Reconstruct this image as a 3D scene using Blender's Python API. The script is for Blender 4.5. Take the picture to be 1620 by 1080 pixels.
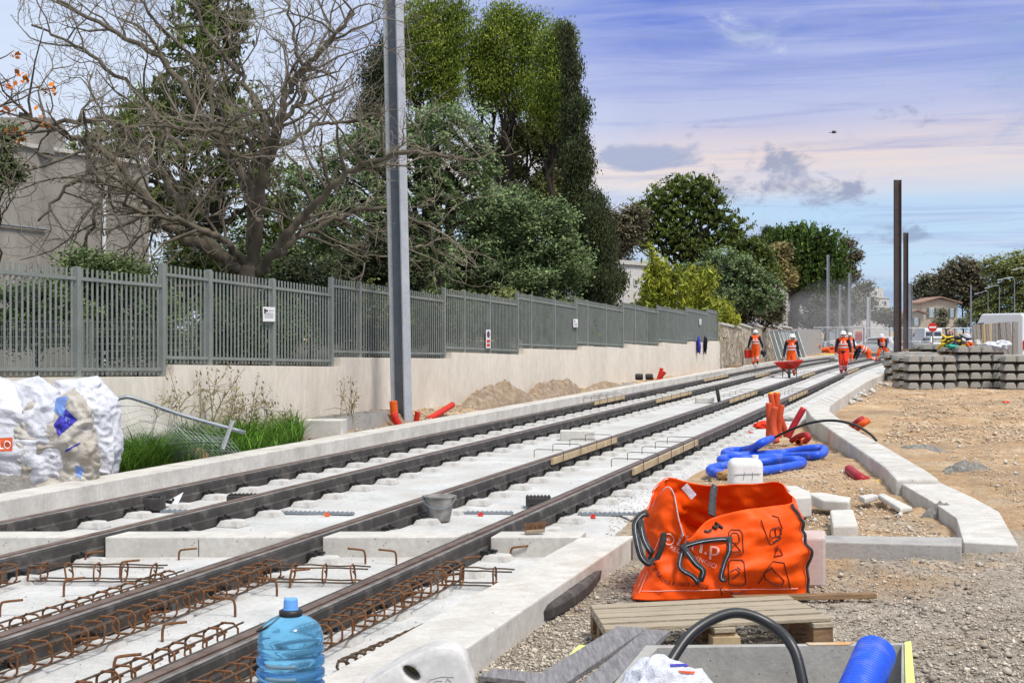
import bpy, math, random
import numpy as np
from mathutils import Vector, Matrix, noise
from mathutils.bvhtree import BVHTree
for _o in list(bpy.data.objects): bpy.data.objects.remove(_o)
SC = bpy.context.scene; COL = SC.collection; R = math.radians
# ------------------------------------------------------------------ camera, sky, sun, exposure
H, F, CX, HY = 1.95, 2250.0, 810.0, 524.0          # eye height, focal length and horizon in photo pixels
cam_d = bpy.data.cameras.new('camera'); cam = bpy.data.objects.new('camera', cam_d); COL.objects.link(cam)
cam.location = (0, 0, H); cam.rotation_euler = (R(90), 0, 0)
cam_d.sensor_width = 36; cam_d.lens = 50; cam_d.shift_y = -(540 - HY) / 1620.0
cam_d.clip_start = 0.1; cam_d.clip_end = 6000
SC.camera = cam
SC.view_settings.view_transform = 'Standard'; SC.view_settings.look = 'None'
SC.view_settings.exposure = 0.22; SC.view_settings.gamma = 1
SC.cycles.max_bounces = 6; SC.cycles.transparent_max_bounces = 12; SC.cycles.volume_bounces = 0
SC.cycles.use_denoising = True
SUN_EL, SUN_ROT = 60, 140                          # sun high, behind the camera and to its right
sd = bpy.data.lights.new('sun', 'SUN'); sun = bpy.data.objects.new('sun', sd); COL.objects.link(sun)
sd.energy = 3.3; sd.angle = R(15); sd.color = (1, .95, .86)
sun.rotation_euler = (R(90 - SUN_EL), 0, R(180 - SUN_ROT))

def s2l(c): return tuple(((v / 12.92) if v <= .04045 else ((v + .055) / 1.055) ** 2.4) for v in c)
W = bpy.data.worlds.new('World'); SC.world = W; W.use_nodes = True
nt = W.node_tree; nt.nodes.clear()
def N(t, **k):
    n = nt.nodes.new(t)
    for a, b in k.items(): setattr(n, a, b)
    return n
def Lk(a, b): nt.links.new(a, b)
def mth(op, a, b=None, c=None, clamp=False):
    n = N('ShaderNodeMath', operation=op); n.use_clamp = clamp
    for i, v in enumerate((a, b, c)):
        if v is None: continue
        if isinstance(v, (int, float)): n.inputs[i].default_value = v
        else: Lk(v, n.inputs[i])
    return n.outputs[0]
def ramp(fac, stops, interp='LINEAR'):
    n = N('ShaderNodeValToRGB'); n.color_ramp.interpolation = interp
    e = n.color_ramp.elements
    while len(e) < len(stops): e.new(.5)
    for el, (p, c) in zip(e, stops):
        el.position = p; el.color = (*c, 1) if len(c) == 3 else c
    Lk(fac, n.inputs[0]); return n.outputs[0]
def mixc(f, a, b, mode='MIX'):
    n = N('ShaderNodeMix', data_type='RGBA', blend_type=mode)
    for sk, v in ((n.inputs['Factor'], f), (n.inputs[6], a), (n.inputs[7], b)):
        if isinstance(v, (int, float)): sk.default_value = v
        elif isinstance(v, tuple): sk.default_value = (*v, 1) if len(v) == 3 else v
        else: Lk(v, sk)
    return n.outputs[2]
tc = N('ShaderNodeTexCoord'); sp = N('ShaderNodeSeparateXYZ'); Lk(tc.outputs['Generated'], sp.inputs[0])
dx, dy, dz = sp.outputs
hor = mth('SQRT', mth('ADD', mth('MULTIPLY', dx, dx), mth('MULTIPLY', dy, dy)))
el = mth('DIVIDE', dz, mth('MAXIMUM', hor, .01))                 # tangent of elevation
az = mth('ARCTAN2', dx, dy)                                       # azimuth, 0 straight ahead
def vec(x, y, z):
    n = N('ShaderNodeCombineXYZ')
    for i, v in enumerate((x, y, z)):
        if isinstance(v, (int, float)): n.inputs[i].default_value = v
        else: Lk(v, n.inputs[i])
    return n.outputs[0]
def nz(v, scale, detail=5, rough=.55, dist=0.0):
    n = N('ShaderNodeTexNoise'); Lk(v, n.inputs['Vector']); n.inputs['Scale'].default_value = scale
    n.inputs['Detail'].default_value = detail; n.inputs['Roughness'].default_value = rough
    n.inputs['Distortion'].default_value = dist; return n.outputs['Fac']
warp = nz(vec(mth('MULTIPLY', az, 2.2), mth('MULTIPLY', el, 7), 0), 1.6, 3)
el2 = mth('ADD', el, mth('MULTIPLY', mth('SUBTRACT', warp, .5), .03))
base = ramp(el2, [(0, s2l((.74, .88, .97))), (.05, s2l((.76, .89, .98))), (.088, s2l((.72, .86, .98))), (.103, s2l((.94, .89, .86))),
                  (.122, s2l((.95, .87, .84))), (.145, s2l((.76, .77, .90))), (.172, s2l((.63, .68, .90))), (.200, s2l((.45, .54, .87))), (.24, s2l((.34, .46, .85))),
                  (.42, (.80, .88, 1.05)), (1, (1.25, 1.28, 1.32))])
streak = nz(vec(mth('MULTIPLY', az, 2.0), mth('MULTIPLY', el, 26), mth('MULTIPLY', az, -.8)), 2.0, 7, .6, .5)
sm = ramp(streak, [(.36, (0, 0, 0)), (.70, (1, 1, 1))])
c1 = mixc(mth('MULTIPLY', sm, .62), base, s2l((.80, .83, .94)))
st2 = nz(vec(mth('MULTIPLY', az, 3.0), mth('MULTIPLY', el, 60), 3.0), 1.6, 8, .65, .8)
c1 = mixc(mth('MULTIPLY', ramp(st2, [(.50, (0, 0, 0)), (.72, (1, 1, 1))]), .55), c1, s2l((.50, .58, .82)))
leftm = ramp(mth('MULTIPLY_ADD', az, -1.0, mth('MULTIPLY', mth('SUBTRACT', warp, .5), .35)), [(-.0, (.10, .10, .10)), (.16, (.9, .9, .9))])
leftm = ramp(mth('ADD', mth('MULTIPLY_ADD', az, -1.0, .5), mth('MULTIPLY', mth('SUBTRACT', warp, .5), .25)), [(.40, (0, 0, 0)), (.66, (1, 1, 1))])
c2 = mixc(mth('MULTIPLY', leftm, .86), c1, s2l((.88, .93, 1.0)))
def cloud(c, ax, ex, ra, re, col, amt, sc=14, lo=.42, hi=.6):
    q = mth('POWER', mth('DIVIDE', mth('SUBTRACT', az, ax), ra), 2)
    w = mth('POWER', mth('DIVIDE', mth('SUBTRACT', el, ex), re), 2)
    g = mth('SUBTRACT', 1.0, mth('ADD', q, w), clamp=True)
    t = nz(vec(az, mth('MULTIPLY', el, 1.7), ax * 9), sc, 8, .62, .4)
    v = mth('ADD', mth('MULTIPLY_ADD', t, 4.5, -1.75), mth('MULTIPLY', mth('SUBTRACT', g, 1.0), 1.0))
    m = ramp(v, [(lo - .25, (0, 0, 0)), (hi + .25, (1, 1, 1))], 'EASE')
    return mixc(mth('MULTIPLY', m, amt), c, col)
grey = s2l((.62, .65, .76))
c3 = cloud(c2, .165, .106, .085, .030, grey, .9, 22, .36, .56)
c3 = cloud(c3, .205, .094, .075, .024, grey, .95, 22, .30, .46)
c3 = cloud(c3, .07, .085, .07, .045, s2l((.80, .83, .92)), .8, 12, .35, .6)
c3 = cloud(c3, .085, .123, .07, .013, s2l((.66, .70, .82)), .9, 16, .3, .5)
c3 = cloud(c3, .15, .07, .05, .016, s2l((.74, .79, .90)), .9, 9, .28, .42)
c3 = cloud(c3, .262, .067, .04, .010, s2l((.60, .68, .80)), .9, 24, .33, .5)
c3 = cloud(c3, .30, .018, .10, .036, s2l((.60, .70, .86)), .95, 5, .1, .45)
c3 = cloud(c3, .0, .09, .14, .03, s2l((.95, .96, 1.0)), .7, 9, .3, .5)
skyt = N('ShaderNodeTexSky', sky_type='NISHITA'); skyt.sun_disc = False
skyt.sun_elevation = R(SUN_EL); skyt.sun_rotation = R(SUN_ROT)
b1 = N('ShaderNodeBackground'); Lk(skyt.outputs[0], b1.inputs[0]); b1.inputs[1].default_value = .08
b2 = N('ShaderNodeBackground'); Lk(c3, b2.inputs[0]); b2.inputs[1].default_value = .88
ms = N('ShaderNodeMixShader'); ms.inputs[0].default_value = .93
Lk(b1.outputs[0], ms.inputs[1]); Lk(b2.outputs[0], ms.inputs[2])
wo = N('ShaderNodeOutputWorld'); Lk(ms.outputs[0], wo.inputs[0])

# ------------------------------------------------------------------ helpers
def PX(x, y, z=0.0):
    "point of the plane at height z seen at photo pixel x, y"
    Y = F * (H - z) / (y - HY); return Vector(((x - CX) / F * Y, Y, z))
def AT(x, y, Y):
    "point at distance Y seen at photo pixel x, y"
    return Vector(((x - CX) / F * Y, Y, H - (y - HY) / F * Y))
def tag(o, label=None, cat=None, group=None, kind=None):
    if label: o['label'] = label
    if cat: o['category'] = cat
    if group: o['group'] = group
    if kind: o['kind'] = kind
    return o
def thing(name, loc, label, cat, group=None, rz=0):
    o = bpy.data.objects.new(name, None); COL.objects.link(o); o.empty_display_size = .2
    o.location = loc; o.rotation_euler = (0, 0, rz); return tag(o, label, cat, group)
def worigin(o):
    v = Vector((0, 0, 0))
    while o: v += o.location; o = o.parent
    return v
def np_mesh(name, V, Fq):
    "mesh from an (n,3) array and an (m,k) array of faces"
    me = bpy.data.meshes.new(name); V = np.asarray(V, dtype=np.float32); Fq = np.asarray(Fq, dtype=np.int32)
    me.vertices.add(len(V)); me.vertices.foreach_set('co', V.ravel())
    k = Fq.shape[1]; me.loops.add(Fq.size); me.loops.foreach_set('vertex_index', Fq.ravel())
    me.polygons.add(len(Fq)); me.polygons.foreach_set('loop_start', np.arange(0, Fq.size, k, dtype=np.int32))
    me.update(calc_edges=True); return me
def link(name, me, mat, parent=None, smooth=False, origin=None):
    o = bpy.data.objects.new(name, me); COL.objects.link(o)
    if mat: me.materials.append(mat)
    if parent: o.parent = parent
    elif origin is not None: o.location = origin
    if smooth:
        for p in me.polygons: p.use_smooth = True
    return o
def basis(d, up=Vector((0, 0, 1))):
    d = Vector(d).normalized()
    if abs(d.dot(up)) > .99: up = Vector((0, 1, 0)) if abs(d.y) < .9 else Vector((1, 0, 0))
    s = d.cross(up).normalized(); u = s.cross(d).normalized(); return d, s, u
class MB:
    def __init__(s): s.v = []; s.f = []
    def add(s, vs, fs):
        n = len(s.v); s.v += [tuple(v) for v in vs]; s.f += [tuple(i + n for i in f) for f in fs]; return s
    def box(s, c, size, rz=0, M=None, taper=1.0):
        x, y, z = [q / 2 for q in size]; t = taper
        vs = [(-x, -y, -z), (x, -y, -z), (x, y, -z), (-x, y, -z), (-x * t, -y * t, z), (x * t, -y * t, z), (x * t, y * t, z), (-x * t, y * t, z)]
        m = M if M is not None else Matrix.Rotation(rz, 3, 'Z'); c = Vector(c)
        return s.add([c + m @ Vector(v) for v in vs], [(0, 3, 2, 1), (4, 5, 6, 7), (0, 1, 5, 4), (1, 2, 6, 5), (2, 3, 7, 6), (3, 0, 4, 7)])
    def beam(s, a, b, w, h, up=Vector((0, 0, 1))):
        a, b = Vector(a), Vector(b); d, sd, u = basis(b - a, Vector(up)); sd = sd * w / 2; u = u * h / 2
        vs = [a - sd - u, a + sd - u, a + sd + u, a - sd + u, b - sd - u, b + sd - u, b + sd + u, b - sd + u]
        return s.add(vs, [(0, 1, 2, 3), (7, 6, 5, 4), (0, 4, 5, 1), (1, 5, 6, 2), (2, 6, 7, 3), (3, 7, 4, 0)])
    def tube(s, pts, r, n=8, caps=True):
        pts = [Vector(p) for p in pts]; rs = r if isinstance(r, (list, tuple)) else [r] * len(pts)
        vs = []; u = None
        for i, p in enumerate(pts):
            d = (pts[min(i + 1, len(pts) - 1)] - pts[max(i - 1, 0)])
            if d.length < 1e-9: d = Vector((0, 0, 1))
            d.normalize()
            if u is None: _, sdv, u = basis(d)
            else:
                u = (u - d * u.dot(d)); u = u.normalized() if u.length > 1e-6 else basis(d)[2]
                sdv = d.cross(u).normalized()
            sdv = d.cross(u).normalized()
            for k in range(n):
                a = 2 * math.pi * k / n; vs.append(p + (sdv * math.cos(a) + u * math.sin(a)) * rs[i])
        fs = []
        for i in range(len(pts) - 1):
            for k in range(n):
                k2 = (k + 1) % n; fs.append((i * n + k, i * n + k2, (i + 1) * n + k2, (i + 1) * n + k))
        if caps: fs.append(tuple(range(n))[::-1]); fs.append(tuple((len(pts) - 1) * n + k for k in range(n)))
        return s.add(vs, fs)
    def prism(s, poly, z0, z1):
        n = len(poly); z1s = z1 if isinstance(z1, (list, tuple)) else [z1] * n
        vs = [(p[0], p[1], z0) for p in poly] + [(p[0], p[1], z1s[i]) for i, p in enumerate(poly)]
        ar = sum(poly[i][0] * poly[(i + 1) % n][1] - poly[(i + 1) % n][0] * poly[i][1] for i in range(n))
        fs = [tuple(range(n))[::-1], tuple(range(n, 2 * n))] + [(i, (i + 1) % n, n + (i + 1) % n, n + i) for i in range(n)]
        if ar < 0: fs = [f[::-1] for f in fs]
        return s.add(vs, fs)
    def lathe(s, prof, c=(0, 0, 0), n=24, cap=True):
        c = Vector(c); vs = []; fs = []
        for r_, z in prof:
            for k in range(n):
                a = 2 * math.pi * k / n; vs.append(c + Vector((r_ * math.cos(a), r_ * math.sin(a), z)))
        for i in range(len(prof) - 1):
            for k in range(n):
                k2 = (k + 1) % n; fs.append((i * n + k, i * n + k2, (i + 1) * n + k2, (i + 1) * n + k))
        if cap: fs.append(tuple(range(n))[::-1]); fs.append(tuple((len(prof) - 1) * n + k for k in range(n)))
        return s.add(vs, fs)
    def sweep(s, path, sec, closed=True):
        path = [Vector(p) for p in path]; m = len(sec); vs = []
        for i, p in enumerate(path):
            d = path[min(i + 1, len(path) - 1)] - path[max(i - 1, 0)]; d.normalize()
            sdv = Vector((d.y, -d.x, 0)).normalized()
            for a, b in sec: vs.append(p + sdv * a + Vector((0, 0, b)))
        fs = []
        for i in range(len(path) - 1):
            for k in range(m if closed else m - 1):
                k2 = (k + 1) % m; fs.append((i * m + k, (i + 1) * m + k, (i + 1) * m + k2, i * m + k2))
        if closed: fs.append(tuple(range(m))); fs.append(tuple((len(path) - 1) * m + k for k in range(m))[::-1])
        return s.add(vs, fs)
    def rock(s, c, r, seed=0, flat=.7, n=2, rough=.35):
        import bmesh
        bm = bmesh.new(); bmesh.ops.create_icosphere(bm, subdivisions=n, radius=1)
        rr = r if isinstance(r, (list, tuple)) else (r, r, r * flat); c = Vector(c)
        vs = []
        for v in bm.verts:
            k = 1 + rough * noise.noise(v.co * 1.6 + Vector((seed * 3.1, seed, 0)))
            vs.append(c + Vector((v.co.x * rr[0] * k, v.co.y * rr[1] * k, v.co.z * rr[2] * k)))
        fs = [tuple(v.index for v in f.verts) for f in bm.faces]; bm.free()
        return s.add(vs, fs)
    def build(s, name, mat, parent=None, smooth=False, bevel=0, sub=0, world=True, seg=2, autos=False):
        if parent:
            off = worigin(parent) if world else Vector((0, 0, 0)); loc = None
        else:
            a = np.array(s.v); off = Vector(((a[:, 0].min() + a[:, 0].max()) / 2, (a[:, 1].min() + a[:, 1].max()) / 2, a[:, 2].min())) if world else Vector((0, 0, 0)); loc = off
        me = bpy.data.meshes.new(name)
        me.from_pydata([(v[0] - off.x, v[1] - off.y, v[2] - off.z) for v in s.v], [], s.f); me.update()
        o = link(name, me, mat, parent, smooth, loc)
        if bevel:
            b = o.modifiers.new('bevel', 'BEVEL'); b.width = bevel; b.segments = seg; b.limit_method = 'ANGLE'; b.angle_limit = R(35)
        if sub:
            b = o.modifiers.new('sub', 'SUBSURF'); b.levels = sub; b.render_levels = sub
        return o
def spline(pts, n=8):
    pts = [Vector(p) for p in pts]; out = []
    P = [pts[0] * 2 - pts[1]] + pts + [pts[-1] * 2 - pts[-2]]
    for i in range(1, len(P) - 2):
        a, b, c, d = P[i - 1:i + 3]
        for k in range(n):
            t = k / n; out.append(.5 * ((2 * b) + (c - a) * t + (2 * a - 5 * b + 4 * c - d) * t * t + (3 * b - a - 3 * c + d) * t ** 3))
    out.append(pts[-1]); return out
def dup(root, loc, rz=None, label=None, group=None, name=None):
    r = root.copy(); COL.objects.link(r); r.location = loc
    if rz is not None: r.rotation_euler = (0, 0, rz)
    if label: r['label'] = label
    if group: r['group'] = group
    for ch in list(root.children):
        c = ch.copy(); COL.objects.link(c); c.parent = r
        for g in list(ch.children):
            d = g.copy(); COL.objects.link(d); d.parent = c
    return r

# ------------------------------------------------------------------ materials
def mat(name, col, col2=None, rough=.8, metal=0.0, scale=6, amt=1.0, bump=.15, bscale=None, spec=.3, lo=.35, hi=.65, detail=6,
        spots=None, world=False, stretch=None, island=0.0, dirt=None, transl=0.0, bdist=.02, sheen=0):
    m = bpy.data.materials.new(name); m.use_nodes = True; t = m.node_tree
    n = t.nodes; l = t.links; bs = n['Principled BSDF']
    bs.inputs['Roughness'].default_value = rough; bs.inputs['Metallic'].default_value = metal
    bs.inputs['Specular IOR Level'].default_value = spec
    if world: g = n.new('ShaderNodeNewGeometry'); co = g.outputs['Position']
    else: g = n.new('ShaderNodeTexCoord'); co = g.outputs['Object']
    if stretch:
        mp = n.new('ShaderNodeMapping'); mp.inputs['Scale'].default_value = stretch; l.new(co, mp.inputs[0]); cos = mp.outputs[0]
    else: cos = co
    def noi(sc, det=detail, ro=.6, src=None):
        q = n.new('ShaderNodeTexNoise'); q.inputs['Scale'].default_value = sc; q.inputs['Detail'].default_value = det
        q.inputs['Roughness'].default_value = ro; l.new(src or cos, q.inputs['Vector']); return q.outputs['Fac']
    def rmp(f, a, b, ca=(0, 0, 0), cb=(1, 1, 1)):
        q = n.new('ShaderNodeValToRGB'); q.color_ramp.elements[0].position = a; q.color_ramp.elements[1].position = b
        q.color_ramp.elements[0].color = (*ca, 1); q.color_ramp.elements[1].color = (*cb, 1); l.new(f, q.inputs[0]); return q.outputs[0]
    def mx(f, a, b, mode='MIX'):
        q = n.new('ShaderNodeMix'); q.data_type = 'RGBA'; q.blend_type = mode
        for sk, v in ((q.inputs['Factor'], f), (q.inputs[6], a), (q.inputs[7], b)):
            if isinstance(v, (int, float)): sk.default_value = v
            elif isinstance(v, tuple): sk.default_value = (*v, 1)
            else: l.new(v, sk)
        return q.outputs[2]
    col2 = col2 or tuple(c * .72 for c in col)
    c = rmp(noi(scale), lo, hi, col2, col)
    fine = rmp(noi(scale * 9, 4, .7), .3, .7, (.86, .86, .86), (1.06, 1.06, 1.06)); c = mx(amt, c, fine, 'MULTIPLY')
    if dirt:
        dcol, dsc, a, b, dam = dirt
        q = n.new('ShaderNodeMath'); q.operation = 'MULTIPLY'; l.new(rmp(noi(dsc, 8, .65, co), a, b), q.inputs[0]); q.inputs[1].default_value = dam
        c = mx(q.outputs[0], c, dcol)
    if spots:
        scol, ssc, sth = spots; v = n.new('ShaderNodeTexVoronoi'); v.inputs['Scale'].default_value = ssc; l.new(co, v.inputs['Vector'])
        c = mx(rmp(v.outputs['Distance'], sth, sth + .05, (1, 1, 1), (0, 0, 0)), c, scol)
    if island:
        gi = n.new('ShaderNodeNewGeometry'); c = mx(1.0, c, rmp(gi.outputs['Random Per Island'], 0, 1, (1 - island,) * 3, (1 + island,) * 3), 'MULTIPLY')
    l.new(c, bs.inputs['Base Color'])
    if bump:
        b = n.new('ShaderNodeBump'); b.inputs['Strength'].default_value = bump; b.inputs['Distance'].default_value = bdist
        l.new(noi(bscale or scale * 6, 6, .7), b.inputs['Height']); l.new(b.outputs[0], bs.inputs['Normal'])
    if transl:
        tr = n.new('ShaderNodeBsdfTranslucent'); l.new(c, tr.inputs[0]); q = n.new('ShaderNodeMixShader'); q.inputs[0].default_value = transl
        l.new(bs.outputs[0], q.inputs[1]); l.new(tr.outputs[0], q.inputs[2]); l.new(q.outputs[0], n['Material Output'].inputs['Surface'])
    return m
K = {}
K['slab'] = mat('slab_concrete', (.61, .61, .60), (.45, .45, .44), .9, scale=2.2, bump=.8, bscale=9, world=True, dirt=((.33, .30, .26), 1.1, .50, .70, .7), spots=((.42, .40, .37), 9, .06), bdist=.03)
K['kerb'] = mat('kerb_concrete', (.60, .58, .54), (.46, .44, .405), .85, scale=2.5, bump=.12, bscale=40, dirt=((.34, .30, .25), 2.2, .52, .74, .75), spots=((.22, .19, .16), 11, .05))
K['kerb2'] = mat('stained_kerb_concrete', (.50, .49, .46), (.34, .33, .31), .9, scale=3, bump=.3, bscale=30, dirt=((.20, .18, .16), 3, .5, .68, .8))
K['wall'] = mat('cream_render', (.74, .68, .585), (.66, .60, .51), .9, scale=1.1, bump=.12, bscale=30, world=True, stretch=(1, 1, .35), dirt=((.46, .39, .30), .7, .52, .76, .5))
K['rubber'] = mat('dark_rubber', (.070, .064, .060), (.038, .035, .033), .75, scale=3, bump=.25, bscale=30, dirt=((.22, .20, .18), 5, .52, .75, .6), spec=.25)
K['rubber2'] = mat('dark_rubber_top', (.22, .21, .20), (.11, .105, .10), .7, scale=5, bump=.2, dirt=((.32, .30, .28), 6, .5, .7, .6))
K['steel'] = mat('rusty_rail_steel', (.26, .19, .15), (.15, .10, .075), .5, metal=.6, scale=7, bump=.1, spec=.5)
K['steelgroove'] = mat('rail_groove', (.03, .028, .026), None, .7)
K['rust'] = mat('rusty_rebar', (.23, .10, .04), (.10, .045, .02), .85, scale=22, bump=.4, bscale=120)
K['rust_dark'] = mat('dark_rebar', (.13, .085, .05), (.06, .04, .03), .85, scale=22, bump=.4, bscale=120)
K['black'] = mat('black_plastic', (.02, .02, .02), (.012, .012, .012), .5, spec=.4, bump=.02)
K['strap'] = mat('black_strap', (.06, .065, .07), (.03, .03, .03), .8, scale=30, bump=.3, bscale=200)
K['fence'] = mat('green_grey_paint', (.25, .27, .25), (.20, .22, .20), .55, scale=3, bump=.03, metal=.2)
K['galv'] = mat('galvanised_steel', (.30, .33, .36), (.22, .245, .27), .45, metal=.45, scale=2, bump=.05, dirt=((.22, .20, .18), 4, .6, .8, .3))
K['galvl'] = mat('galvanised_light', (.52, .54, .57), (.42, .44, .46), .5, metal=.3, scale=3, bump=.04)
K['galvshade'] = mat('shaded_grey_blue_steel', (.17, .19, .215), (.135, .15, .17), .5, metal=.25, scale=2, bump=.05)  # darker steel for the lamp pole's web, its shade put into the colour
K['rustpole'] = mat('brown_weathered_steel', (.085, .063, .058), (.06, .045, .042), .75, scale=2, bump=.05)
K['wood'] = mat('grey_weathered_wood', (.46, .39, .29), (.30, .25, .18), .85, scale=5, stretch=(.6, 12, 12), bump=.4, bscale=14, island=.14, dirt=((.16, .14, .11), 3, .6, .8, .5))
K['woodgrey'] = mat('grey_plank_wood', (.27, .26, .27), (.15, .145, .15), .85, scale=5, stretch=(12, .8, 12), bump=.4, bscale=14, dirt=((.45, .44, .42), 4, .62, .8, .5))
K['woodbrown'] = mat('brown_wet_wood', (.30, .19, .10), (.16, .10, .055), .8, scale=5, stretch=(1, 8, 8), bump=.3)
K['woodyel'] = mat('new_pine_wood', (.52, .40, .24), (.36, .27, .16), .8, scale=6, bump=.2)
K['orangebag'] = mat('orange_woven_plastic', (1.0, .12, .004), (.96, .09, .003), .5, scale=3, bump=.2, bscale=16, spec=.22, amt=.4, transl=.18)
K['orange'] = mat('orange_plastic', (.80, .13, .01), (.62, .08, .01), .5)
K['orangecloth'] = mat('orange_work_cloth', (.95, .12, .012), (.80, .08, .008), .8, scale=9, bump=.3, bscale=40)
K['redcloth'] = mat('red_orange_cloth', (.85, .05, .015), (.65, .03, .01), .8, scale=9, bump=.3, bscale=40)
K['navy'] = mat('navy_cloth', (.018, .02, .035), (.01, .01, .018), .85, scale=9, bump=.3, bscale=40)
K['reflect'] = mat('silver_reflective_tape', (.62, .65, .70), (.5, .52, .58), .4)
K['skin'] = mat('skin', (.50, .28, .18), (.42, .22, .14), .55, bump=0)
K['white'] = mat('white_plastic', (.80, .80, .80), (.70, .70, .70), .4, scale=4, bump=.05)
K['sack'] = mat('white_woven_sack', (.80, .81, .86), (.66, .68, .75), .55, scale=3, bump=.6, bscale=9, bdist=.07, transl=.15)
K['sackdirty'] = mat('muddy_torn_film', (.70, .67, .62), (.42, .37, .30), .5, scale=2.6, bump=.7, bscale=8, bdist=.07, transl=.1)
K['blueprint'] = mat('blue_print', (.05, .045, .42), (.03, .03, .30), .5, bump=.05)
K['skyblue'] = mat('light_blue_print', (.22, .36, .75), (.16, .28, .65), .5, bump=.05)
K['red'] = mat('red_plastic', (.62, .03, .015), (.48, .02, .01), .5, scale=5, bump=.05)
K['darkred'] = mat('dark_red_conduit', (.42, .02, .03), (.30, .012, .02), .5, scale=5, bump=.05)
K['redorange'] = mat('orange_red_conduit', (.66, .10, .03), (.5, .06, .02), .5, scale=5, bump=.05)
K['yellow'] = mat('yellow_plastic', (.85, .60, .02), (.7, .45, .02), .5)
K['blue'] = mat('blue_conduit', (.012, .10, .72), (.01, .075, .60), .45, scale=4, bump=.08, spec=.4, dirt=((.38, .38, .42), 6, .52, .78, .45))
K['conc'] = mat('grey_concrete', (.42, .41, .385), (.30, .29, .275), .9, scale=4, bump=.25, bscale=40, dirt=((.22, .19, .16), 4, .55, .75, .5), spots=((.12, .11, .10), 22, .07))
K['concl'] = mat('pale_concrete', (.60, .58, .54), (.50, .48, .44), .9, scale=4, bump=.15, bscale=40, dirt=((.36, .33, .28), 3, .58, .75, .5))
K['concd'] = mat('old_building_concrete', (.35, .325, .285), (.24, .22, .19), .95, scale=.6, stretch=(1, 1, .25), bump=.2, bscale=10, world=True, dirt=((.20, .18, .155), .5, .5, .72, .6))
K['lime'] = mat('lime_marking_paint', (.72, .85, .22), (.6, .7, .2), .8, scale=12, bump=.3, lo=.3, hi=.55)
K['tan'] = mat('tan_foam', (.55, .38, .20), None, .9)
K['glass'] = mat('dark_window_glass', (.06, .07, .08), (.04, .045, .05), .12, spec=.6, bump=0)
K['paper'] = mat('white_sign_face', (.78, .78, .78), (.75, .75, .75), .5, bump=0)
K['ink'] = mat('black_print', (.03, .02, .02), None, .6, bump=0)
K['pinkprint'] = mat('pale_pink_print', (.92, .52, .44), (.86, .46, .40), .5, bump=0)
K['carwhite'] = mat('white_car_paint', (.72, .74, .77), (.70, .72, .75), .25, spec=.5, bump=0, amt=.2)
K['plaster'] = mat('white_building_plaster', (.66, .63, .60), (.58, .56, .54), .9, scale=.5, bump=.05, world=True)
K['villa'] = mat('cream_villa_plaster', (.55, .46, .36), (.47, .39, .30), .9, scale=.5, bump=.05, world=True)
K['roof'] = mat('terracotta_roof', (.33, .20, .15), (.24, .14, .10), .9, scale=2, bump=.3)
K['bark'] = mat('grey_brown_bark', (.155, .13, .095), (.085, .07, .05), .95, scale=4, stretch=(1, 1, .3), bump=.6, bscale=12, dirt=((.17, .16, .09), 3, .56, .75, .5))
K['twig'] = mat('pale_twig_bark', (.25, .215, .165), (.15, .125, .09), .95, scale=2, bump=0)
K['barkdark'] = mat('dark_bark', (.055, .042, .032), None, .95, scale=4, bump=.4)
K['limeplank'] = K['lime']
def leafm(name, a, b, tr=.15, isl=.62, sc=.9): return mat(name, a, b, .65, scale=sc, bump=0, island=isl, transl=tr, lo=.38, hi=.62, amt=.6, spec=.25)
K['l_oak'] = leafm('grey_green_leaves', (0.198, 0.270, 0.114), (0.086, 0.130, 0.047))
K['l_olive'] = leafm('olive_leaves', (0.240, 0.260, 0.086), (0.112, 0.134, 0.043))
K['l_poplar'] = leafm('yellow_green_sprays', (0.243, 0.299, 0.037), (0.107, 0.158, 0.019))
K['l_cyp'] = leafm('dark_cypress_sprays', (0.063, 0.081, 0.028), (0.028, 0.039, 0.014))
K['l_pine'] = leafm('pine_needles', (0.134, 0.179, 0.032), (0.055, 0.083, 0.017))
K['l_umb'] = leafm('umbrella_pine_needles', (0.089, 0.155, 0.025), (0.038, 0.074, 0.014))
K['l_bamboo'] = leafm('bright_bamboo_leaves', (0.352, 0.367, 0.040), (0.176, 0.218, 0.023))
K['l_brown'] = leafm('brown_green_leaves', (0.165, 0.143, 0.083), (0.083, 0.075, 0.045))
K['l_hazed'] = leafm('hazed_leaves', (0.221, 0.212, 0.145), (0.128, 0.128, 0.085))  # paler, muted leaves: haze in the air put into their colour
K['l_shrub'] = leafm('shrub_leaves', (0.158, 0.221, 0.072), (0.062, 0.092, 0.032))
K['l_gold'] = leafm('gold_cedar_sprays', (0.338, 0.273, 0.111), (0.156, 0.130, 0.052))
K['l_autumn'] = leafm('autumn_leaves', (.62, .22, .015), (.42, .10, .01))
K['grass'] = leafm('green_grass', (0.121, 0.253, 0.028), (0.061, 0.138, 0.017), .3)
K['straw'] = leafm('dry_seed_stalks', (.38, .31, .19), (.22, .20, .09), .2)
# ------------------------------------------------------------------ layout of the line
TT = (1484 - CX) / F                     # sideways run of the track per metre ahead
def bendx(Y): return .0011 * max(0, Y - 62) ** 2
def trk(d, Y, z=0): return Vector((Y * TT - d + bendx(Y), Y, z))
TW, DW = (1534 - CX) / F, 11.6           # the garden wall's line
def wallY(x): return F * DW / (1534 - x)
def wl(Y, z=0, back=0):                  # point on the wall's front face, back = metres behind it
    n = Vector((-1, TW, 0)).normalized(); return Vector((Y * TW - DW, Y, z)) + n * back
YS = [3, 5, 7, 9, 12, 16, 20, 25, 30, 36, 42, 50, 58, 64, 70, 76, 82, 88, 94, 100, 108, 116, 126, 138]

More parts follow.
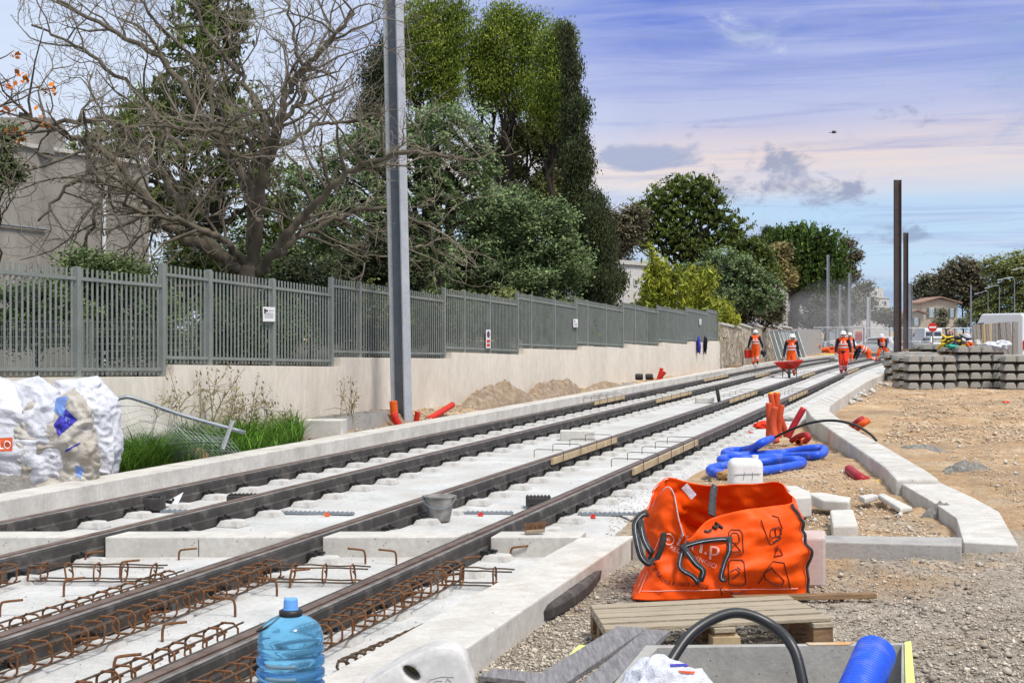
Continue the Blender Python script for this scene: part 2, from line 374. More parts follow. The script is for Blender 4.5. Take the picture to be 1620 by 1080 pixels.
# ------------------------------------------------------------------ ground
def fbm(p, o=4):
    return noise.fractal(p, 1.0, 2.0, o)
rng = np.random.default_rng(5)
def right_zone(x, y):
    "how far a ground point lies to the right of the slab edge, metres"
    return x - (y * TT - 3.0)
def ground_h(x, y):
    r_ = right_zone(x, y); zz = -.02
    lv = (y * TT - 9.9 + bendx(y)) - x                              # left verge
    if r_ > 0 and y > 4:
        k = min(1, r_ / 1.5)
        zz = -.015 + k * (1.35 if y > 11 else 1) * (.055 * fbm(Vector((x * .45, y * .45, 1))) + .035 * fbm(Vector((x * 1.7, y * 1.7, 4))) + .014 * fbm(Vector((x * 6, y * 6, 9))))
        zz += k * .045 * math.sin(x * 3.2 + 1.2 * noise.noise(Vector((y * .15, 0, 3)))) * max(0, noise.noise(Vector((x * .25, y * .08, 11)))) * 2
        if y < 60: zz += .05 * max(0, noise.noise(Vector((x * .2, y * .12, 7)))) * k
    elif lv > 0: zz = .10 + .06 * min(1, max(0, (y - 21) / 6)) + .20 * min(1, lv / 1.0) * min(1, max(0, (y - 20) / 8)) * max(.5, 1 - y / 110) + .05 * fbm(Vector((x * 1.2, y * 1.2, 3))) + .02 * fbm(Vector((x * 5, y * 5, 3)))
    else: zz = -.06
    return zz
def ground():
    rows = [2.0]; 
    while rows[-1] < 5000: rows.append(rows[-1] * (1.0085 if rows[-1] < 90 else 1.12))
    cols = [-4, -2.5, -1.6, -1, -.7] + list(np.linspace(-.5, .48, 360)) + [.6, .9, 1.5, 2.5, 4]
    V = []; 
    for y in rows:
        for c in cols:
            x = c * y
            V.append((x, y, ground_h(x, y) if y < 140 and abs(c) < .55 else -.02))
    nc = len(cols); nr = len(rows)
    i = np.arange(nr - 1)[:, None] * nc + np.arange(nc - 1)[None, :]; i = i.ravel()
    Fq = np.stack([i, i + 1, i + nc + 1, i + nc], 1)
    me = np_mesh('ground', V, Fq); o = link('ground', me, GM, smooth=True); tag(o, kind='structure')
    tag(o, 'bare sandy building-site ground with gravel and tyre-packed dirt')
# ground material: sandy earth, grey gravel and pale dust mixed in patches
GM = bpy.data.materials.new('site_earth'); GM.use_nodes = True
def ground_mat(m, left=False):
    t = m.node_tree; n = t.nodes; l = t.links; bs = n['Principled BSDF']; bs.inputs['Roughness'].default_value = .95; bs.inputs['Specular IOR Level'].default_value = .15
    g = n.new('ShaderNodeNewGeometry'); co = g.outputs['Position']
    def noi(sc, det=6, ro=.6):
        q = n.new('ShaderNodeTexNoise'); q.inputs['Scale'].default_value = sc; q.inputs['Detail'].default_value = det; q.inputs['Roughness'].default_value = ro
        l.new(co, q.inputs['Vector']); return q.outputs['Fac']
    def rmp(f, st):
        q = n.new('ShaderNodeValToRGB'); e = q.color_ramp.elements
        while len(e) < len(st): e.new(.5)
        for el_, (p, c) in zip(e, st): el_.position = p; el_.color = (*c, 1)
        l.new(f, q.inputs[0]); return q.outputs[0]
    def mx(f, a, b, mode='MIX'):
        q = n.new('ShaderNodeMix'); q.data_type = 'RGBA'; q.blend_type = mode
        for sk, v in ((q.inputs['Factor'], f), (q.inputs[6], a), (q.inputs[7], b)):
            if isinstance(v, (int, float)): sk.default_value = v
            elif isinstance(v, tuple): sk.default_value = (*v, 1)
            else: l.new(v, sk)
        return q.outputs[2]
    sand = rmp(noi(.9, 9, .7), [(.28, (.22, .155, .10)), (.42, (.43, .285, .165)), (.56, (.54, .39, .245)), (.74, (.61, .53, .43))])
    grav = rmp(noi(14, 5, .8), [(.3, (.24, .21, .175)), (.48, (.42, .375, .315)), (.62, (.52, .48, .42)), (.75, (.66, .63, .57))])
    sx = n.new('ShaderNodeSeparateXYZ'); l.new(co, sx.inputs[0])
    far = n.new('ShaderNodeMapRange'); far.inputs[1].default_value = 9; far.inputs[2].default_value = 17; far.inputs[3].default_value = .20; far.inputs[4].default_value = -.12
    l.new(sx.outputs[1], far.inputs[0])
    ad = n.new('ShaderNodeMath'); ad.operation = 'ADD'; l.new(noi(.55, 7, .6), ad.inputs[0]); l.new(far.outputs[0], ad.inputs[1])
    f = rmp(ad.outputs[0], [(.48, (0, 0, 0)), (.62, (1, 1, 1))])
    c = mx(f, sand, grav)
    v = n.new('ShaderNodeTexVoronoi'); v.inputs['Scale'].default_value = 34; l.new(co, v.inputs['Vector'])
    c = mx(.55, c, rmp(v.outputs['Color'], [(0, (.55, .53, .5)), (1, (1.35, 1.33, 1.3))]), 'MULTIPLY')
    v2 = n.new('ShaderNodeTexVoronoi'); v2.inputs['Scale'].default_value = 9; l.new(co, v2.inputs['Vector'])
    c = mx(.35, c, rmp(v2.outputs['Color'], [(0, (.6, .58, .55)), (1, (1.25, 1.25, 1.25))]), 'MULTIPLY')
    c = mx(rmp(noi(.38, 8, .7), [(.46, (0, 0, 0)), (.64, (.6, .6, .6))]), c, (.23, .175, .125))
    l.new(c, bs.inputs['Base Color'])
    b = n.new('ShaderNodeBump'); b.inputs['Strength'].default_value = .9; b.inputs['Distance'].default_value = .03; l.new(noi(22, 8, .8), b.inputs['Height'])
    b2 = n.new('ShaderNodeBump'); b2.inputs['Strength'].default_value = .6; b2.inputs['Distance'].default_value = .02; b2.invert = True
    l.new(v.outputs['Distance'], b2.inputs['Height']); l.new(b.outputs[0], b2.inputs['Normal']); l.new(b2.outputs[0], bs.inputs['Normal'])
ground_mat(GM); ground()
# raised garden ground behind the wall
pl = [wl(Y, 0, .28) for Y in (14, 30, 50, 68, 110)]
MB().prism([(p.x, p.y) for p in pl] + [(-60, 160), (-60, 14)], -.3, 1.05).build('garden_ground', mat('garden_soil', (.09, .07, .045), (.05, .045, .025), .95, scale=1, world=True))
tag(bpy.data.objects['garden_ground'], 'dark soil of the raised garden behind the fence', kind='structure')

# ------------------------------------------------------------------ track slab
def slab():
    m = MB(); left = [trk(9.7, Y) for Y in YS]
    rp = [PX(500, 1110), PX(860, 905), PX(960, 850), PX(1010, 803), PX(1100, 742), PX(1190, 706), PX(1278, 666), PX(1300, 632), PX(1352, 605)]
    nr = 200; L = []; V = []
    ye = list(np.geomspace(4, 136, 150)); nx = 60
    def rx(Y):
        if Y <= rp[0].y: return rp[0].x - (rp[0].y - Y) * .0
        for a, b in zip(rp[:-1], rp[1:]):
            if a.y <= Y <= b.y: return a.x + (b.x - a.x) * (Y - a.y) / (b.y - a.y)
        return trk(2.0, Y).x
    for Y in ye:
        xl = trk(9.7, Y).x; xr = rx(Y)
        for k in range(nx + 1):
            x = xl + (xr - xl) * k / nx
            z = .008 * fbm(Vector((x * .8, Y * .8, 2))) + .004 * fbm(Vector((x * 5, Y * 5, 2)))
            if k == nx: z -= .06
            if k == nx - 1: z -= .01
            V.append((x + (.05 * noise.noise(Vector((Y * 3, 0, 0))) if k == nx else 0), Y, z))
    n1 = nx + 1; i = (np.arange(len(ye) - 1)[:, None] * n1 + np.arange(nx)[None, :]).ravel()
    me = np_mesh('track_slab', V, np.stack([i, i + 1, i + n1 + 1, i + n1], 1))
    tag(link('track_slab', me, K['slab'], smooth=True), 'pale concrete slab carrying the tram tracks', kind='structure')
slab()

# ------------------------------------------------------------------ kerbs
def strip_kerb(name, la, ra, ztop, zbot, label, mt='kerb', seglen=None, gap=.013, bevel=.012, names=None, z_l=None):
    "kerb run of separate stones between a left and a right edge line (lists of points)"
    m = MB(); n = len(la)
    for i in range(n - 1):
        a0, a1, b0, b1 = Vector(la[i]), Vector(la[i + 1]), Vector(ra[i]), Vector(ra[i + 1])
        L = (a1 - a0).length; k = max(1, round(L / (seglen or 1.0)))
        for j in range(k):
            t0, t1 = j / k, (j + 1) / k - gap / L
            q = [a0.lerp(a1, t0), b0.lerp(b1, t0), b0.lerp(b1, t1), a0.lerp(a1, t1)]
            m.prism([(p.x, p.y) for p in q], zbot, [p.z for p in q] if ztop is None else ztop + random.uniform(-.002, .002))
    o = m.build(name, K[mt], bevel=bevel); tag(o, label, 'kerb'); return o
random.seed(3)
YL = [6.2, 8, 10, 12, 15, 18, 21, 24, 28, 32, 36, 40, 45, 50, 56, 62, 68, 74, 80, 88, 96, 106]
strip_kerb('kerb', [trk(9.86, Y) for Y in YL], [trk(9.42, Y) for Y in YL], .25, -.1, 'long pale kerb running between the leftmost rail and the cream wall', seglen=1.0)
# cross kerb pieces between the rails
zk = .175
def crossq(x0, x1, yb=839.5, yf=848, z=zk):
    return [PX(x0, yb, z), PX(x1, yb, z), PX(x1, yf, z), PX(x0, yf, z)]
def crossk(x0, x1, label, sl, sr, mt='kerb2'):
    a, b, c, d = PX(x0, 840, zk), PX(x1, 840, zk), PX(x1 - sr, 849, zk), PX(x0 - sl, 849, zk)
    m = MB(); k = max(1, round((b - a).length / 1.0))
    for j in range(k):
        t0, t1 = j / k, (j + 1) / k - .006
        q = [a.lerp(b, t0), a.lerp(b, t1), d.lerp(c, t1), d.lerp(c, t0)]
        m.prism([(p.x, p.y) for p in q], -.05, zk)
    o = m.build('cross_kerb', K['kerb'], bevel=.01); tag(o, label, 'kerb', 'cross kerbs between the rails'); return o
crossk(-60, 153, 'stained cross kerb left of the second rail, running out of the picture', 0, 32)
crossk(203, 489, 'stained cross kerb between the second and third rail', 37, 27)
crossk(537, 743, 'stained cross kerb between the third and fourth rail', 27, 20)
crossk(792, 928, 'short cross kerb stone between the fourth rail and the diagonal kerb', 16, 10)
cl = [PX(380, 1143, zk), PX(540, 1055, zk), PX(917, 849, zk)]; cr = [PX(610, 1110, zk), PX(740, 1023, zk), PX(1003, 846, zk)]
strip_kerb('diagonal_kerb', cl, cr, zk, -.05, 'wide flat pale kerb running diagonally towards the water bottle', seglen=1.15)
q = crossq(1006, 1523, 845, 850, .16)
strip_kerb('front_kerb', [PX(1006, 844, .16), PX(1300, 846, .16), PX(1524, 849, .16)], [PX(1000, 852, .16), PX(1300, 856, .16), PX(1524, 862, .16)], .16, -.08, 'low grey kerb across the dirt behind the orange bag', 'conc', seglen=1.3)
# low end slabs and raised bent kerb on the right
lowL = [PX(1427, 765, .12), PX(1470, 790, .12), PX(1513, 819, .12), PX(1524, 857, .12)]
lowR = [PX(1487, 762, .12), PX(1535, 784, .12), PX(1581, 809, .12), PX(1611, 862, .12)]
strip_kerb('low_kerb', lowL, lowR, .12, -.1, 'low pale end of the bent kerb at the right, widest near its corner', seglen=1.1)
hk = .30
rL = [PX(1417, 757, .18), PX(1398, 737, .20), PX(1332, 692, .26), PX(1283, 658, hk), PX(1275, 646, hk), PX(1290, 634, hk), PX(1304, 628, hk), PX(1352, 604, hk), PX(1412, 578, hk)]
rR = [PX(1485, 757, .18), PX(1472, 747, .20), PX(1395, 702, .26), PX(1339, 670, hk), PX(1312, 649, hk), PX(1313, 641, hk), PX(1320, 635, hk), PX(1371, 603, hk), PX(1419, 582, hk)]
for Y in (76, 84, 92, 102, 112): 
    rL.append(trk(trk(0, PX(1412, 578, hk).y).x - PX(1412, 578, hk).x, Y)); rR.append(rL[-1] + Vector((.5, 0, 0)))
for q_ in rL + rR:
    if q_.y > 60: q_.z = hk
strip_kerb('bent_kerb', rL, rR, None, -.1, 'raised pale kerb bending beside the red and blue conduits', seglen=1.2, bevel=.03)
# manhole-like rail drain strips across the slab
def strip(a, b, w, label):
    m = MB(); m.beam(a, b, w, .02); L = (b - a).length; k = int(L / .05)
    for j in range(k):
        p = a.lerp(b, (j + .5) / k) + Vector((0, 0, .014)); m.box(p, (.018, w * .9, .01))
    tag(m.build('steel_strip', K['galv']), label, 'grating', 'thin steel strips crossing the slab')
strip(PX(255, 808, .015), PX(305, 808.4, .015), .09, 'thin steel strip between the first and second rail')
strip(PX(420, 810, .015), PX(560, 812, .015), .10, 'thin steel strip between the second and third rail')
strip(PX(722, 810.5, .015), PX(812, 811, .015), .10, 'thin steel strip behind the bucket')
strip(PX(915, 812.5, .015), PX(1015, 812.5, .015), .12, 'thin steel strip pointing to the orange bag')

# ------------------------------------------------------------------ rails
RD = [8.66, 7.34, 5.44, 4.02]; RN = ['first', 'second', 'third', 'fourth']
rjl = [(-.085, .0), (-.095, .07), (-.075, .085), (-.075, .172), (-.036, .176), (-.036, .0)]
rjr = [(.072, .0), (.072, .172), (.090, .174), (.104, .16), (.104, .085), (.122, .07), (.122, .0)]
rst = [(-.034, .02), (-.034, .18), (-.026, .184), (.024, .184), (.03, .178), (.03, .15), (.052, .15), (.052, .178), (.07, .178), (.07, .02)]
YR = sorted(set([4.6] + list(np.linspace(5.5, 60, 30)) + list(np.linspace(62, 125, 32))))
for i, d in enumerate(RD):
    root = thing('tram_rail', trk(d, 10), f'{RN[i]} tram rail from the left in a dark rubber jacket', 'rail', 'tram rails laid side by side')
    path = [trk(d, Y, .012) for Y in YR]
    MB().sweep(path, rst[::-1]).build('rail', K['steel'], root)
    MB().sweep(path, rjl[::-1]).build('rubber_jacket', K['rubber'], root)
    MB().sweep(path, rjr[::-1]).build('rubber_jacket', K['rubber'], root)
    MB().sweep([p + Vector((0, 0, .176)) for p in path], [(.077, 0), (.077, .004), (.098, .001), (.098, -.004)][::-1]).build('top_seal', K['rubber2'], root)
# sleeper blocks: a thing with a clip, copied along each rail; the far ones that blur together are one object
tdir = Vector((TT, 1, 0)).normalized(); ndir = Vector((tdir.y, -tdir.x, 0)); trz = -math.atan(TT)
def pad_mesh():
    m = MB(); m.box((.26, 0, .035), (.34, .30, .075), taper=.78); return m
def make_pad():
    r_ = thing('sleeper_block', (0, 0, 0), 'x', 'sleeper', 'sleeper blocks along the rails')
    o = MB(); o.box((.26, 0, .028), (.27, .25, .07), taper=.68); o.build('concrete_block', K['concl2'], r_, world=False, bevel=.015)
    c = MB(); c.box((.165, 0, .05), (.07, .15, .09)); c.box((.20, .02, .085), (.09, .05, .022)); c.tube([(.19, -.02, .05), (.19, -.02, .115)], .014, 6)
    c.build('rail_clip', K['black'], r_, world=False)
    return r_
K['concl2'] = mat('sleeper_concrete', (.56, .555, .54), (.42, .415, .40), .9, scale=5, bump=.4, bscale=25, dirt=((.30, .27, .24), 4, .52, .72, .6))
pad0 = make_pad(); first = True; farm = MB(); pads = []
for i, d in enumerate(RD):
    Y = 6.2 + i * .13
    while Y < 112:
        if not (PX(0, 872).y - .1 < Y < PX(0, 838, .17).y + .15):
            p = trk(d, Y)
            if Y < 58: pads.append((p, i))
            else: farm.box(p + ndir * .2 + Vector((0, 0, .035)), (.3, .3, .07), trz)
        Y += .80
pads.sort(key=lambda t: t[0].y)
for k, (p, i) in enumerate(pads[:286]):
    lab = f'grey concrete sleeper block with black clip beside the {RN[i]} rail from the left'
    rz_ = trz + random.uniform(-.06, .06)
    if first: pad0.location = p; pad0.rotation_euler = (0, 0, rz_); pad0['label'] = lab; first = False
    else: dup(pad0, p + Vector((0, 0, random.uniform(-.012, .004))), rz_, lab)
print('pads', len(pads))
for p, i in pads[286:]: farm.box(p + ndir * .2 + Vector((0, 0, .035)), (.3, .3, .07), trz)
tag(farm.build('sleeper_blocks', K['concl2']), 'distant rows of tiny sleeper blocks along all the rails', kind='stuff')
# timber battens clamped on the rails with wire hoops
def batten(i, x0, x1, ya, label, side=1, hoops=4):
    d = RD[i]; Yf = lambda x: F * d / (1484 - x)
    Y0, Y1 = Yf(x0), Yf(x1); o = ndir * (.135 * side)
    a = trk(d, Y0, .165) + o; b = trk(d, Y1, .165) + o
    root = thing('timber_batten', a, label, 'batten', 'battens clamped to the rails')
    MB().beam(a, b, .03, .085).build('batten', K['woodyel'], root)
    for k in range(hoops):
        t = (k + .5) / hoops; c = trk(d, Y0 + (Y1 - Y0) * t, .0)
        q = [c + ndir * .17 + Vector((0, 0, .10)), c + ndir * .17 + Vector((0, 0, .27)), c + ndir * .13 + Vector((0, 0, .285)), c - ndir * .22 + Vector((0, 0, .285)), c - ndir * .26 + Vector((0, 0, .27)), c - ndir * .26 + Vector((0, 0, .17))]
        MB().tube(q, .0055, 5).build('wire_clamp', K['rust_dark'], root)
batten(2, 858, 962, 0, 'pale timber batten clamped to the third rail left of the tall one by the fourth', 1, 4)
batten(3, 985, 1090, 0, 'nearest pale timber batten, clamped to the fourth rail', 1, 5)
batten(0, 932, 980, 0, 'pale timber batten on the first rail beside the dirt heaps', 1, 4)
batten(1, 1030, 1086, 0, 'pale timber batten on the second rail behind the white block', 1, 4)
batten(2, 1146, 1190, 0, 'pale timber batten on the third rail beside the short black post', 1, 5)
batten(3, 1240, 1270, 0, 'pale timber batten on the fourth rail behind the red conduits', 1, 5)
batten(0, 1108, 1146, 0, 'far pale timber batten on the first rail beside the end of the cream wall', 1, 4)
batten(1, 1190, 1212, 0, 'small pale timber batten on the second rail before the wheelbarrow', 1, 4)
batten(2, 1264, 1284, 0, 'small pale timber batten on the third rail between two walking workers', 1, 4)
batten(3, 1336, 1352, 0, 'small pale timber batten on the fourth rail at the walking worker in front', 1, 4)
# black drain boxes hanging on the rails
def dbox(x0, x1, y0, y1, label, z=.02, dd=.24):
    a = PX((x0 + x1) / 2, y1, z); s = F / a.y; w = (x1 - x0) / s; h = (y1 - y0) / s * .8
    root = thing('drain_box', a, label, 'box', 'black drain boxes fixed to the rails')
    m = MB(); m.box(a + Vector((0, dd / 2, h / 2)), (w, dd, h)); m.build('box', K['rubber'], root, bevel=.01)
    m = MB()
    for k in range(7): m.box(a + Vector((-w / 2 + w * (k + .5) / 7, dd / 2, h + .006)), (w / 14, dd * .8, .012))
    m.build('top_grille', K['black'], root)
    m = MB(); m.box(a + Vector((-w * .18, -.008, h * .35)), (w * .3, .02, h * .12)); m.box(a + Vector((w * .15, -.008, h * .35)), (w * .12, .02, h * .3)); m.build('latch', K['strap'], root)
dbox(210, 254, 783, 808, 'black drain box on the near side of the first rail')
dbox(358, 402, 782, 794, 'flat black drain box behind the second rail')
dbox(832, 872, 784, 801, 'black drain box behind the fourth rail right of the bucket')
dbox(1196, 1209, 618, 628, 'small distant black drain box on the third rail by the red conduits')
dbox(1013, 1022, 622, 630, 'tiny distant black drain box on the first rail')

# ------------------------------------------------------------------ rebar cages and hooks
def cage(a, b, w, h, step, label, br=.0065, sr=.0075, tilt=0, mt='rust'):
    a, b = Vector(a), Vector(b); d, s, u = basis(b - a); L = (b - a).length
    root = thing('rebar_cage', a, label, 'rebar cage', 'rusty rebar cages on the near slab')
    for sx in (-1, 1):
        for sz in (0, 1):
            o = s * (w / 2 * sx) + u * (h * sz + br)
            pts = [a.lerp(b, t / 8) + o + Vector((random.uniform(-.005, .005), 0, random.uniform(-.005, .005))) for t in range(9)]
            MB().tube(pts, br, 6).build('long_bar', K['rust_dark'], root)
    k = max(2, int(L / step))
    for j in range(k):
        c = a.lerp(b, (j + .5) / k) + d * random.uniform(-.015, .015); e = br + sr; tl = d * random.uniform(-.02, .02)
        cs = [(-w / 2 - e, h * .5), (-w / 2 - e, h + br + e - .03), (-w / 2 - e + .03, h + br + e), (w / 2 + e - .03, h + br + e), (w / 2 + e, h + br + e - .03), (w / 2 + e, .03), (w / 2 + e - .03, .0), (-w / 2 - e + .03, .0), (-w / 2 - e, .03), (-w / 2 - e, h * .45), (-w / 2 + .05, h * .75)]
        MB().tube([c + s * x + u * y + tl * (y / h) for x, y in cs], sr, 6).build('stirrup', K[mt], root)
def alongr(i, off, x0y, z=.05): return trk(RD[i], x0y, z) + ndir * off
Yc = PX(0, 908).y
cage(alongr(2, .30, 6.0), alongr(2, .30, 11.1), .13, .12, .17, 'rusty rebar cage on the near side of the third rail')
cage(alongr(3, .30, 5.2), alongr(3, .30, 11.0), .13, .12, .17, 'thick rusty rebar cage between the fourth rail and the pale diagonal kerb')
cage(alongr(3, -.26, 5.2), alongr(3, -.26, 8.6), .11, .12, .18, 'rusty rebar cage on the far side of the fourth rail behind the bottle')
cage(alongr(2, -.26, 6.0), alongr(2, -.26, 10.6), .11, .10, .18, 'rusty rebar cage on the far side of the third rail')
cage(alongr(1, .30, 8.5), alongr(1, .30, 10.9), .12, .12, .17, 'short rusty rebar cage at the left edge beside the second rail')
cage(PX(48, 917, .03), PX(262, 919, .03), .12, .11, .20, 'rusty rebar cage crossing the slab between the second and third rail')
cage(PX(392, 918, .03), PX(585, 921, .03), .12, .11, .20, 'rusty rebar cage crossing the slab between the third and fourth rail')
cage(PX(700, 923, .03), PX(812, 926, .03), .12, .11, .20, 'short rusty rebar cage crossing the slab before the pale diagonal kerb')
# twisted rebar chain along the diagonal kerb
a, b = PX(535, 1060, .03), PX(672, 1000, .03); root = thing('twisted_rebar', a, 'twisted dark rebar strands lying along the foot of the pale diagonal kerb', 'rebar')
for ph in (0, math.pi):
    pts = [a.lerp(b, t / 40) + Vector((.03 * math.sin(t * .8 + ph), 0, .03 + .025 * math.cos(t * .8 + ph))) for t in range(41)]
    MB().tube(pts, .009, 6).build('strand', K['rust_dark'], root)
def hook(x, y, dirx, label, h=.13, l=.15, lean=0):
    a = PX(x, y); pts = [(0, 0, -.02), (lean * .3, 0, h * .5), (lean * .6 + dirx * .008, 0, h * .85), (dirx * .03, 0, h), (dirx * l, .02, h + .01)]
    m = MB(); m.tube(spline([a + Vector(p) for p in pts], 5), .009, 7); tag(m.build('rebar_hook', K['rust'], smooth=True), label, 'rebar hook', 'bent rebar hooks standing in the slab')
HK = [(0, 975, 1, 'at the left edge below the cross cage'), (101, 944, 1, 'left of the third rail, below the cross cage'), (44, 925, 1, 'at the left end of the cross cage'),
      (135, 896, 1, 'closest to the second rail and the cross kerb'), (190, 914, 1, 'behind the left cross cage'), (283, 886, 1, 'before the cross kerb between second and third rail'),
      (309, 960, 1, 'just right of the third rail cage'), (231, 996, 1, 'beside a sleeper block of the third rail'), (257, 1014, 1, 'alone on clean slab, third of a diagonal row'),
      (115, 1040, 1, 'before the third rail at lower left'), (438, 943, -1, 'bent leftwards behind the bottle cap'), (372, 976, -1, 'bent leftwards in the middle of the slab'),
      (459, 929, 1, 'beside the end of the third cross cage'), (382, 928, 1, 'where the third rail cage meets the cross cage'), (180, 1075, 1, 'at the bottom edge left of the bottle'),
      (578, 892, -1, 'bent leftwards near the fourth rail and cross kerb'), (627, 893, -1, 'low and bent leftwards beside the fourth rail'), (560, 1005, 1, 'right of the bottle beside the fourth rail'),
      (636, 965, 1, 'beside a sleeper block right of the fourth rail'), (700, 932, 1, 'at the left end of the right cross cage'), (732, 905, 1, 'before the short cross kerb stone'), (808, 882, 1, 'by the plastic scrap at the kerb corner')]
for x, y, s_, w_ in HK: hook(x, y, s_, 'rusty bent rebar hook ' + w_, h=random.uniform(.10, .14) if y > 890 else .09)

# ------------------------------------------------------------------ garden wall and fence
SEG = [(-70, 268, 598, 596, 404, 437), (268, 533, 577, 580, 418, 455), (533, 710, 565, 567, 440, 467), (710, 825, 557, 561, 456, 474), (825, 917, 551, 554, 463, 480),
       (917, 990, 547, 551, 472, 486), (990, 1045, 544.5, 547.5, 478, 489), (1045, 1090, 541.5, 545, 483, 492), (1090, 1123, 540, 541.5, 486, 493), (1123, 1139, 539, 540, 488, 492)]
def zat(y, Y): return H - (y - HY) / F * Y
pts = []
for x0, x1, w0, w1, f0, f1 in SEG:
    off = 7 * 20 / wallY(x0) if x0 > 0 else 0
    pts.append((wallY(x0 + off), zat(w0, wallY(x0)))); pts.append((wallY(x1 + 7 * 20 / wallY(x1)), zat(w1, wallY(x1))))
m = MB(); n_ = len(pts)
for bk in (0, .26):
    for Y, z in pts: m.v.append(tuple(wl(Y, z, bk)))
    for Y, z in pts: m.v.append(tuple(wl(Y, -.3, bk)))
for i in range(n_ - 1):
    m.f.append((n_ + i, n_ + i + 1, i + 1, i)); B = 2 * n_
    m.f.append((B + i, B + i + 1, B + n_ + i + 1, B + n_ + i)); m.f.append((i, i + 1, B + i + 1, B + i))
m.f.append((0, B, B + n_, n_)); m.f.append((n_ - 1, 2 * n_ - 1, B + 2 * n_ - 1, B + n_ - 1))
tag(m.build('garden_wall', K['wall']), 'long cream rendered wall stepping up under the metal fence', 'wall')
fl = ['section before the first step, reaching out of the picture', 'section carrying the white camera sign', 'section behind the tall lamp pole', 'section carrying the narrow red and white sign',
      'section carrying the small white sign at its far end', 'section five steps from the left, behind the dirt heaps', 'section sixth after the camera sign, small and distant', 'section above the dark clothes end, third last',
      'second last short section at the far end of the wall', 'last tiny section at the far end of the wall']
inner = [(134,), (341, 441), (577, 648), (741, 781), (846, 883), (934, 963), (1009, 1028), (1060, 1075), (1107,), ()]
for si, (x0, x1, w0, w1, f0, f1) in enumerate(SEG):
    Y0, Y1 = wallY(x0), wallY(x1); a0, a1 = zat(w0, Y0), zat(w1, Y1); b0, b1 = zat(f0, Y0), zat(f1, Y1)
    g = lambda Y, t: (a0 + (a1 - a0) * (Y - Y0) / (Y1 - Y0)) * (1 - t) + (b0 + (b1 - b0) * (Y - Y0) / (Y1 - Y0)) * t
    root = thing('metal_fence', wl(Y0, a0, .12), 'grey green bar fence, ' + fl[si], 'fence', 'stepped bar fence sections on the cream wall')
    xs = [x0] + list(inner[si]) + [x1]
    for k in range(len(xs) - 1):
        ya, yb = wallY(xs[k]), wallY(xs[k + 1]); p = MB(); L = (wl(yb) - wl(ya)).length
        nb = max(3, int(L / (.112 if ya < 50 else .15)))
        for j in range(1, nb):
            Y = ya + (yb - ya) * j / nb; q = wl(Y, 0, .12); zt = g(Y, 1); zb = g(Y, .02)
            p.tube([(q.x, q.y, zb), (q.x, q.y, zt)], .0165, 5)
        for t in (.075, .905):
            pa, pb = wl(ya, g(ya, t), .12), wl(yb, g(yb, t), .12); p.beam(pa, pb, .05, .045)
        p.build('bar_panel', K['fence'], root)
    for k, x in enumerate(xs[:-1] if si < len(SEG) - 1 else xs):
        Y = wallY(x); q = wl(Y, 0, .12); zt = g(Y, 1.012)
        base_z = min(g(Y, 0), pts[max(0, 2 * si - 1)][1]) - .01 if k == 0 and si else g(Y, 0) - .01
        MB().box((q.x, q.y, (zt + base_z) / 2), (.085, .085, zt - base_z), trz).build('post', K['fence'], root, bevel=.006)
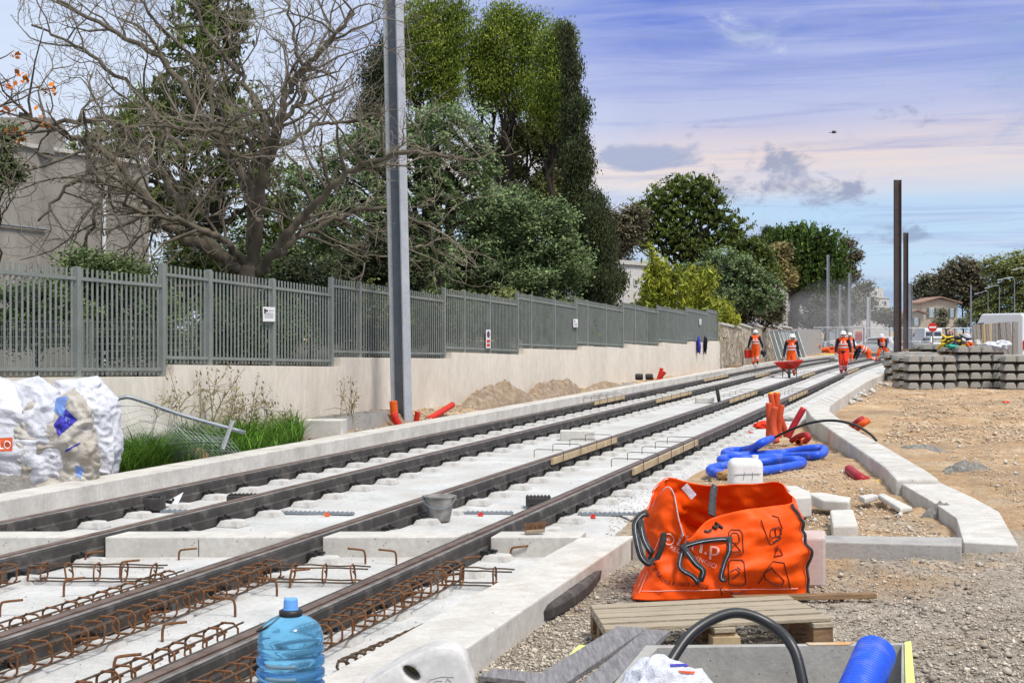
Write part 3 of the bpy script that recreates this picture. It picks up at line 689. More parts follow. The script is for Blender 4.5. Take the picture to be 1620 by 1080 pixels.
# signs on the fence
def sign_on(x, y, w, h, label, name='fence_sign'):
    Y = wallY(x); c = wl(Y, zat(y, Y), .06); s = F / Y; root = thing(name, c, label, 'sign'); ang = -math.atan(TW) + R(90) - R(90)
    W_, H_ = w / s * 1.15, h / s; d = Vector((TW, 1, 0)).normalized(); return root, c, W_, H_, s
def flat(c, ux, uz, nrm, x0, x1, z0, z1, t=.004):
    m = MB(); a = [c + ux * x0 + uz * z0, c + ux * x1 + uz * z0, c + ux * x1 + uz * z1, c + ux * x0 + uz * z1]
    return m.add([p for p in a] + [p + nrm * t for p in a], [(0, 1, 2, 3), (7, 6, 5, 4), (0, 4, 5, 1), (1, 5, 6, 2), (2, 6, 7, 3), (3, 7, 4, 0)])
def sign(x, y, w, h, label, kind):
    Y = wallY(x); c = wl(Y, zat(y, Y), .06); s = F / Y
    ux = Vector((TW, 1, 0)).normalized(); ux = Vector((.80, .6, 0)).normalized() if False else ux
    k = 1 / (ux.x * 1.0 - ux.y * (x - CX) / F)               # metres along the fence per metre across the view
    W_, H_ = abs(w / s * k), h / s; nr = Vector((ux.y, -ux.x, 0)); uz = Vector((0, 0, 1))
    root = thing('fence_sign', c, label, 'sign')
    flat(c, ux, uz, nr, -W_ / 2, W_ / 2, -H_ / 2, H_ / 2, .006).build('plate', K['paper'], root, bevel=.002)
    c2 = c + nr * .007
    if kind == 'cam':
        flat(c2, ux, uz, nr, -W_ * .42, -W_ * .3, H_ * .05, H_ * .38, .002).build('symbol', K['ink'], root)
        flat(c2, ux, uz, nr, -W_ * .3, -W_ * .12, H_ * .18, H_ * .30, .002).build('symbol', K['ink'], root)
        m = MB()
        for j in range(6): 
            q = flat(c2, ux, uz, nr, -W_ * (.38 if j else .05), W_ * (.36 - .04 * (j % 2)), H_ * (.16 - j * .08 if j else .24), H_ * (.18 - j * .08 if j else .28), .002); m.add(q.v, q.f)
        m.build('text_lines', K['inkgrey'], root)
    elif kind == 'red':
        for t0, t1, kk in ((.02, .46, 'plum'), (-.42, -.26, 'red'), (-.2, -.04, 'red')):
            if kk == 'plum':
                m = MB(); ring = [c2 + ux * (W_ * .34 * math.cos(a_)) + uz * (H_ * (.24 + .2 * math.sin(a_))) for a_ in np.linspace(0, 2 * math.pi, 20, endpoint=False)]
                m.add(ring, [tuple(range(20))]); m.build('symbol', K['plum'], root)
            else: flat(c2, ux, uz, nr, -W_ * .35, W_ * .35, H_ * t0, H_ * t1, .002).build('symbol', K['red'], root)
    else:
        m = MB(); q = flat(c2, ux, uz, nr, -W_ * .3, -W_ * .1, H_ * .1, H_ * .35, .002); m.add(q.v, q.f)
        for j in range(4): q = flat(c2, ux, uz, nr, -W_ * .3, W_ * .3, -H_ * (.02 + .1 * j), -H_ * (.05 + .1 * j), .002); m.add(q.v, q.f)
        m.build('text_lines', K['inkgrey'], root)
K['inkgrey'] = mat('grey_print', (.22, .22, .24), None, .6, bump=0); K['plum'] = mat('plum_print', (.16, .05, .10), None, .6, bump=0)
sign(430.5, 497, 19, 23, 'white camera surveillance notice with rounded corners on the fence', 'cam')
sign(776, 536, 7, 29, 'narrow white sign with plum oval and red squares on the fence', 'red')
sign(913.5, 511, 7, 13, 'small white notice on the fence at the fifth step', 'small')
sign(1110, 509, 3, 9, 'tiny white notice on the last long fence section', 'small')
# wire mesh fence standing behind the bars at the left
root = thing('wire_mesh_fence', AT(60, 590, 20.5), 'welded wire mesh fence standing in the garden behind the bars', 'fence'); m = MB()
p0, p1 = AT(-40, 590, 19.6), AT(330, 575, 23)
for k in range(90): q = p0.lerp(p1, k / 90); m.tube([(q.x, q.y, 1.05), (q.x, q.y, 2.05), (q.x + .03, q.y - .06, 2.12)], .004, 3, False)
for k in range(10): z = 1.1 + k * .11; m.tube([(p0.x, p0.y, z), (p1.x, p1.y, z)], .004, 3, False)
m.build('mesh', K['fence'], root)
for t in (.05, .42, .46, .98): q = p0.lerp(p1, t); MB().box((q.x, q.y, 1.58), (.06, .06, 1.1)).build('post', K['fence'], root)
# stone wall continuing beyond the cream wall, then a grey block wall
K['stone'] = mat('pale_rubble_stone', (.46, .39, .29), (.28, .23, .16), .95, scale=2.2, bump=.9, bscale=5, world=True, spots=((.16, .13, .10), 3.2, .0), bdist=.1)
def stone_mat():
    m_ = K['stone']; t = m_.node_tree; n = t.nodes; l = t.links; bs = n['Principled BSDF']
    g = n.new('ShaderNodeNewGeometry'); v = n.new('ShaderNodeTexVoronoi'); v.feature = 'DISTANCE_TO_EDGE'; v.inputs['Scale'].default_value = 3.2; l.new(g.outputs['Position'], v.inputs['Vector'])
    v2 = n.new('ShaderNodeTexVoronoi'); v2.inputs['Scale'].default_value = 3.2; l.new(g.outputs['Position'], v2.inputs['Vector'])
    r_ = n.new('ShaderNodeValToRGB'); r_.color_ramp.elements[0].color = (.13, .11, .09, 1); r_.color_ramp.elements[1].position = .07; r_.color_ramp.elements[1].color = (1, 1, 1, 1); l.new(v.outputs['Distance'], r_.inputs[0])
    r2 = n.new('ShaderNodeValToRGB'); r2.color_ramp.elements[0].color = (.24, .19, .13, 1); r2.color_ramp.elements[1].color = (.62, .55, .44, 1); l.new(v2.outputs['Color'], r2.inputs[0])
    q = n.new('ShaderNodeMix'); q.data_type = 'RGBA'; q.blend_type = 'MULTIPLY'; q.inputs['Factor'].default_value = 1; l.new(r2.outputs[0], q.inputs[6]); l.new(r_.outputs[0], q.inputs[7]); l.new(q.outputs[2], bs.inputs['Base Color'])
stone_mat()
root = thing('stone_wall', wl(68), 'rubble stone wall with pale coping steps behind the first worker', 'wall')
for x0, x1, t0, t1 in ((1139, 1171, 513, 520), (1171, 1193, 514, 521), (1193, 1211, 514, 520), (1211, 1236, 515, 521), (1236, 1252, 517, 520)):
    Y0, Y1 = wallY(x0), wallY(x1); z0, z1 = zat(t0, Y0), zat(t1, Y1); a, b = wl(Y0), wl(Y1); c, d = wl(Y1, 0, .35), wl(Y0, 0, .35)
    MB().prism([(a.x, a.y), (b.x, b.y), (c.x, c.y), (d.x, d.y)], -.3, [z0, z1, z1, z0]).build('stone_section', K['stone'], root)
    a2, b2, c2, d2 = wl(Y0, 0, -.06), wl(Y1, 0, -.06), wl(Y1, 0, .41), wl(Y0, 0, .41); mm = MB()
    mm.prism([(a2.x, a2.y), (b2.x, b2.y), (c2.x, c2.y), (d2.x, d2.y)], 0, [z0 + .1, z1 + .1, z1 + .1, z0 + .1])
    for k, zz in zip(range(4), (z0, z1, z1, z0)): mm.v[k] = (mm.v[k][0], mm.v[k][1], zz + .004)
    mm.build('coping', K['concl'], root)
root = thing('block_wall', wl(100), 'grey block wall continuing after the stone wall', 'wall'); a, b, c, d = wl(wallY(1253)), wl(wallY(1300)), wl(wallY(1300), 0, .3), wl(wallY(1253), 0, .3)
MB().prism([(a.x, a.y), (b.x, b.y), (c.x, c.y), (d.x, d.y)], -.3, [zat(520, a.y), zat(521, b.y), zat(521, b.y), zat(520, a.y)]).build('wall', K['conc'], root)

# ------------------------------------------------------------------ poles
def hpole(px, base, Y, w, h, label, mt, mtl=None, rot=0, lean=0, z0=0, plate=True):
    b = Vector(((px - CX) / F * Y, Y, z0)); root = thing('steel_pole', b, label, 'pole', 'steel catenary poles along the line'); t = w * .12
    m = MB(); m.box((0, 0, h / 2), (w, t, h)); o1 = m.build('web', K[mt], root, world=False)
    for s_ in (-1, 1):
        m = MB(); m.box((s_ * (w / 2 + t / 2), 0, h / 2), (t, w * .95, h)); m.build('flange', K[mtl or mt], root, world=False, bevel=.004)
    if plate: MB().box((0, 0, .015), (w * 1.6, w * 1.6, .03)).build('base_plate', K[mt], root, world=False)
    root.rotation_euler = (0, lean, rot); return root
p = hpole(636, 672, 27.2, .26, 9.5, 'tall grey H-section pole standing behind the left kerb, cut by the top edge', 'galvshade', 'galvl', rot=R(-28), z0=.06)  # shade painted into the web colour, side light into the paler flanges
p.rotation_euler = (0, R(-1.45), R(-30))
hpole(1420, 576, 71, .27, 9.2, 'tall dark brown pole, taller of the close pair by the sleeper stacks', 'rustpole', rot=R(0), z0=.3)
hpole(1433, 560, 109, .27, 9.2, 'dark brown pole, shorter of the close pair by the sleeper stacks', 'rustpole', rot=R(0), z0=.3)
for x, top, w, lb, mt in ((1310, 403, .24, 'grey pole right of the umbrella pine', 'galv'), (1329, 450, .2, 'faint dusty pole, second right of the umbrella pine', 'galv'), (1344, 432, .24, 'faint dusty pole before the white far building', 'galv'),
                      (1374, 470, .3, 'short pale pole behind the walking workers', 'galvl'), (1440, 448, .3, 'faint pole right of the dark brown pair', 'galv')):
    Y = min(138, 7.4 / ((HY - top) / F)); hpole(x, 0, Y, w * .9, zat(top, Y), lb, mt, z0=0)
# ------------------------------------------------------------------ trees and plants
def leaf_mesh(name, C, size, mt, parent, aspect=1.8, up=0.0, seed=1, vary=.5):
    r_ = np.random.default_rng(seed); C = np.asarray(C); n = len(C)
    d = r_.normal(size=(n, 3)); d[:, 2] += up * 2; d /= np.linalg.norm(d, axis=1)[:, None]
    if up < .3:                                            # leaves lie flat-ish and face the sky
        nn = r_.normal(size=(n, 3)); nn[:, 2] = np.abs(nn[:, 2]) + .7; nn[:, 1] -= .35; nn /= np.linalg.norm(nn, axis=1)[:, None]
        d -= nn * (d * nn).sum(1)[:, None]; d /= np.linalg.norm(d, axis=1)[:, None]; e = np.cross(nn, d)
    else: e = r_.normal(size=(n, 3))
    e -= d * (e * d).sum(1)[:, None]; e /= np.linalg.norm(e, axis=1)[:, None]
    s = (size * (1 + vary * r_.uniform(-1, 1, n)))[:, None]
    V = np.stack([C - d * s * aspect / 2, C + e * s / 2, C + d * s * aspect / 2, C - e * s / 2], 1).reshape(-1, 3)
    off = worigin(parent) if parent else Vector((0, 0, 0)); V = V - np.array(off)
    return link(name, np_mesh(name, V, np.arange(4 * n).reshape(-1, 4)), mt, parent)
def blob_pts(blobs, n, seed, clump=.5, per=26, shell=.55, gap=.46, spiky=False):
    r_ = np.random.default_rng(seed); out = []
    blobs = [(c, (q[0] * .86, q[1] * .86, q[2] * .84)) for c, q in blobs]; bl = list(blobs)
    for c, rr in blobs:                                   # smaller lumps round the rim break up the outline
        for _ in range(7):
            u = r_.normal(size=3); u /= np.linalg.norm(u); u[2] = u[2] * .8 + .2; k = r_.uniform(.28, .5); st = 1.15 if spiky else .9
            bl.append((Vector(np.array(c) + u * np.array(rr) * r_.uniform(.65, .92)), (rr[0] * k * (.6 if spiky else 1), rr[1] * k, rr[2] * k * st)))
    blobs = bl
    w = np.array([(b[1][0] * b[1][1] * b[1][2]) ** .62 for b in blobs]); w /= w.sum()
    for (c, rr), wk in zip(blobs, w):
        nc = max(3, int(n * wk / per)); u = r_.normal(size=(nc, 3)); u /= np.linalg.norm(u, axis=1)[:, None]
        rad = shell + (1 - shell) * r_.uniform(0, 1, nc) ** .7; cc = np.array(c) + u * rad[:, None] * np.array(rr)
        cs = clump * r_.uniform(.55, 1.3, nc)
        g = np.clip(r_.normal(size=(nc, per, 3)) * .5, -.85, .85); g[:, :, 2] *= .75
        out.append((cc[:, None, :] + g * cs[:, None, None]).reshape(-1, 3))
    P = np.concatenate(out); L = np.mean([b[1][0] for b in blobs]) * 1.25; f = np.zeros(len(P))
    for _ in range(9): k = r_.normal(size=3); k /= np.linalg.norm(k); f += np.sin(P @ k * 6.28 / (L * r_.uniform(.45, 1.4)) + r_.uniform(0, 6.28))
    return P[f > np.quantile(f, gap)]
def pb(x, y, rx, ry, Y, dY=0, deep=1.0):
    "an ellipsoid clump given by photo pixels at distance Y"
    s = F / Y; return (AT(x, y, Y + dY), (rx / s, rx / s * deep, ry / s))
def limb(m, a, b, r0, r1, seed, wob=.12, n=7, sides=6):
    a, b = Vector(a), Vector(b); L = (b - a).length; pts = []
    for i in range(n + 1):
        t = i / n; q = a.lerp(b, t); k = wob * L * math.sin(math.pi * t)
        q += Vector((noise.noise(Vector((seed, t * 3, 0))), noise.noise(Vector((seed, t * 3, 9))), noise.noise(Vector((seed, t * 3, 5))) * .6)) * k * 2; pts.append(q)
    m.tube(pts, [r0 + (r1 - r0) * i / n for i in range(n + 1)], sides); return pts
def tree(name, label, cat, base, blobs, n, size, leaf, seed, tr=.2, bark='barkdark', clump=.5, per=26, aspect=1.8, up=0, group='trees beyond the garden fence', shell=.5, fork=.45, trunk_top=None, ground=0.0, gap=.46):
    base = Vector((base[0], base[1], ground)); root = thing(name, base, label, cat, group)
    pts = blob_pts(blobs, int(n * 1.35), seed, clump, per, shell, spiky=up >= .9, gap=gap); leaf_mesh('crown', pts, size, K[leaf], root, aspect, up, seed)
    m = MB(); top = trunk_top or max((b[0] for b in blobs), key=lambda v: v[2]); mid = base.lerp(Vector(top), fork)
    P = limb(m, base, mid, tr, tr * .7, seed, .05); random.seed(seed)
    for b in blobs:
        c = Vector(b[0]); Q = limb(m, mid, c, tr * .5, tr * .12, seed + c.x, .12)
        for j in range(5):
            u = Vector((random.gauss(0, 1), random.gauss(0, 1), random.gauss(.3, .8))).normalized(); e = c + Vector((u.x * b[1][0], u.y * b[1][1], u.z * b[1][2])) * .85
            limb(m, Q[random.choice((3, 4, 5))], e, tr * .22, tr * .05, seed + j * 7, .15, 5, 4)
    m.build('trunk', K[bark], root); return root

# bare tree with many branching limbs behind the fence
def bare_tree(Y=27.0):
    s = F / Y; base = AT(392, 520, Y); base.z = 1.05; root = thing('bare_tree', base, 'large leafless tree with spreading grey branches behind the fence', 'tree', 'trees beyond the garden fence')
    random.seed(11); big = MB(); tw = MB(); TW_ = []
    def at(x, y, dy=0): return AT(x, y, Y + dy)
    def path(pts): return spline([at(*p) for p in pts], 7)
    trunk = path([(392, 540), (388, 470, 0), (392, 420, 0)]); big.tube(trunk, [.27 - .07 * i / len(trunk) for i in range(len(trunk))], 10)
    limbs = [([(385, 430), (340, 400, -.5), (265, 360, -1), (225, 310, -1.3), (170, 250, -1.5), (110, 215, -2), (30, 180, -2.5)], .19),
             ([(388, 425), (330, 385, .5), (300, 350, 1), (265, 290, 1.4), (200, 205, 1.7), (120, 190, 2), (20, 215, 2.4)], .18),
             ([(395, 430), (400, 350, 0), (385, 280, 0), (330, 200, .3), (270, 110, .6), (200, 60, .8), (90, 0, 1)], .17),
             ([(400, 425), (410, 330, -.5), (420, 250, -.8), (445, 190, -1), (455, 140, -1), (500, 90, -1.2), (560, 20, -1.4)], .17),
             ([(405, 435), (455, 370, -.5), (500, 320, -1), (560, 270, -1.5), (640, 240, -2), (720, 250, -2.2)], .14),
             ([(405, 435), (450, 390, .5), (520, 350, 1), (600, 330, 1.4), (690, 360, 1.8)], .11),
             ([(390, 420), (350, 380, -1), (290, 352, -1.6), (235, 335, -2), (180, 318, -2.4)], .11),
             ([(385, 300), (420, 210, .5), (380, 120, .8), (330, 60, 1), (300, -20, 1)], .09),
             ([(415, 260), (380, 215, -1), (310, 205, -1.5), (220, 200, -2)], .07),
             ([(440, 200), (480, 150, 0), (470, 80, 0), (450, 0, 0)], .07),
             ([(430, 240), (500, 200, 1), (560, 190, 1.4), (640, 170, 1.8)], .06),
             ([(230, 310), (190, 300, -1), (110, 290, -1.4), (60, 350, -1.8)], .07),
             ([(200, 290), (165, 310, -1.2), (140, 370, -1.5), (120, 410, -1.6)], .06),
             ([(290, 240), (220, 150, 1), (130, 80, 1.4), (50, 40, 1.6)], .07),
             ([(330, 200), (330, 120, .5), (250, 40, 1), (200, -30, 1)], .06)]
    nodes = []
    for pts, r0 in limbs:
        r0 *= .62
        P = path(pts); n = len(P); rs = [r0 * (1 - .82 * i / n) + .012 for i in range(n)]
        for i in range(1, n - 1): P[i] += Vector((random.gauss(0, .03), random.gauss(0, .05), random.gauss(0, .03)))
        big.tube(P, rs, 7)
        for i in range(int(n * .22), n): nodes.append((P[i], (P[min(i + 1, n - 1)] - P[i - 1]).normalized(), rs[i]))
    def twig(p, d, r, L, depth):
        n = 5; pts = [p]; q = p.copy(); dd = d.copy()
        for i in range(n):
            dd = (dd + Vector((random.gauss(0, .28), random.gauss(0, .28), random.gauss(.04, .26)))).normalized(); q = q + dd * L / n; pts.append(q.copy())
        (big if r > .022 else tw).tube(pts, [max(.0036, r * (1 - .7 * i / n)) for i in range(n + 1)], 5 if r > .022 else 3, False)
        if depth > 0:
            for k in range(random.choice((2, 3, 3)) if depth > 1 else 3):
                i = random.randint(1, n); nd = (dd + Vector((random.gauss(0, .7), random.gauss(0, .6), random.gauss(.12, .6)))).normalized()
                twig(pts[i], nd, r * .55, L * random.uniform(.5, .75), depth - 1)
    for p, d, r in nodes:
        if random.random() < .5:
            nd = (d * .6 + Vector((random.gauss(0, .7), random.gauss(0, .6), random.gauss(.25, .6)))).normalized()
            twig(p, nd, min(.035, r * .45 + .008), random.uniform(.9, 1.9), 3)
    big.build('trunk', K['bark'], root, smooth=True); tw.build('twigs', K['twig'], root); print('twigs', len(tw.v))
bare_tree()
def T(name, label, cat, x, Y, blobs, n, size, leaf, seed, **k):
    q_ = k.pop('sc', 1); Y *= q_; size *= q_; k['clump'] = k.get('clump', .5) * q_; k['tr'] = k.get('tr', .2) * q_
    if Y < 66:
        Y2 = max([Y] + [wallY(b[0] + b[2] * .8) + .8 + 1.0 * b[2] * Y / F for b in blobs if b[0] + b[2] < 1140 and b[1] + b[3] > 400]); size *= Y2 / Y; Y = Y2
    size *= .62; n = int(n * 1.6)
    if k.get('up', 0) >= .9: size *= .72; n = int(n * 1.5)
    bl = [pb(*b[:4], Y, *(b[4:])) for b in blobs]; b0 = AT(x, 600, Y)
    return tree(name, label, cat, (b0.x, b0.y), bl, n, size, leaf, seed, **k)
T('pine_tree', 'sparse pine seen through the bare tree', 'tree', 330, 42, [(320, 60, 70, 90), (300, 170, 110, 80, 2), (230, 225, 90, 60), (370, 250, 80, 90), (430, 320, 60, 80), (280, 330, 110, 60, 1), (350, 20, 50, 60), (160, 245, 50, 30)], 26000, .11, 'l_pine', 21, aspect=3.5, clump=.55, up=.4, gap=.60)
T('holm_oak', 'broad grey green evergreen crown right of the tall lamp pole', 'tree', 690, 36, [(690, 220, 85, 60), (620, 230, 70, 60), (560, 260, 60, 60), (730, 290, 60, 60), (650, 320, 100, 80), (560, 360, 90, 80), (740, 250, 40, 60), (640, 410, 100, 60), (500, 300, 50, 60)], 70000, .075, 'l_oak', 22, tr=.22, clump=.42, per=40, ground=1)
T('evergreen_oak', 'rounded brown green crown between the grey green oak and the cypress', 'tree', 840, 40, [(835, 220, 50, 34), (795, 262, 40, 40), (882, 240, 34, 36), (860, 300, 46, 40), (800, 320, 30, 40)], 30000, .08, 'l_olive', 23, tr=.2, clump=.42, per=34, ground=1, gap=.5, sc=1.35)
T('olive_tree', 'loose olive coloured tree just behind the fence middle', 'tree', 790, 32, [(800, 340, 70, 55), (850, 385, 75, 60), (760, 400, 60, 60), (900, 420, 45, 50), (700, 430, 60, 45), (820, 445, 90, 40), (880, 350, 35, 40), (850, 430, 70, 40), (760, 350, 50, 50)], 64000, .065, 'l_oak', 24, tr=.10, clump=.36, per=24, shell=.35, ground=1, gap=.38)
T('poplar_tree', 'tall yellow green tree directly right of the top of the lamp pole', 'tree', 690, 52, [(690, 75, 52, 80), (660, 40, 40, 50), (720, 50, 30, 60), (645, 120, 34, 60), (700, 130, 38, 60)], 36000, .085, 'l_poplar', 25, aspect=2.6, up=.9, clump=.5, per=30, ground=1, gap=.52)
T('poplar_tree', 'tall yellow green tree in the middle of the tall group', 'tree', 800, 53, [(800, 80, 50, 75), (770, 130, 45, 60), (835, 60, 34, 50), (800, 40, 30, 36), (760, 90, 24, 60), (815, 150, 38, 46)], 36000, .085, 'l_poplar', 26, aspect=2.6, up=.9, clump=.5, per=30, ground=1, gap=.52)
T('poplar_tree', 'yellow green tree leaning against the dark cypress', 'tree', 878, 51, [(880, 110, 34, 70), (865, 160, 40, 60), (890, 65, 18, 34), (885, 185, 32, 40)], 22000, .085, 'l_poplar', 27, aspect=2.6, up=.9, clump=.45, per=30, ground=1, gap=.52)
T('poplar_tree', 'darker narrow tree directly left of the tall lamp pole', 'tree', 595, 50, [(598, 130, 26, 70), (590, 190, 30, 60), (615, 90, 16, 40)], 12000, .085, 'l_cyp', 28, aspect=2.6, up=.9, clump=.45, per=30, ground=1, gap=.52)
T('cypress_tree', 'tall pointed dark cypress at the right end of the tall group', 'tree', 925, 46, [(898, 75, 7, 34), (903, 125, 13, 48), (908, 190, 21, 58), (914, 260, 27, 60), (922, 340, 38, 64), (932, 410, 48, 52), (940, 450, 52, 34), (893, 48, 4, 14)], 52000, .075, 'l_cyp', 29, aspect=2.8, up=1.1, clump=.36, per=34, shell=.3, ground=1)
T('cypress_tree', 'second dark cypress, shorter, before the white building', 'tree', 950, 48, [(950, 400, 22, 70), (955, 450, 25, 40), (938, 350, 12, 30)], 16000, .07, 'l_cyp', 30, aspect=2.8, up=1.1, clump=.34, per=30, shell=.3)
T('dark_tree', 'dark brown green tree left of the wide pine', 'tree', 965, 84, [(960, 355, 32, 30), (985, 370, 32, 34), (1000, 350, 22, 24), (965, 400, 40, 30)], 16000, .15, 'l_brown', 31, clump=.7, per=26)
T('pine_tree', 'wide pine with open branches over the yellow green bamboo', 'tree', 1085, 88, [(1088, 296, 36, 14), (1052, 308, 30, 13), (1035, 330, 34, 14), (1112, 318, 38, 14), (1018, 352, 26, 14), (1075, 342, 40, 14), (1132, 345, 28, 12), (1166, 358, 15, 10), (1060, 372, 46, 15), (1140, 376, 28, 12), (1010, 378, 24, 15), (1090, 395, 44, 14)], 40000, .14, 'l_pine', 32, tr=.3, aspect=3, up=.5, clump=.75, per=40, shell=.5, gap=.60)
def bamboo(x, w, ytop, Y, n, label, seed, size=.07):
    random.seed(seed); b = AT(x, 600, Y); b.z = 0; s = F / Y; root = thing('bamboo_clump', b, label, 'bamboo', 'shrubs beyond the wall'); m = MB(); lp = []; hh = zat(ytop, Y)
    for k in range(n):
        u = random.uniform(-1, 1); top = hh * (1 - .42 * abs(u) ** 1.6) * random.uniform(.72, 1.06); a = b + Vector((u * w / s * .55, random.uniform(-.8, .8), 0)); e = b + Vector((u * w / s + random.gauss(0, .25), random.uniform(-1.2, 1.2), top)); mid = a.lerp(e, .6) + Vector((-(e.x - a.x) * .25, 0, top * .08))
        P = spline([a, mid, e], 9); m.tube(P, [.022 * (1 - .8 * i / len(P)) + .003 for i in range(len(P))], 4, False)
        for i in range(3, len(P)):
            r_ = .32 * (1 - .72 * (i / len(P)) ** 2)
            for j in range(34): lp.append(P[i] + Vector((random.gauss(0, r_), random.gauss(0, r_), random.gauss(-.05, .17))))
    m.build('trunk', K['l_bamboo'], root); leaf_mesh('crown', lp, size, K['l_bamboo'], root, 4.0, .35, seed)
bamboo(1052, 44, 392, 66, 26, 'bright yellow green bamboo clump beside the end of the fence', 3); bamboo(1100, 26, 420, 67, 16, 'lower yellow green bamboo plumes right of the bright clump', 4)
T('olive_bush', 'rounded grey green tree right of the bright bamboo', 'tree', 1150, 76, [(1150, 425, 45, 30), (1120, 440, 34, 32), (1185, 440, 30, 34), (1155, 465, 55, 34), (1205, 470, 30, 34)], 32000, .12, 'l_oak', 34, tr=.15, clump=.5, per=30)
T('olive_bush', 'dark brown green bush over the stone wall', 'bush', 1190, 80, [(1175, 490, 30, 26), (1210, 485, 26, 30), (1140, 495, 30, 20), (1228, 500, 12, 20)], 20000, .12, 'l_brown', 35, tr=.15, clump=.5, per=30)
T('bamboo_clump', 'small yellow green shrub right behind the fence end', 'bush', 1140, 70, [(1140, 492, 18, 20), (1112, 488, 10, 14), (1155, 505, 10, 10)], 5000, .11, 'l_bamboo', 36, tr=.03, aspect=3, up=.9, clump=.35, per=20, group='shrubs beyond the wall')
T('cypress_tree', 'small dark pointed cypress left of the umbrella pine', 'tree', 1214, 100, [(1214, 372, 7, 16), (1214, 395, 10, 22), (1212, 415, 13, 24), (1198, 385, 7, 16)], 7000, .13, 'l_cyp', 37, aspect=2.6, up=1.1, clump=.4, per=24, shell=.3, sc=1.5)
T('pine_tree', 'dark pine top filling the gap between the wide pine and the umbrella pine', 'tree', 1185, 125, [(1165, 385, 20, 14), (1190, 392, 22, 16), (1205, 408, 22, 18), (1175, 408, 26, 18), (1215, 430, 20, 18), (1185, 430, 26, 16)], 16000, .17, 'l_pine', 92, clump=.7, per=28, aspect=2.6)
T('gold_cedar', 'golden brown cedar before the umbrella pine', 'tree', 1222, 92, [(1205, 400, 16, 14), (1235, 400, 14, 16), (1225, 425, 24, 20), (1240, 440, 18, 18), (1200, 425, 14, 18)], 9000, .14, 'l_gold', 38, aspect=2.4, clump=.5, per=16, shell=.4, sc=1.5)
T('umbrella_pine', 'big rounded umbrella pine with a dark forked trunk before a white building', 'tree', 1256, 98, [(1262, 374, 44, 13), (1298, 382, 34, 14), (1232, 390, 22, 16), (1270, 400, 40, 16), (1312, 405, 22, 18), (1250, 420, 26, 16), (1290, 428, 34, 16), (1318, 434, 18, 14), (1262, 445, 24, 12), (1298, 452, 28, 11), (1232, 412, 14, 12)], 52000, .14, 'l_umb', 39, tr=.42, aspect=2.6, up=.6, clump=.8, per=40, shell=.55, fork=.42, trunk_top=AT(1256, 380, 147), sc=1.5, gap=.55)
T('pine_tree', 'slim pine showing right of the umbrella pine', 'tree', 1338, 118, [(1340, 388, 14, 10), (1352, 405, 12, 9), (1335, 415, 16, 12), (1345, 435, 14, 10), (1328, 440, 18, 12)], 9000, .17, 'l_brown', 40, aspect=2.6, clump=.6, per=26, sc=1.4, gap=.60)
T('dusty_tree', 'dust veiled tree under the slim pine', 'tree', 1305, 132, [(1290, 475, 30, 30), (1315, 470, 26, 30), (1300, 505, 40, 22), (1340, 490, 24, 34)], 20000, .22, 'l_hazed', 41, clump=.8, per=26, sc=1.3)
T('dusty_tree', 'dust veiled dark tree before the far white building', 'tree', 1372, 150, [(1362, 458, 11, 8), (1374, 452, 5, 7), (1376, 478, 7, 16), (1365, 490, 16, 14), (1398, 500, 20, 11), (1345, 500, 22, 16), (1415, 507, 16, 10)], 16000, .2, 'l_hazed', 42, clump=.8, per=24, sc=1.25)
T('round_tree', 'brown green tree right of the dark pole pair', 'tree', 1462, 330, [(1465, 448, 18, 16), (1475, 465, 16, 18), (1452, 465, 12, 16), (1458, 490, 18, 20)], 12000, .5, 'l_hazed', 43, clump=1.5, per=24, group='trees behind the far houses')
T('round_tree', 'broad brown green tree above the cream villa', 'tree', 1525, 310, [(1520, 425, 26, 22), (1500, 445, 22, 22), (1545, 440, 26, 26), (1525, 460, 40, 24), (1550, 480, 30, 24), (1490, 470, 14, 16)], 24000, .48, 'l_brown', 44, clump=1.8, per=30, group='trees behind the far houses')
T('round_tree', 'broad tree at the right edge behind the street lamps', 'tree', 1600, 300, [(1600, 430, 34, 28), (1575, 425, 20, 22), (1625, 420, 30, 26), (1590, 465, 30, 28), (1625, 470, 30, 34), (1570, 490, 26, 26), (1605, 500, 34, 20), (1550, 502, 20, 16)], 32000, .42, 'l_olive', 45, clump=1.8, per=30, group='trees behind the far houses')  # muted leaf colour also carries the haze over this tree
T('leafless_bush', 'brown leafy bush growing against the cream villa', 'bush', 1500, 215, [(1492, 496, 8, 9), (1488, 510, 12, 9), (1525, 512, 12, 9)], 5000, .22, 'l_hazed', 46, clump=.6, per=20, group='trees behind the far houses')
T('tall_hedge', 'dark evergreen hedge low behind the bare tree trunk', 'hedge', 400, 47, [(330, 430, 70, 60), (430, 400, 80, 70), (520, 430, 70, 70), (400, 470, 110, 50)], 26000, .10, 'l_shrub', 90, clump=.55, per=26, gap=.15, ground=1)
T('tall_hedge', 'dark evergreen hedge low behind the tall lamp pole', 'hedge', 640, 50, [(590, 430, 60, 60), (670, 420, 70, 60), (750, 440, 60, 50), (690, 470, 100, 40)], 22000, .10, 'l_shrub', 91, clump=.55, per=26, gap=.15, ground=1)
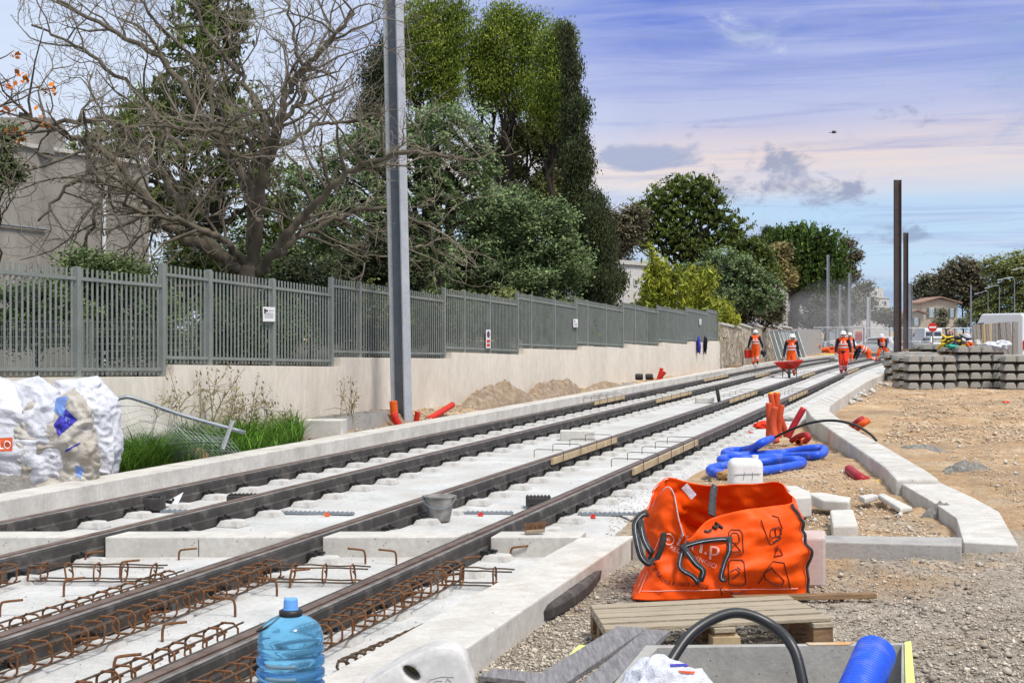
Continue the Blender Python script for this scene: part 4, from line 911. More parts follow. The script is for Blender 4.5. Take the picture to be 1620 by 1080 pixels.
# shrubs right behind the bars
for i, (x, y, rx, ry, Y, lf, lb) in enumerate([(60, 500, 80, 60, 24, 'l_shrub', 'leafy shrub behind the bars at the left edge'), (160, 440, 70, 40, 25, 'l_shrub', 'thin shrub before the concrete building corner'), (215, 510, 80, 75, 25, 'l_shrub', 'dark shrub between the two leftmost tall fence posts'),
        (300, 440, 70, 70, 28, 'l_pine', 'dark shrub right of the concrete building'), (395, 520, 90, 60, 27, 'l_shrub', 'dense shrub at the foot of the bare tree'), (490, 470, 80, 80, 29, 'l_cyp', 'dark shrub left of the lamp pole'), (580, 500, 70, 60, 30, 'l_olive', 'olive shrub behind the lamp pole'),
        (690, 500, 70, 50, 32, 'l_shrub', 'dark shrub behind the red and white sign section'), (600, 420, 80, 50, 31, 'l_cyp', 'dark evergreen shrub under the bare twigs'), (790, 500, 60, 40, 37, 'l_olive', 'yellowish shrub behind the fence middle'), (870, 500, 60, 40, 43, 'l_shrub', 'green shrub behind the small white notice'), (950, 500, 50, 30, 52, 'l_cyp', 'dark hedge shrub below the second cypress')]):
    T('garden_shrub', lb, 'shrub', x, Y, [(x, y, rx, ry), (x - rx * .5, y + ry * .4, rx * .6, ry * .6), (x + rx * .5, y + ry * .3, rx * .6, ry * .7)], 15000, .06 * Y / 26, lf, 60 + i, tr=.05, clump=.34, per=24, shell=.3, group='shrubs behind the bar fence', ground=1.05)
# autumn twigs reaching in at the left edge
b = AT(-60, 420, 24); b.z = 1; root = thing('chestnut_tree', b, 'tree outside the left edge with a few orange autumn leaves reaching in', 'tree'); m = MB(); random.seed(4); lp = []
limb(m, b, AT(-70, 60, 24), .16, .06, 3)
for x, y in ((30, 118), (70, 135), (8, 130), (85, 140), (10, 170), (35, 165), (60, 190), (22, 80), (15, 205), (45, 215)):
    Q = limb(m, AT(-70, y + 50, 24), AT(x, y, 24 + random.uniform(-.5, .5)), .03, .006, x, .1, 6, 4)
    for k in range(9): lp.append(Q[-1] + Vector((random.gauss(0, .10), random.gauss(0, .1), random.gauss(-.05, .05))))
m.build('trunk', K['bark'], root); leaf_mesh('crown', lp, .07, K['l_autumn'], root, 1.5, -.3, 9)
T('dark_ivy', 'dark leafy plant in the upper left corner by the building roof', 'shrub', -10, 33, [(5, 215, 26, 20), (-10, 260, 40, 40), (20, 275, 20, 20)], 5000, .08, 'l_shrub', 85, tr=.06, clump=.3, per=20, ground=1)
# grass and weeds below the cream wall
def blades(name, pts, hgt, wid, mt, label, seed, bend=.5, kind='stuff', cat='grass', grp=None):
    r_ = np.random.default_rng(seed); P = np.array(pts); n = len(P); a = r_.uniform(0, 2 * np.pi, n); h = hgt * r_.uniform(.3, 1.45, n) * (1 + .45 * np.sin(P[:, 0] * 5) * np.sin(P[:, 1] * 3.1)); b_ = bend * r_.uniform(.2, 1.2, n) * h
    D = np.stack([np.cos(a), np.sin(a), np.zeros(n)], 1); S = np.stack([-np.sin(a), np.cos(a), np.zeros(n)], 1) * wid; Vs = []
    for t, wv in ((0, 1), (.35, .9), (.7, .6), (1, .08)):
        c = P + D * (b_ * t * t)[:, None] + np.stack([0 * h, 0 * h, h * (t - .28 * t * t * bend)], 1); Vs += [c - S * wv, c + S * wv]
    V = np.stack(Vs, 1).reshape(-1, 3); b = np.arange(n)[:, None] * 8
    Fq = np.concatenate([b + np.array([0, 1, 3, 2]), b + np.array([2, 3, 5, 4]), b + np.array([4, 5, 7, 6])])
    return tag(link(name, np_mesh(name, V, Fq), mt), label, cat, grp, kind)
random.seed(8); gp = []
while len(gp) < 9000:
    x = random.uniform(120, 478); Y = random.uniform(17.4, 24)
    q = Vector(((x - CX) / F * Y, Y, 0)); wx = wl(Y).x; kx = trk(9.9, Y).x
    if not (wx + .02 < q.x < kx - .12): continue
    dens = 1 if x < 300 else .75 if x < 400 else .4
    t_ = (q.x - wx) / (kx - wx)
    if random.random() > dens * (1.1 - .55 * t_) or (x < 290 and t_ > .72): continue
    gp.append((q.x, q.y, ground_h(q.x, q.y) - .01))
blades('grass', gp, .42, .009, K['grass'], 'lush green grass growing between the kerb and the cream wall', 3, .9)
def weed(x, y0, ytop, Y, label, n, seed):
    random.seed(seed); b = Vector(((x - CX) / F * Y, Y, .1)); root = thing('dry_weed', b, label, 'weed', 'tall dry weeds along the cream wall'); m = MB(); lp = []; hh = zat(ytop, Y)
    for k in range(n):
        a = b + Vector((random.gauss(0, .14), random.gauss(0, .1), 0)); L = hh * random.uniform(.55, 1.05); lean = random.gauss(.12, .22) * L
        pts = spline([a, a + Vector((lean * .25, 0, L * .5)), a + Vector((lean, random.gauss(0, .05), L))], 5); m.tube(pts, [.008 * (1 - .7 * i / len(pts)) for i in range(len(pts))], 4, False)
        for j in range(16): lp.append(pts[-1 - (j % 4)] + Vector((random.gauss(0, .03), random.gauss(0, .03), random.gauss(0, .05))))
        for j in range(4):
            p = pts[random.randint(2, 8)]; e = p + Vector((random.gauss(0, .2), 0, random.uniform(.0, .2))); m.tube([p, p.lerp(e, .5) + Vector((0, 0, .05)), e], [.006, .006, .002], 3, False)
    m.build('stem', K['straw'], root); leaf_mesh('foliage', lp, .022, K['straw'], root, 2.5, .8, seed)
weed(238, 0, 622, 19.8, 'thin dry stalk rising behind the bent mesh panel', 3, 1); weed(285, 0, 590, 20.6, 'dry weed at the wall step left of the tallest stalks', 5, 2)
weed(325, 0, 580, 21.4, 'tallest dry grass clump with feathery seed heads', 10, 3); weed(362, 0, 600, 22, 'leaning dry grass clump right of the tallest', 12, 4); weed(405, 0, 625, 22.6, 'low dry grass clump above the metal post', 9, 5)
weed(545, 0, 605, 25.2, 'green brown weed rising behind the hollow concrete box', 7, 6); weed(440, 0, 650, 23, 'sparse short dry weed at the end of the grass', 5, 7)

# ------------------------------------------------------------------ heaps, stones and gravel
def heap(x, y, w, h, Y, label, mt, seed, deep=.7, cat='heap', name='dirt_heap', z=0):
    c = Vector(((x - CX) / F * Y, Y, z)); s = F / Y; rx, hh = w / 2 / s, h / s; n = 46; V = []; Fq = []
    for i in range(n):
        for j in range(n):
            u, v = i / (n - 1) * 2 - 1, j / (n - 1) * 2 - 1; q = u * u + v * v
            k = max(0, 1 - q) ** .9; p = Vector((u * 3 + seed, v * 3, seed)); f = fbm(p) * .22 + noise.noise(p * 5) * .05 + noise.noise(p * 11) * .03
            V.append((c.x + u * rx * 1.05, c.y + v * rx * deep, z + hh * max(-.15, k * (1 + f * 1.4) - .06)))
    i = (np.arange(n - 1)[:, None] * n + np.arange(n - 1)[None, :]).ravel()
    V = np.array(V) - np.array(c); return tag(link(name, np_mesh(name, V, np.stack([i, i + 1, i + n + 1, i + n], 1)[:, ::-1]), mt, None, True, c), label, cat)
def vheap(x, Y, half, hh, label, mt, seed, name='dirt_heap'):
    'heap stretched along the strip between wall and kerb'
    c = (wl(Y) + trk(9.9, Y)) / 2 + Vector((-.12, 0, 0)); c.z = 0; o = heap(CX + c.x / c.y * F, 0, 1, 1, Y, label, mt, seed, name=name)
    wd = (trk(9.9, Y).x - wl(Y).x) * .62; d = Vector((TT, 1, 0)); V = []; n = 46
    for i in range(n):
        for j in range(n):
            u, v = i / (n - 1) * 2 - 1, j / (n - 1) * 2 - 1; k = max(0, 1 - u * u - v * v) ** .9; p = Vector((u * 3 + seed, v * 4 + seed, seed)); f = fbm(p) * .25 + noise.noise(p * 4) * .08 + noise.noise(p * 9) * .05
            z = hh * (k * (1 + f * .8)) - .05; V += [u * wd + v * half * TT, v * half, z]
    o.data.vertices.foreach_set('co', V); o.data.update(); return o
K['earth'] = mat('heaped_earth', (.42, .31, .21), (.26, .185, .125), .95, scale=5, bump=.9, bscale=22, bdist=.06, dirt=((.46, .43, .38), 6, .5, .65, .6))
K['gravel'] = mat('grey_gravel', (.36, .34, .31), (.18, .17, .155), .95, scale=16, bump=.9, bscale=30, bdist=.05)
vheap(797, 33.9, 2.9, .74, 'left and nearer of the two brown dirt heaps against the cream wall', K['earth'], 1)
vheap(886, 38.75, 3.4, .66, 'right and farther of the two brown dirt heaps against the cream wall', K['earth'], 2)
vheap(612, 27.0, 1.7, .5, 'low brown dirt heap behind the foot of the tall lamp pole', K['earth'], 3)
vheap(10, 16.0, 1.3, .40, 'grey gravel heap in front of the big white sacks', K['gravel'], 4, name='gravel_heap')
vheap(200, 18.4, 1.1, .22, 'low brown soil heap at the edge of the grass', K['earth'], 5)
vheap(955, 44, 3.2, .42, 'low pale dirt ridge beyond the two heaps', K['earth'], 6)
heap(1490, 818, 62, 22, 15.0, 'grey mortar heap in the inner corner of the low kerb', K['gravel'], 7, .5, name='mortar_heap')
heap(1530, 748, 78, 16, 19.8, 'grey mortar heap right of the bent kerb', K['gravel'], 8, .5, name='mortar_heap')
heap(1455, 715, 90, 12, 23, 'low grey mortar heap beside the raised kerb', K['gravel'], 9, .5, name='mortar_heap')
heap(1200, 575, 46, 8, 84, 'brown earth mound by the stone wall behind the first worker', K['earth'], 10, .5)
# scattered stones: counted in thousands, so one object for each kind
def stones(name, n, region, smin, smax, mt, label, seed, keep=None, z0=0):
    r_ = np.random.default_rng(seed); x0, x1, y0, y1 = region; PXs = []
    while len(PXs) < n:
        x = r_.uniform(x0, x1); y = y0 + (y1 - y0) * r_.uniform(0, 1) ** .8; p = PX(x, y)
        if keep and not keep(x, y, p): continue
        PXs.append((p.x, p.y, ground_h(p.x, p.y) if z0 is None else z0))
    P = np.array(PXs); s = smin * (smax / smin) ** (r_.uniform(0, 1, n) ** 2.2)
    o = np.array([(1, 0, 0), (0, 1, 0), (-1, 0, 0), (0, -1, 0), (0, 0, 1), (0, 0, -.6), ], float)
    f = np.array([(0, 1, 4), (1, 2, 4), (2, 3, 4), (3, 0, 4), (1, 0, 5), (2, 1, 5), (3, 2, 5), (0, 3, 5)])
    a = r_.uniform(0, 6.28, n); ca, sa = np.cos(a), np.sin(a)
    O = o[None] * r_.uniform(.6, 1.3, (n, 6, 1)) + r_.normal(0, .18, (n, 6, 3)); O = O * np.array([1, .8, .62]) * s[:, None, None]
    X = O[:, :, 0] * ca[:, None] - O[:, :, 1] * sa[:, None]; Yv = O[:, :, 0] * sa[:, None] + O[:, :, 1] * ca[:, None]
    V = np.stack([X, Yv, O[:, :, 2] + s[:, None] * .25], 2) + P[:, None, :]; Fq = (np.arange(n)[:, None, None] * 6 + f[None]).reshape(-1, 3)
    return tag(link(name, np_mesh(name, V.reshape(-1, 3), Fq), mt), label, kind='stuff')
K['pebble'] = mat('mixed_pebbles', (.50, .44, .36), (.30, .26, .21), .95, scale=3, bump=.2, island=.5, world=True)
K['pebsand'] = mat('sandy_clods', (.58, .46, .33), (.44, .34, .24), .95, scale=3, bump=.3, island=.35, world=True)
def kr(x, y, p):                 # only on the dirt right of the kerbs and slab
    if y < 700: return right_zone(p.x, p.y) > 2.0 and x > 1330 + (y - 600) * .0 and not (x < 1500 and x < 1320 + (y - 640) * 1.3) if y > 640 else x > 1425 - (y - 580) * 1.6
    if y < 862: return (x > 1005 + (862 - y) * .9) and not (1300 < x < 1620 and abs((x - 1340) * .62 + 690 - y) < 60)
    lim = 1003 - (y - 850) * 1.52
    return x > lim + 8 and not (y < 880 and x > 1000)
def kfore(x, y, p): return kr(x, y, p)
stones('coarse_gravel', 900, (760, 1640, 866, 1080), .014, .045, K['pebble'], 'coarser pale stones lying loose among the gravel in front', 21, kfore, None)
stones('gravel', 36000, (600, 1640, 862, 1090), .004, .017, K['pebble'], 'loose grey brown gravel covering the ground in front', 1, kfore, None)
stones('gravel_bank', 7000, (700, 1200, 866, 1070), .005, .024, K['pebble'], 'gravel banked beside the pale diagonal kerb', 2, kfore, None)
stones('sandy_rubble', 12000, (1020, 1640, 690, 862), .006, .028, K['pebsand'], 'sandy clods scattered over the dirt beyond the orange bag', 3, kr, None)
stones('sandy_rubble', 6000, (1330, 1640, 585, 700), .012, .06, K['pebsand'], 'sandy clods scattered before the sleeper stacks', 4, kr, None)
stones('pale_rubble', 500, (1010, 1640, 600, 860), .012, .06, K['concl'], 'pale broken mortar bits in the dirt', 5, kr, None)
stones('rubble_edge', 160, (1345, 1450, 580, 640), .05, .22, K['concl'], 'pale rubble lying along the raised kerb', 6, lambda x, y, p: 0 < x - (1470 - (y - 575) * 1.9) + 50 < 50, None)
def kl(x, y, p): return wl(p.y).x + .05 < p.x < trk(9.95, p.y).x and p.y > 17
stones('verge_gravel', 9000, (100, 1150, 585, 800), .008, .05, K['pebble'], 'stony soil between the left kerb and the cream wall', 7, kl, None)
stones('slab_edge_grit', 3500, (960, 1330, 610, 850), .003, .016, K['pebble'], 'grey grit lying along the right edge of the track slab', 18, lambda x, y, p: -.9 < right_zone(p.x, p.y) < .35, .005)
stones('slab_crumbs', 1500, (0, 1250, 640, 1080), .003, .012, K['pebble'], 'crumbs and grit lying on the track slab', 8, lambda x, y, p: right_zone(p.x, p.y) < 0 and p.x > trk(9.3, p.y).x, .005)
# ------------------------------------------------------------------ buildings
def quadbox(name, a, b, depth, z0, z1, mt, parent, nsign=1):
    a, b = Vector((a[0], a[1], 0)), Vector((b[0], b[1], 0)); d = (b - a); n = Vector((-d.y, d.x, 0)).normalized() * depth
    return MB().prism([(a.x, a.y), (b.x, b.y), ((b + n).x, (b + n).y), ((a + n).x, (a + n).y)], z0, z1).build(name, K[mt], parent)
c0, c1 = AT(-220, 300, 31.5), AT(235, 300, 40)
root = thing('concrete_building', c1, 'old grey concrete building behind the bare tree with a white drainpipe', 'building')
zt = zat(263, 40); quadbox('wall', (c0.x, c0.y), (c1.x, c1.y), 8, 0, zt, 'concd', root); 
d_ = (c1 - c0).normalized(); n_ = Vector((d_.y, -d_.x, 0)).normalized()
quadbox('roof_edge', Vector((c0.x, c0.y, 0)) + n_ * .08 - d_ * .1, Vector((c1.x, c1.y, 0)) + n_ * .08 + d_ * .1, 8.2, zt + .003, zt + .1, 'concl', root)
0 and quadbox('ledge', Vector((c0.x, c0.y, 0)) + n_ * .05, Vector((c1.x, c1.y, 0)) + n_ * .05, .05, zt - 1.9, zt - 1.82, 'concd', root)
def on_line(x, a, b):        # point of line a-b seen at column x
    k = (x - CX) / F; t = (a.x - k * a.y) / ((a.x - k * a.y) - (b.x - k * b.y)); return a.lerp(b, t)
q = on_line(161, c0, c1) + n_ * .08; MB().tube([(q.x, q.y, .5), (q.x, q.y, zat(300, q.y))], .055, 8).build('drainpipe', K['white'], root)
q0, q1 = on_line(-50, c0, c1) + n_ * .06, on_line(70, c0, c1) + n_ * .06; z = zat(363, q1.y); MB().tube([(q0.x, q0.y, z + .05), (q1.x, q1.y, z)], .03, 6).build('wall_pipe', K['galv'], root)
MB().box((on_line(15, c0, c1).x, on_line(15, c0, c1).y + 1.5, zt + .35), (1.4, 1.4, .9)).build('chimney', K['concd'], root)

def facade(name, label, x0, x1, ytop, Y0, Y1, mt, wins, roof=None, depth=7, ybot=530, wmat='glass', shut=None):
    a, b = AT(x0, ytop, Y0), AT(x1, ytop, Y1); z1 = a.z; root = thing(name, Vector((a.x, a.y, 0)), label, 'building')
    quadbox('wall', (a.x, a.y, 0), (b.x, b.y, 0), depth, 0, z1, mt, root); d = Vector((b.x - a.x, b.y - a.y, 0)).normalized(); n = Vector((d.y, -d.x, 0))
    A, B = Vector((a.x, a.y, 0)), Vector((b.x, b.y, 0))
    quadbox('parapet', A + n * .12 - d * .12, B + n * .12 + d * .12, depth + .24, z1 + .003, z1 + .22, 'concl', root)
    for wx0, wx1, wy0, wy1 in wins:
        p, q = on_line(wx0, A, B), on_line(wx1, A, B); za, zb = zat(wy1, p.y), zat(wy0, p.y)
        fr = quadbox('window', p + n * .06, q + n * .06, .05, za, zb, 'concl', root); quadbox('pane', p + d * .08 + n * .075, q - d * .08 + n * .075, .012, za + .1, zb - .1, wmat, fr)
        if shut:
            w_ = (q - p).length * .45; quadbox('shutter', p - d * w_ + n * .1, p + n * .1, .04, za, zb, shut, root); quadbox('shutter', q + n * .1, q + d * w_ + n * .1, .04, za, zb, shut, root)
    return root, A, B, d, n, z1
facade('white_building', 'low white building showing between the dark cypress and the bamboo', 955, 1035, 416, 74, 78, 'plaster', [(1002, 1008, 440, 452)])
facade('white_building', 'white apartment building behind the umbrella pine trunk', 1237, 1275, 440, 168, 180, 'plaster', [(1246, 1252, 462, 478), (1246, 1252, 490, 508), (1262, 1266, 462, 480), (1262, 1266, 492, 510), (1270, 1272, 470, 485), (1240, 1243, 468, 482)])
r_, A, B, d, n, z1 = facade('white_building', 'far white flat-roofed building with a stepped terrace above the trees', 1352, 1407, 470, 300, 315, 'plaster', [(1398, 1402, 476, 483), (1386, 1390, 476, 483), (1362, 1366, 478, 486)])
p, q = on_line(1378, A, B), on_line(1398, A, B); quadbox('upper_floor', p + d * 0, q, 6, z1 + .25, zat(455, p.y), 'plaster', r_)
p, q = on_line(1383, A, B), on_line(1387, A, B); quadbox('window', p + n * .05, q + n * .05, .04, zat(467, p.y), zat(461, p.y), 'glass', r_)
K['shut'] = mat('grey_green_shutter', (.10, .13, .12), None, .7, bump=0); K['lightpane'] = mat('pale_window_pane', (.45, .52, .56), None, .2, bump=0)
# villa: two gabled volumes
root = thing('villa', AT(1458, 530, 262), 'cream villa with terracotta roof and grey shutters among the far trees', 'building')
def gable(x0, x1, ye, yr, Y, dep, nm):
    a, b = AT(x0, ye, Y), AT(x1, ye, Y); quadbox('wall', (a.x, a.y, 0), (b.x, b.y, 0), dep, 0, a.z, 'villa', root); zr = zat(yr, Y); xm = (a.x + b.x) / 2; o = .7; m = MB()
    g = MB(); g.add([(a.x, Y, a.z + .003), (b.x, Y, a.z + .003), (xm, Y, zr - .2), (a.x, Y + dep, a.z + .003), (b.x, Y + dep, a.z + .003), (xm, Y + dep, zr - .2)], [(0, 1, 2), (3, 5, 4), (0, 2, 5, 3), (1, 4, 5, 2)]); g.build('gable', K['villa'], root)
    for s_, xe in ((-1, a.x - o), (1, b.x + o)):
        m.add([(xe, Y - o, a.z - .15), (xm, Y - o, zr), (xm, Y + dep + o, zr), (xe, Y + dep + o, a.z - .15), (xe, Y - o, a.z + .1), (xm, Y - o, zr + .25), (xm, Y + dep + o, zr + .25), (xe, Y + dep + o, a.z + .1)], [(0, 1, 2, 3), (7, 6, 5, 4), (0, 4, 5, 1), (2, 6, 7, 3), (0, 3, 7, 4)])
    m.build(nm, K['roof'], root)
gable(1459, 1515, 479, 471, 262, 9, 'roof'); gable(1440, 1461, 496, 491, 258, 7, 'roof')
for x0, x1, y0, y1, Y in ((1470, 1478, 487, 502, 261.9), (1503, 1509, 488, 502, 261.9), (1446, 1453, 503, 515, 257.9)):
    a, b = AT(x0, y1, Y), AT(x1, y0, Y); f = MB().box(((a.x + b.x) / 2, Y, (a.z + b.z) / 2), (b.x - a.x, .1, b.z - a.z)).build('window', K['white'], root)
    for k in (-1, 1): MB().box(((a.x + b.x) / 2 + k * (b.x - a.x) * .22, Y - .06, (a.z + b.z) / 2), ((b.x - a.x) * .36, .04, (b.z - a.z) * .86)).build('pane', K['lightpane'], f)
    w = (b.x - a.x) * .42
    for k in (-1, 1): MB().box(((a.x + b.x) / 2 + k * ((b.x - a.x) / 2 + w / 2), Y - .1, (a.z + b.z) / 2), (w, .06, b.z - a.z)).build('shutter', K['shut'], root)

# ------------------------------------------------------------------ street lamps
for x, top, xa, ya, lb in ((1605, 441, 1583, 443, 'curved-arm street lamp second from the right edge'), (1581, 453, 1562, 456, 'curved-arm street lamp third from the right edge'), (1563, 461, 1545, 465, 'curved-arm street lamp fourth from the right edge'),
                       (1549, 468, 1537, 470, 'curved-arm street lamp fifth from the right edge'), (1528, 472, 1514, 474, 'smallest curved-arm street lamp, farthest'), (1629, 430, 1607, 427, 'nearest street lamp, only its head inside the right edge')):
    Y = 7.6 / ((HY - top) / F); b = AT(x, top, Y); h = b.z; root = thing('street_lamp', (b.x, Y, 0), lb, 'street lamp', 'curved-arm street lamps on the right')
    m = MB(); m.tube([(0, 0, 0), (0, 0, h * .5), (0, 0, h)], [.11, .085, .055], 8); m.build('pole', K['galv'], root, world=False)
    dxm = (xa - x) * Y / F; dz = -(ya - top) * Y / F
    m = MB(); m.tube(spline([(0, 0, h - .1), (dxm * .12, 0, h + .25 + dz * .2), (dxm * .6, 0, h + .3 + dz), (dxm * .9, 0, h + dz + .12)], 5), .045, 6); m.build('arm', K['galv'], root, world=False)
    m = MB(); m.beam((dxm * .85, 0, h + dz + .12), (dxm * 1.1 - .25, 0, h + dz), .3, .14); m.build('lamp_head', K['galvl'], root, world=False, bevel=.03)
Y = 150; b = AT(1536, 450, Y); root = thing('street_lamp', (b.x, Y, 0), 'straight tall thin post without an arm among the street lamps', 'post'); MB().tube([(0, 0, 0), (0, 0, b.z)], [.13, .07], 8).build('pole', K['galv'], root, world=False)

# ------------------------------------------------------------------ vehicles
def profile_body(root, prof, width, mt, name='body', bevel=.06, taper=.0):
    m = MB(); n = len(prof); zmax = max(p[1] for p in prof)
    vs = []
    for s_ in (-1, 1):
        for y, z in prof: k = 1 - taper * max(0, (z - zmax * .5) / (zmax * .5)); vs.append((s_ * width / 2 * k, y, z))
    m.add(vs, [tuple(range(n))[::-1], tuple(range(n, 2 * n))] + [(i, (i + 1) % n, n + (i + 1) % n, n + i) for i in range(n)])
    return m.build(name, K[mt], root, world=False, bevel=bevel, seg=3, smooth=False)
def wheels(root, xs, ys, r_=.31):
    for x in xs:
        for y in ys:
            m = MB(); m.tube([(x - .1, y, r_), (x + .1, y, r_)], r_, 18); w = m.build('wheel', K['black'], root, world=False, bevel=.03); m = MB(); m.tube([(x - .105, y, r_), (x + .105, y, r_)], r_ * .6, 14); m.build('rim', K['galvl'], w, world=False)
def hatch(loc, label, s=1.0, mt='carwhite', rz=0):
    root = thing('parked_car', loc, label, 'car', None, rz)
    profile_body(root, [(0, .28), (-.04, .6), (.02, .95), (.18, 1.0), (.42, 1.48), (1.6, 1.52), (2.4, 1.4), (3.1, .98), (3.95, .8), (4.05, .3)], 1.76, mt, taper=.22)
    MB().add([(-.62, .13, 1.02), (.62, .13, 1.02), (.52, .345, 1.42), (-.52, .345, 1.42)], [(0, 1, 2, 3)]).build('rear_window', K['glass'], root, world=False)
    for s_ in (-1, 1):
        MB().box((s_ * .74, -.03, .85), (.2, .08, .3)).build('tail_light', K['red'], root, world=False, bevel=.02)
        MB().add([(s_ * .84, .5, 1.0), (s_ * .86, 2.7, 1.0), (s_ * .735, 2.3, 1.38), (s_ * .735, .62, 1.4)], [(0, 1, 2, 3)]).build('side_window', K['glass'], root, world=False)
        MB().box((s_ * .98, 2.5, 1.02), (.18, .1, .14)).build('mirror', K[mt], root, world=False)
    MB().box((0, -.06, .4), (1.7, .12, .2)).build('bumper', K[mt], root, world=False, bevel=.03); MB().box((0, -.085, .72), (.52, .02, .12)).build('number_plate', K['paper'], root, world=False)
    wheels(root, (-.78, .78), (.75, 3.25)); return root
def van(loc, label, rz=0, h=2.5, mt='carwhite'):
    root = thing('white_van', loc, label, 'van', None, rz)
    profile_body(root, [(0, .3), (-.02, 1.2), (.1, h - .12), (.25, h), (3.9, h), (4.5, h * .72), (5.3, h * .5), (5.4, .3)], 2.0, mt, bevel=.09, taper=.09)
    for s_ in (-1, 1):
        MB().add([(s_ * .08, .02 + .0, 1.35), (s_ * .82, .02, 1.35), (s_ * .78, .075, h - .4), (s_ * .08, .075, h - .4)], [(0, 1, 2, 3)]).build('rear_window', K['glass'], root, world=False).location.y = -.05
        MB().box((s_ * .9, -.03, 1.1), (.14, .06, .5)).build('tail_light', K['red'], root, world=False, bevel=.02)
        MB().add([(s_ * .955, 3.6, 1.4), (s_ * .955, 4.5, 1.4), (s_ * .93, 4.2, h - .55), (s_ * .93, 3.6, h - .5)], [(0, 1, 2, 3)]).build('side_window', K['glass'], root, world=False).location.x = s_ * .03
    MB().box((0, -.06, .42), (1.9, .12, .22)).build('bumper', K['strap'], root, world=False, bevel=.03); MB().box((.0, -.04, 1.2), (.02, .02, 1.7)).build('door_gap', K['black'], root, world=False)
    wheels(root, (-.9, .9), (.9, 4.3), .35); return root
hatch(Vector(((1487 - CX) / F * 122, 122, 0)), 'small white hatchback seen from behind the no-entry sign')
van(Vector(((1477 - CX) / F * 150, 150, 0)), 'white van standing beyond the small white hatchback', h=2.3)
van(Vector(((1642 - CX) / F * 78, 78, .1)), 'large white van cut by the right edge behind the leaning panels', rz=R(16), h=2.85)
hatch(Vector(((1422 - CX) / F * 118, 118, 0)), 'pale car half hidden behind the dark pole pair', rz=R(55))
hatch(Vector(((1366 - CX) / F * 150, 150, 0)), 'faint pale car in the dust beyond the kneeling worker', rz=R(70))
# far road surface
MB().prism([(16, 92), (60, 92), (160, 400), (40, 400)], -.3, .012).build('road', mat('pale_asphalt', (.20, .19, .18), (.15, .145, .14), .9, scale=1, world=True)); tag(bpy.data.objects['road'], 'dusty grey road beyond the site fence', kind='structure')

# ------------------------------------------------------------------ site fences, nets and signs
def heras(x0, x1, ytop, ybot, Y0, Y1, label, dark=False):
    a, b = AT(x0, ybot, Y0), AT(x1, ybot, Y1); za, zb = zat(ytop, Y0), zat(ytop, Y1); a.z = b.z = .05; root = thing('site_fence', a, label, 'site fence', 'wire mesh site fence panels across the far end')
    m = MB()
    for p, q in (((a.x, a.y, .05), (a.x, a.y, za)), ((b.x, b.y, .05), (b.x, b.y, zb)), ((a.x, a.y, za), (b.x, b.y, zb)), ((a.x, a.y, .12), (b.x, b.y, .12)), ((a.x, a.y, 1.1), (b.x, b.y, 1.1))): m.tube([p, q], .03, 5)
    m.build('frame', K['galv'], root); m = MB(); L = (b - a).length
    for k in range(int(L / .13)): t = (k + .5) / int(L / .13); q = a.lerp(b, t); m.tube([(q.x, q.y, .1), (q.x, q.y, za + (zb - za) * t)], .006, 3, False)
    for k in range(6): z = .3 + k * .3; m.tube([(a.x, a.y, z), (b.x, b.y, z)], .006, 3, False)
    m.build('mesh', K['galv'], root)
    for e in (a, b): MB().box((e.x, e.y, .07), (.6, .25, .14)).build('foot', K['conc'], root, bevel=.02)
HF = [(1287, 1322, 518, 'behind the orange netting, leftmost'), (1323, 1366, 518, 'behind the walking worker'), (1367, 1407, 519, 'behind the bending worker'), (1408, 1440, 519, 'behind the dark pole pair'), (1441, 1472, 519, 'left of the no-entry sign'), (1476, 1510, 519, 'right of the no-entry sign'), (1511, 1545, 519, 'beginning left of the leaning panels')]
for i, (x0, x1, yt, lb) in enumerate(HF): heras(x0, x1, yt, 556, 118 + (i % 2) * .4, 118 + (i % 2) * .4, 'wire mesh fence panel ' + lb)
# grey mesh panels leaning on the stone wall
for k in range(5):
    x = 1213 + k * 7.5; Y = wallY(x) - .4; a = Vector(((x - CX) / F * Y, Y, .02)); a = wl(Y, 0, -.75); b_ = wl(Y + 1, 0, -.02); b_.z = 1.95; e = wl(Y + 5.5, 0, -.75); f_ = wl(Y + 6.5, 0, -.02); f_.z = 1.95
    root = thing('mesh_panel', a, f'grey mesh panel leaning on the stone wall, {["nearest", "second", "middle", "fourth", "farthest"][k]} of five', 'site fence', 'mesh panels leaning on the stone wall')
    m = MB()
    for p, q in ((a, b_), (e, f_), (a, e), (b_, f_)): m.tube([p, q], .035, 5)
    m.build('frame', K['galv'], root); m = MB()
    for j in range(34): t = j / 34; m.tube([a.lerp(e, t), b_.lerp(f_, t)], .010, 3, False)
    m.build('mesh', K['fence'], root)
# orange netting, barrier and yellow profiles
def cloth(name, x0, x1, y0, y1, Y, mt, label, cat, seed, wav=.12, thick=.02):
    m = MB(); n = 24; a = AT(x0, y1, Y); b = AT(x1, y0, Y); V = []
    for i in range(n + 1):
        for j in range(9):
            u, v = i / n, j / 8; w = noise.noise(Vector((u * 5 + seed, v * 2, 0))) * wav; top = (b.z - a.z) * (1 + .22 * noise.noise(Vector((u * 4 + seed, 3, 0)))); V.append((a.x + (b.x - a.x) * u, Y + w * 3, max(0, a.z) + top * v))
    Fq = [(i * 9 + j, (i + 1) * 9 + j, (i + 1) * 9 + j + 1, i * 9 + j + 1) for i in range(n) for j in range(8)]
    m.add(V, Fq); o = m.build(name, K[mt], smooth=True); s_ = o.modifiers.new('s', 'SOLIDIFY'); s_.thickness = thick; return tag(o, label, cat)
cloth('orange_netting', 1271, 1296, 543, 562, 110, 'orange', 'heap of orange netting at the wall beyond the wheelbarrow', 'netting', 2, .4)
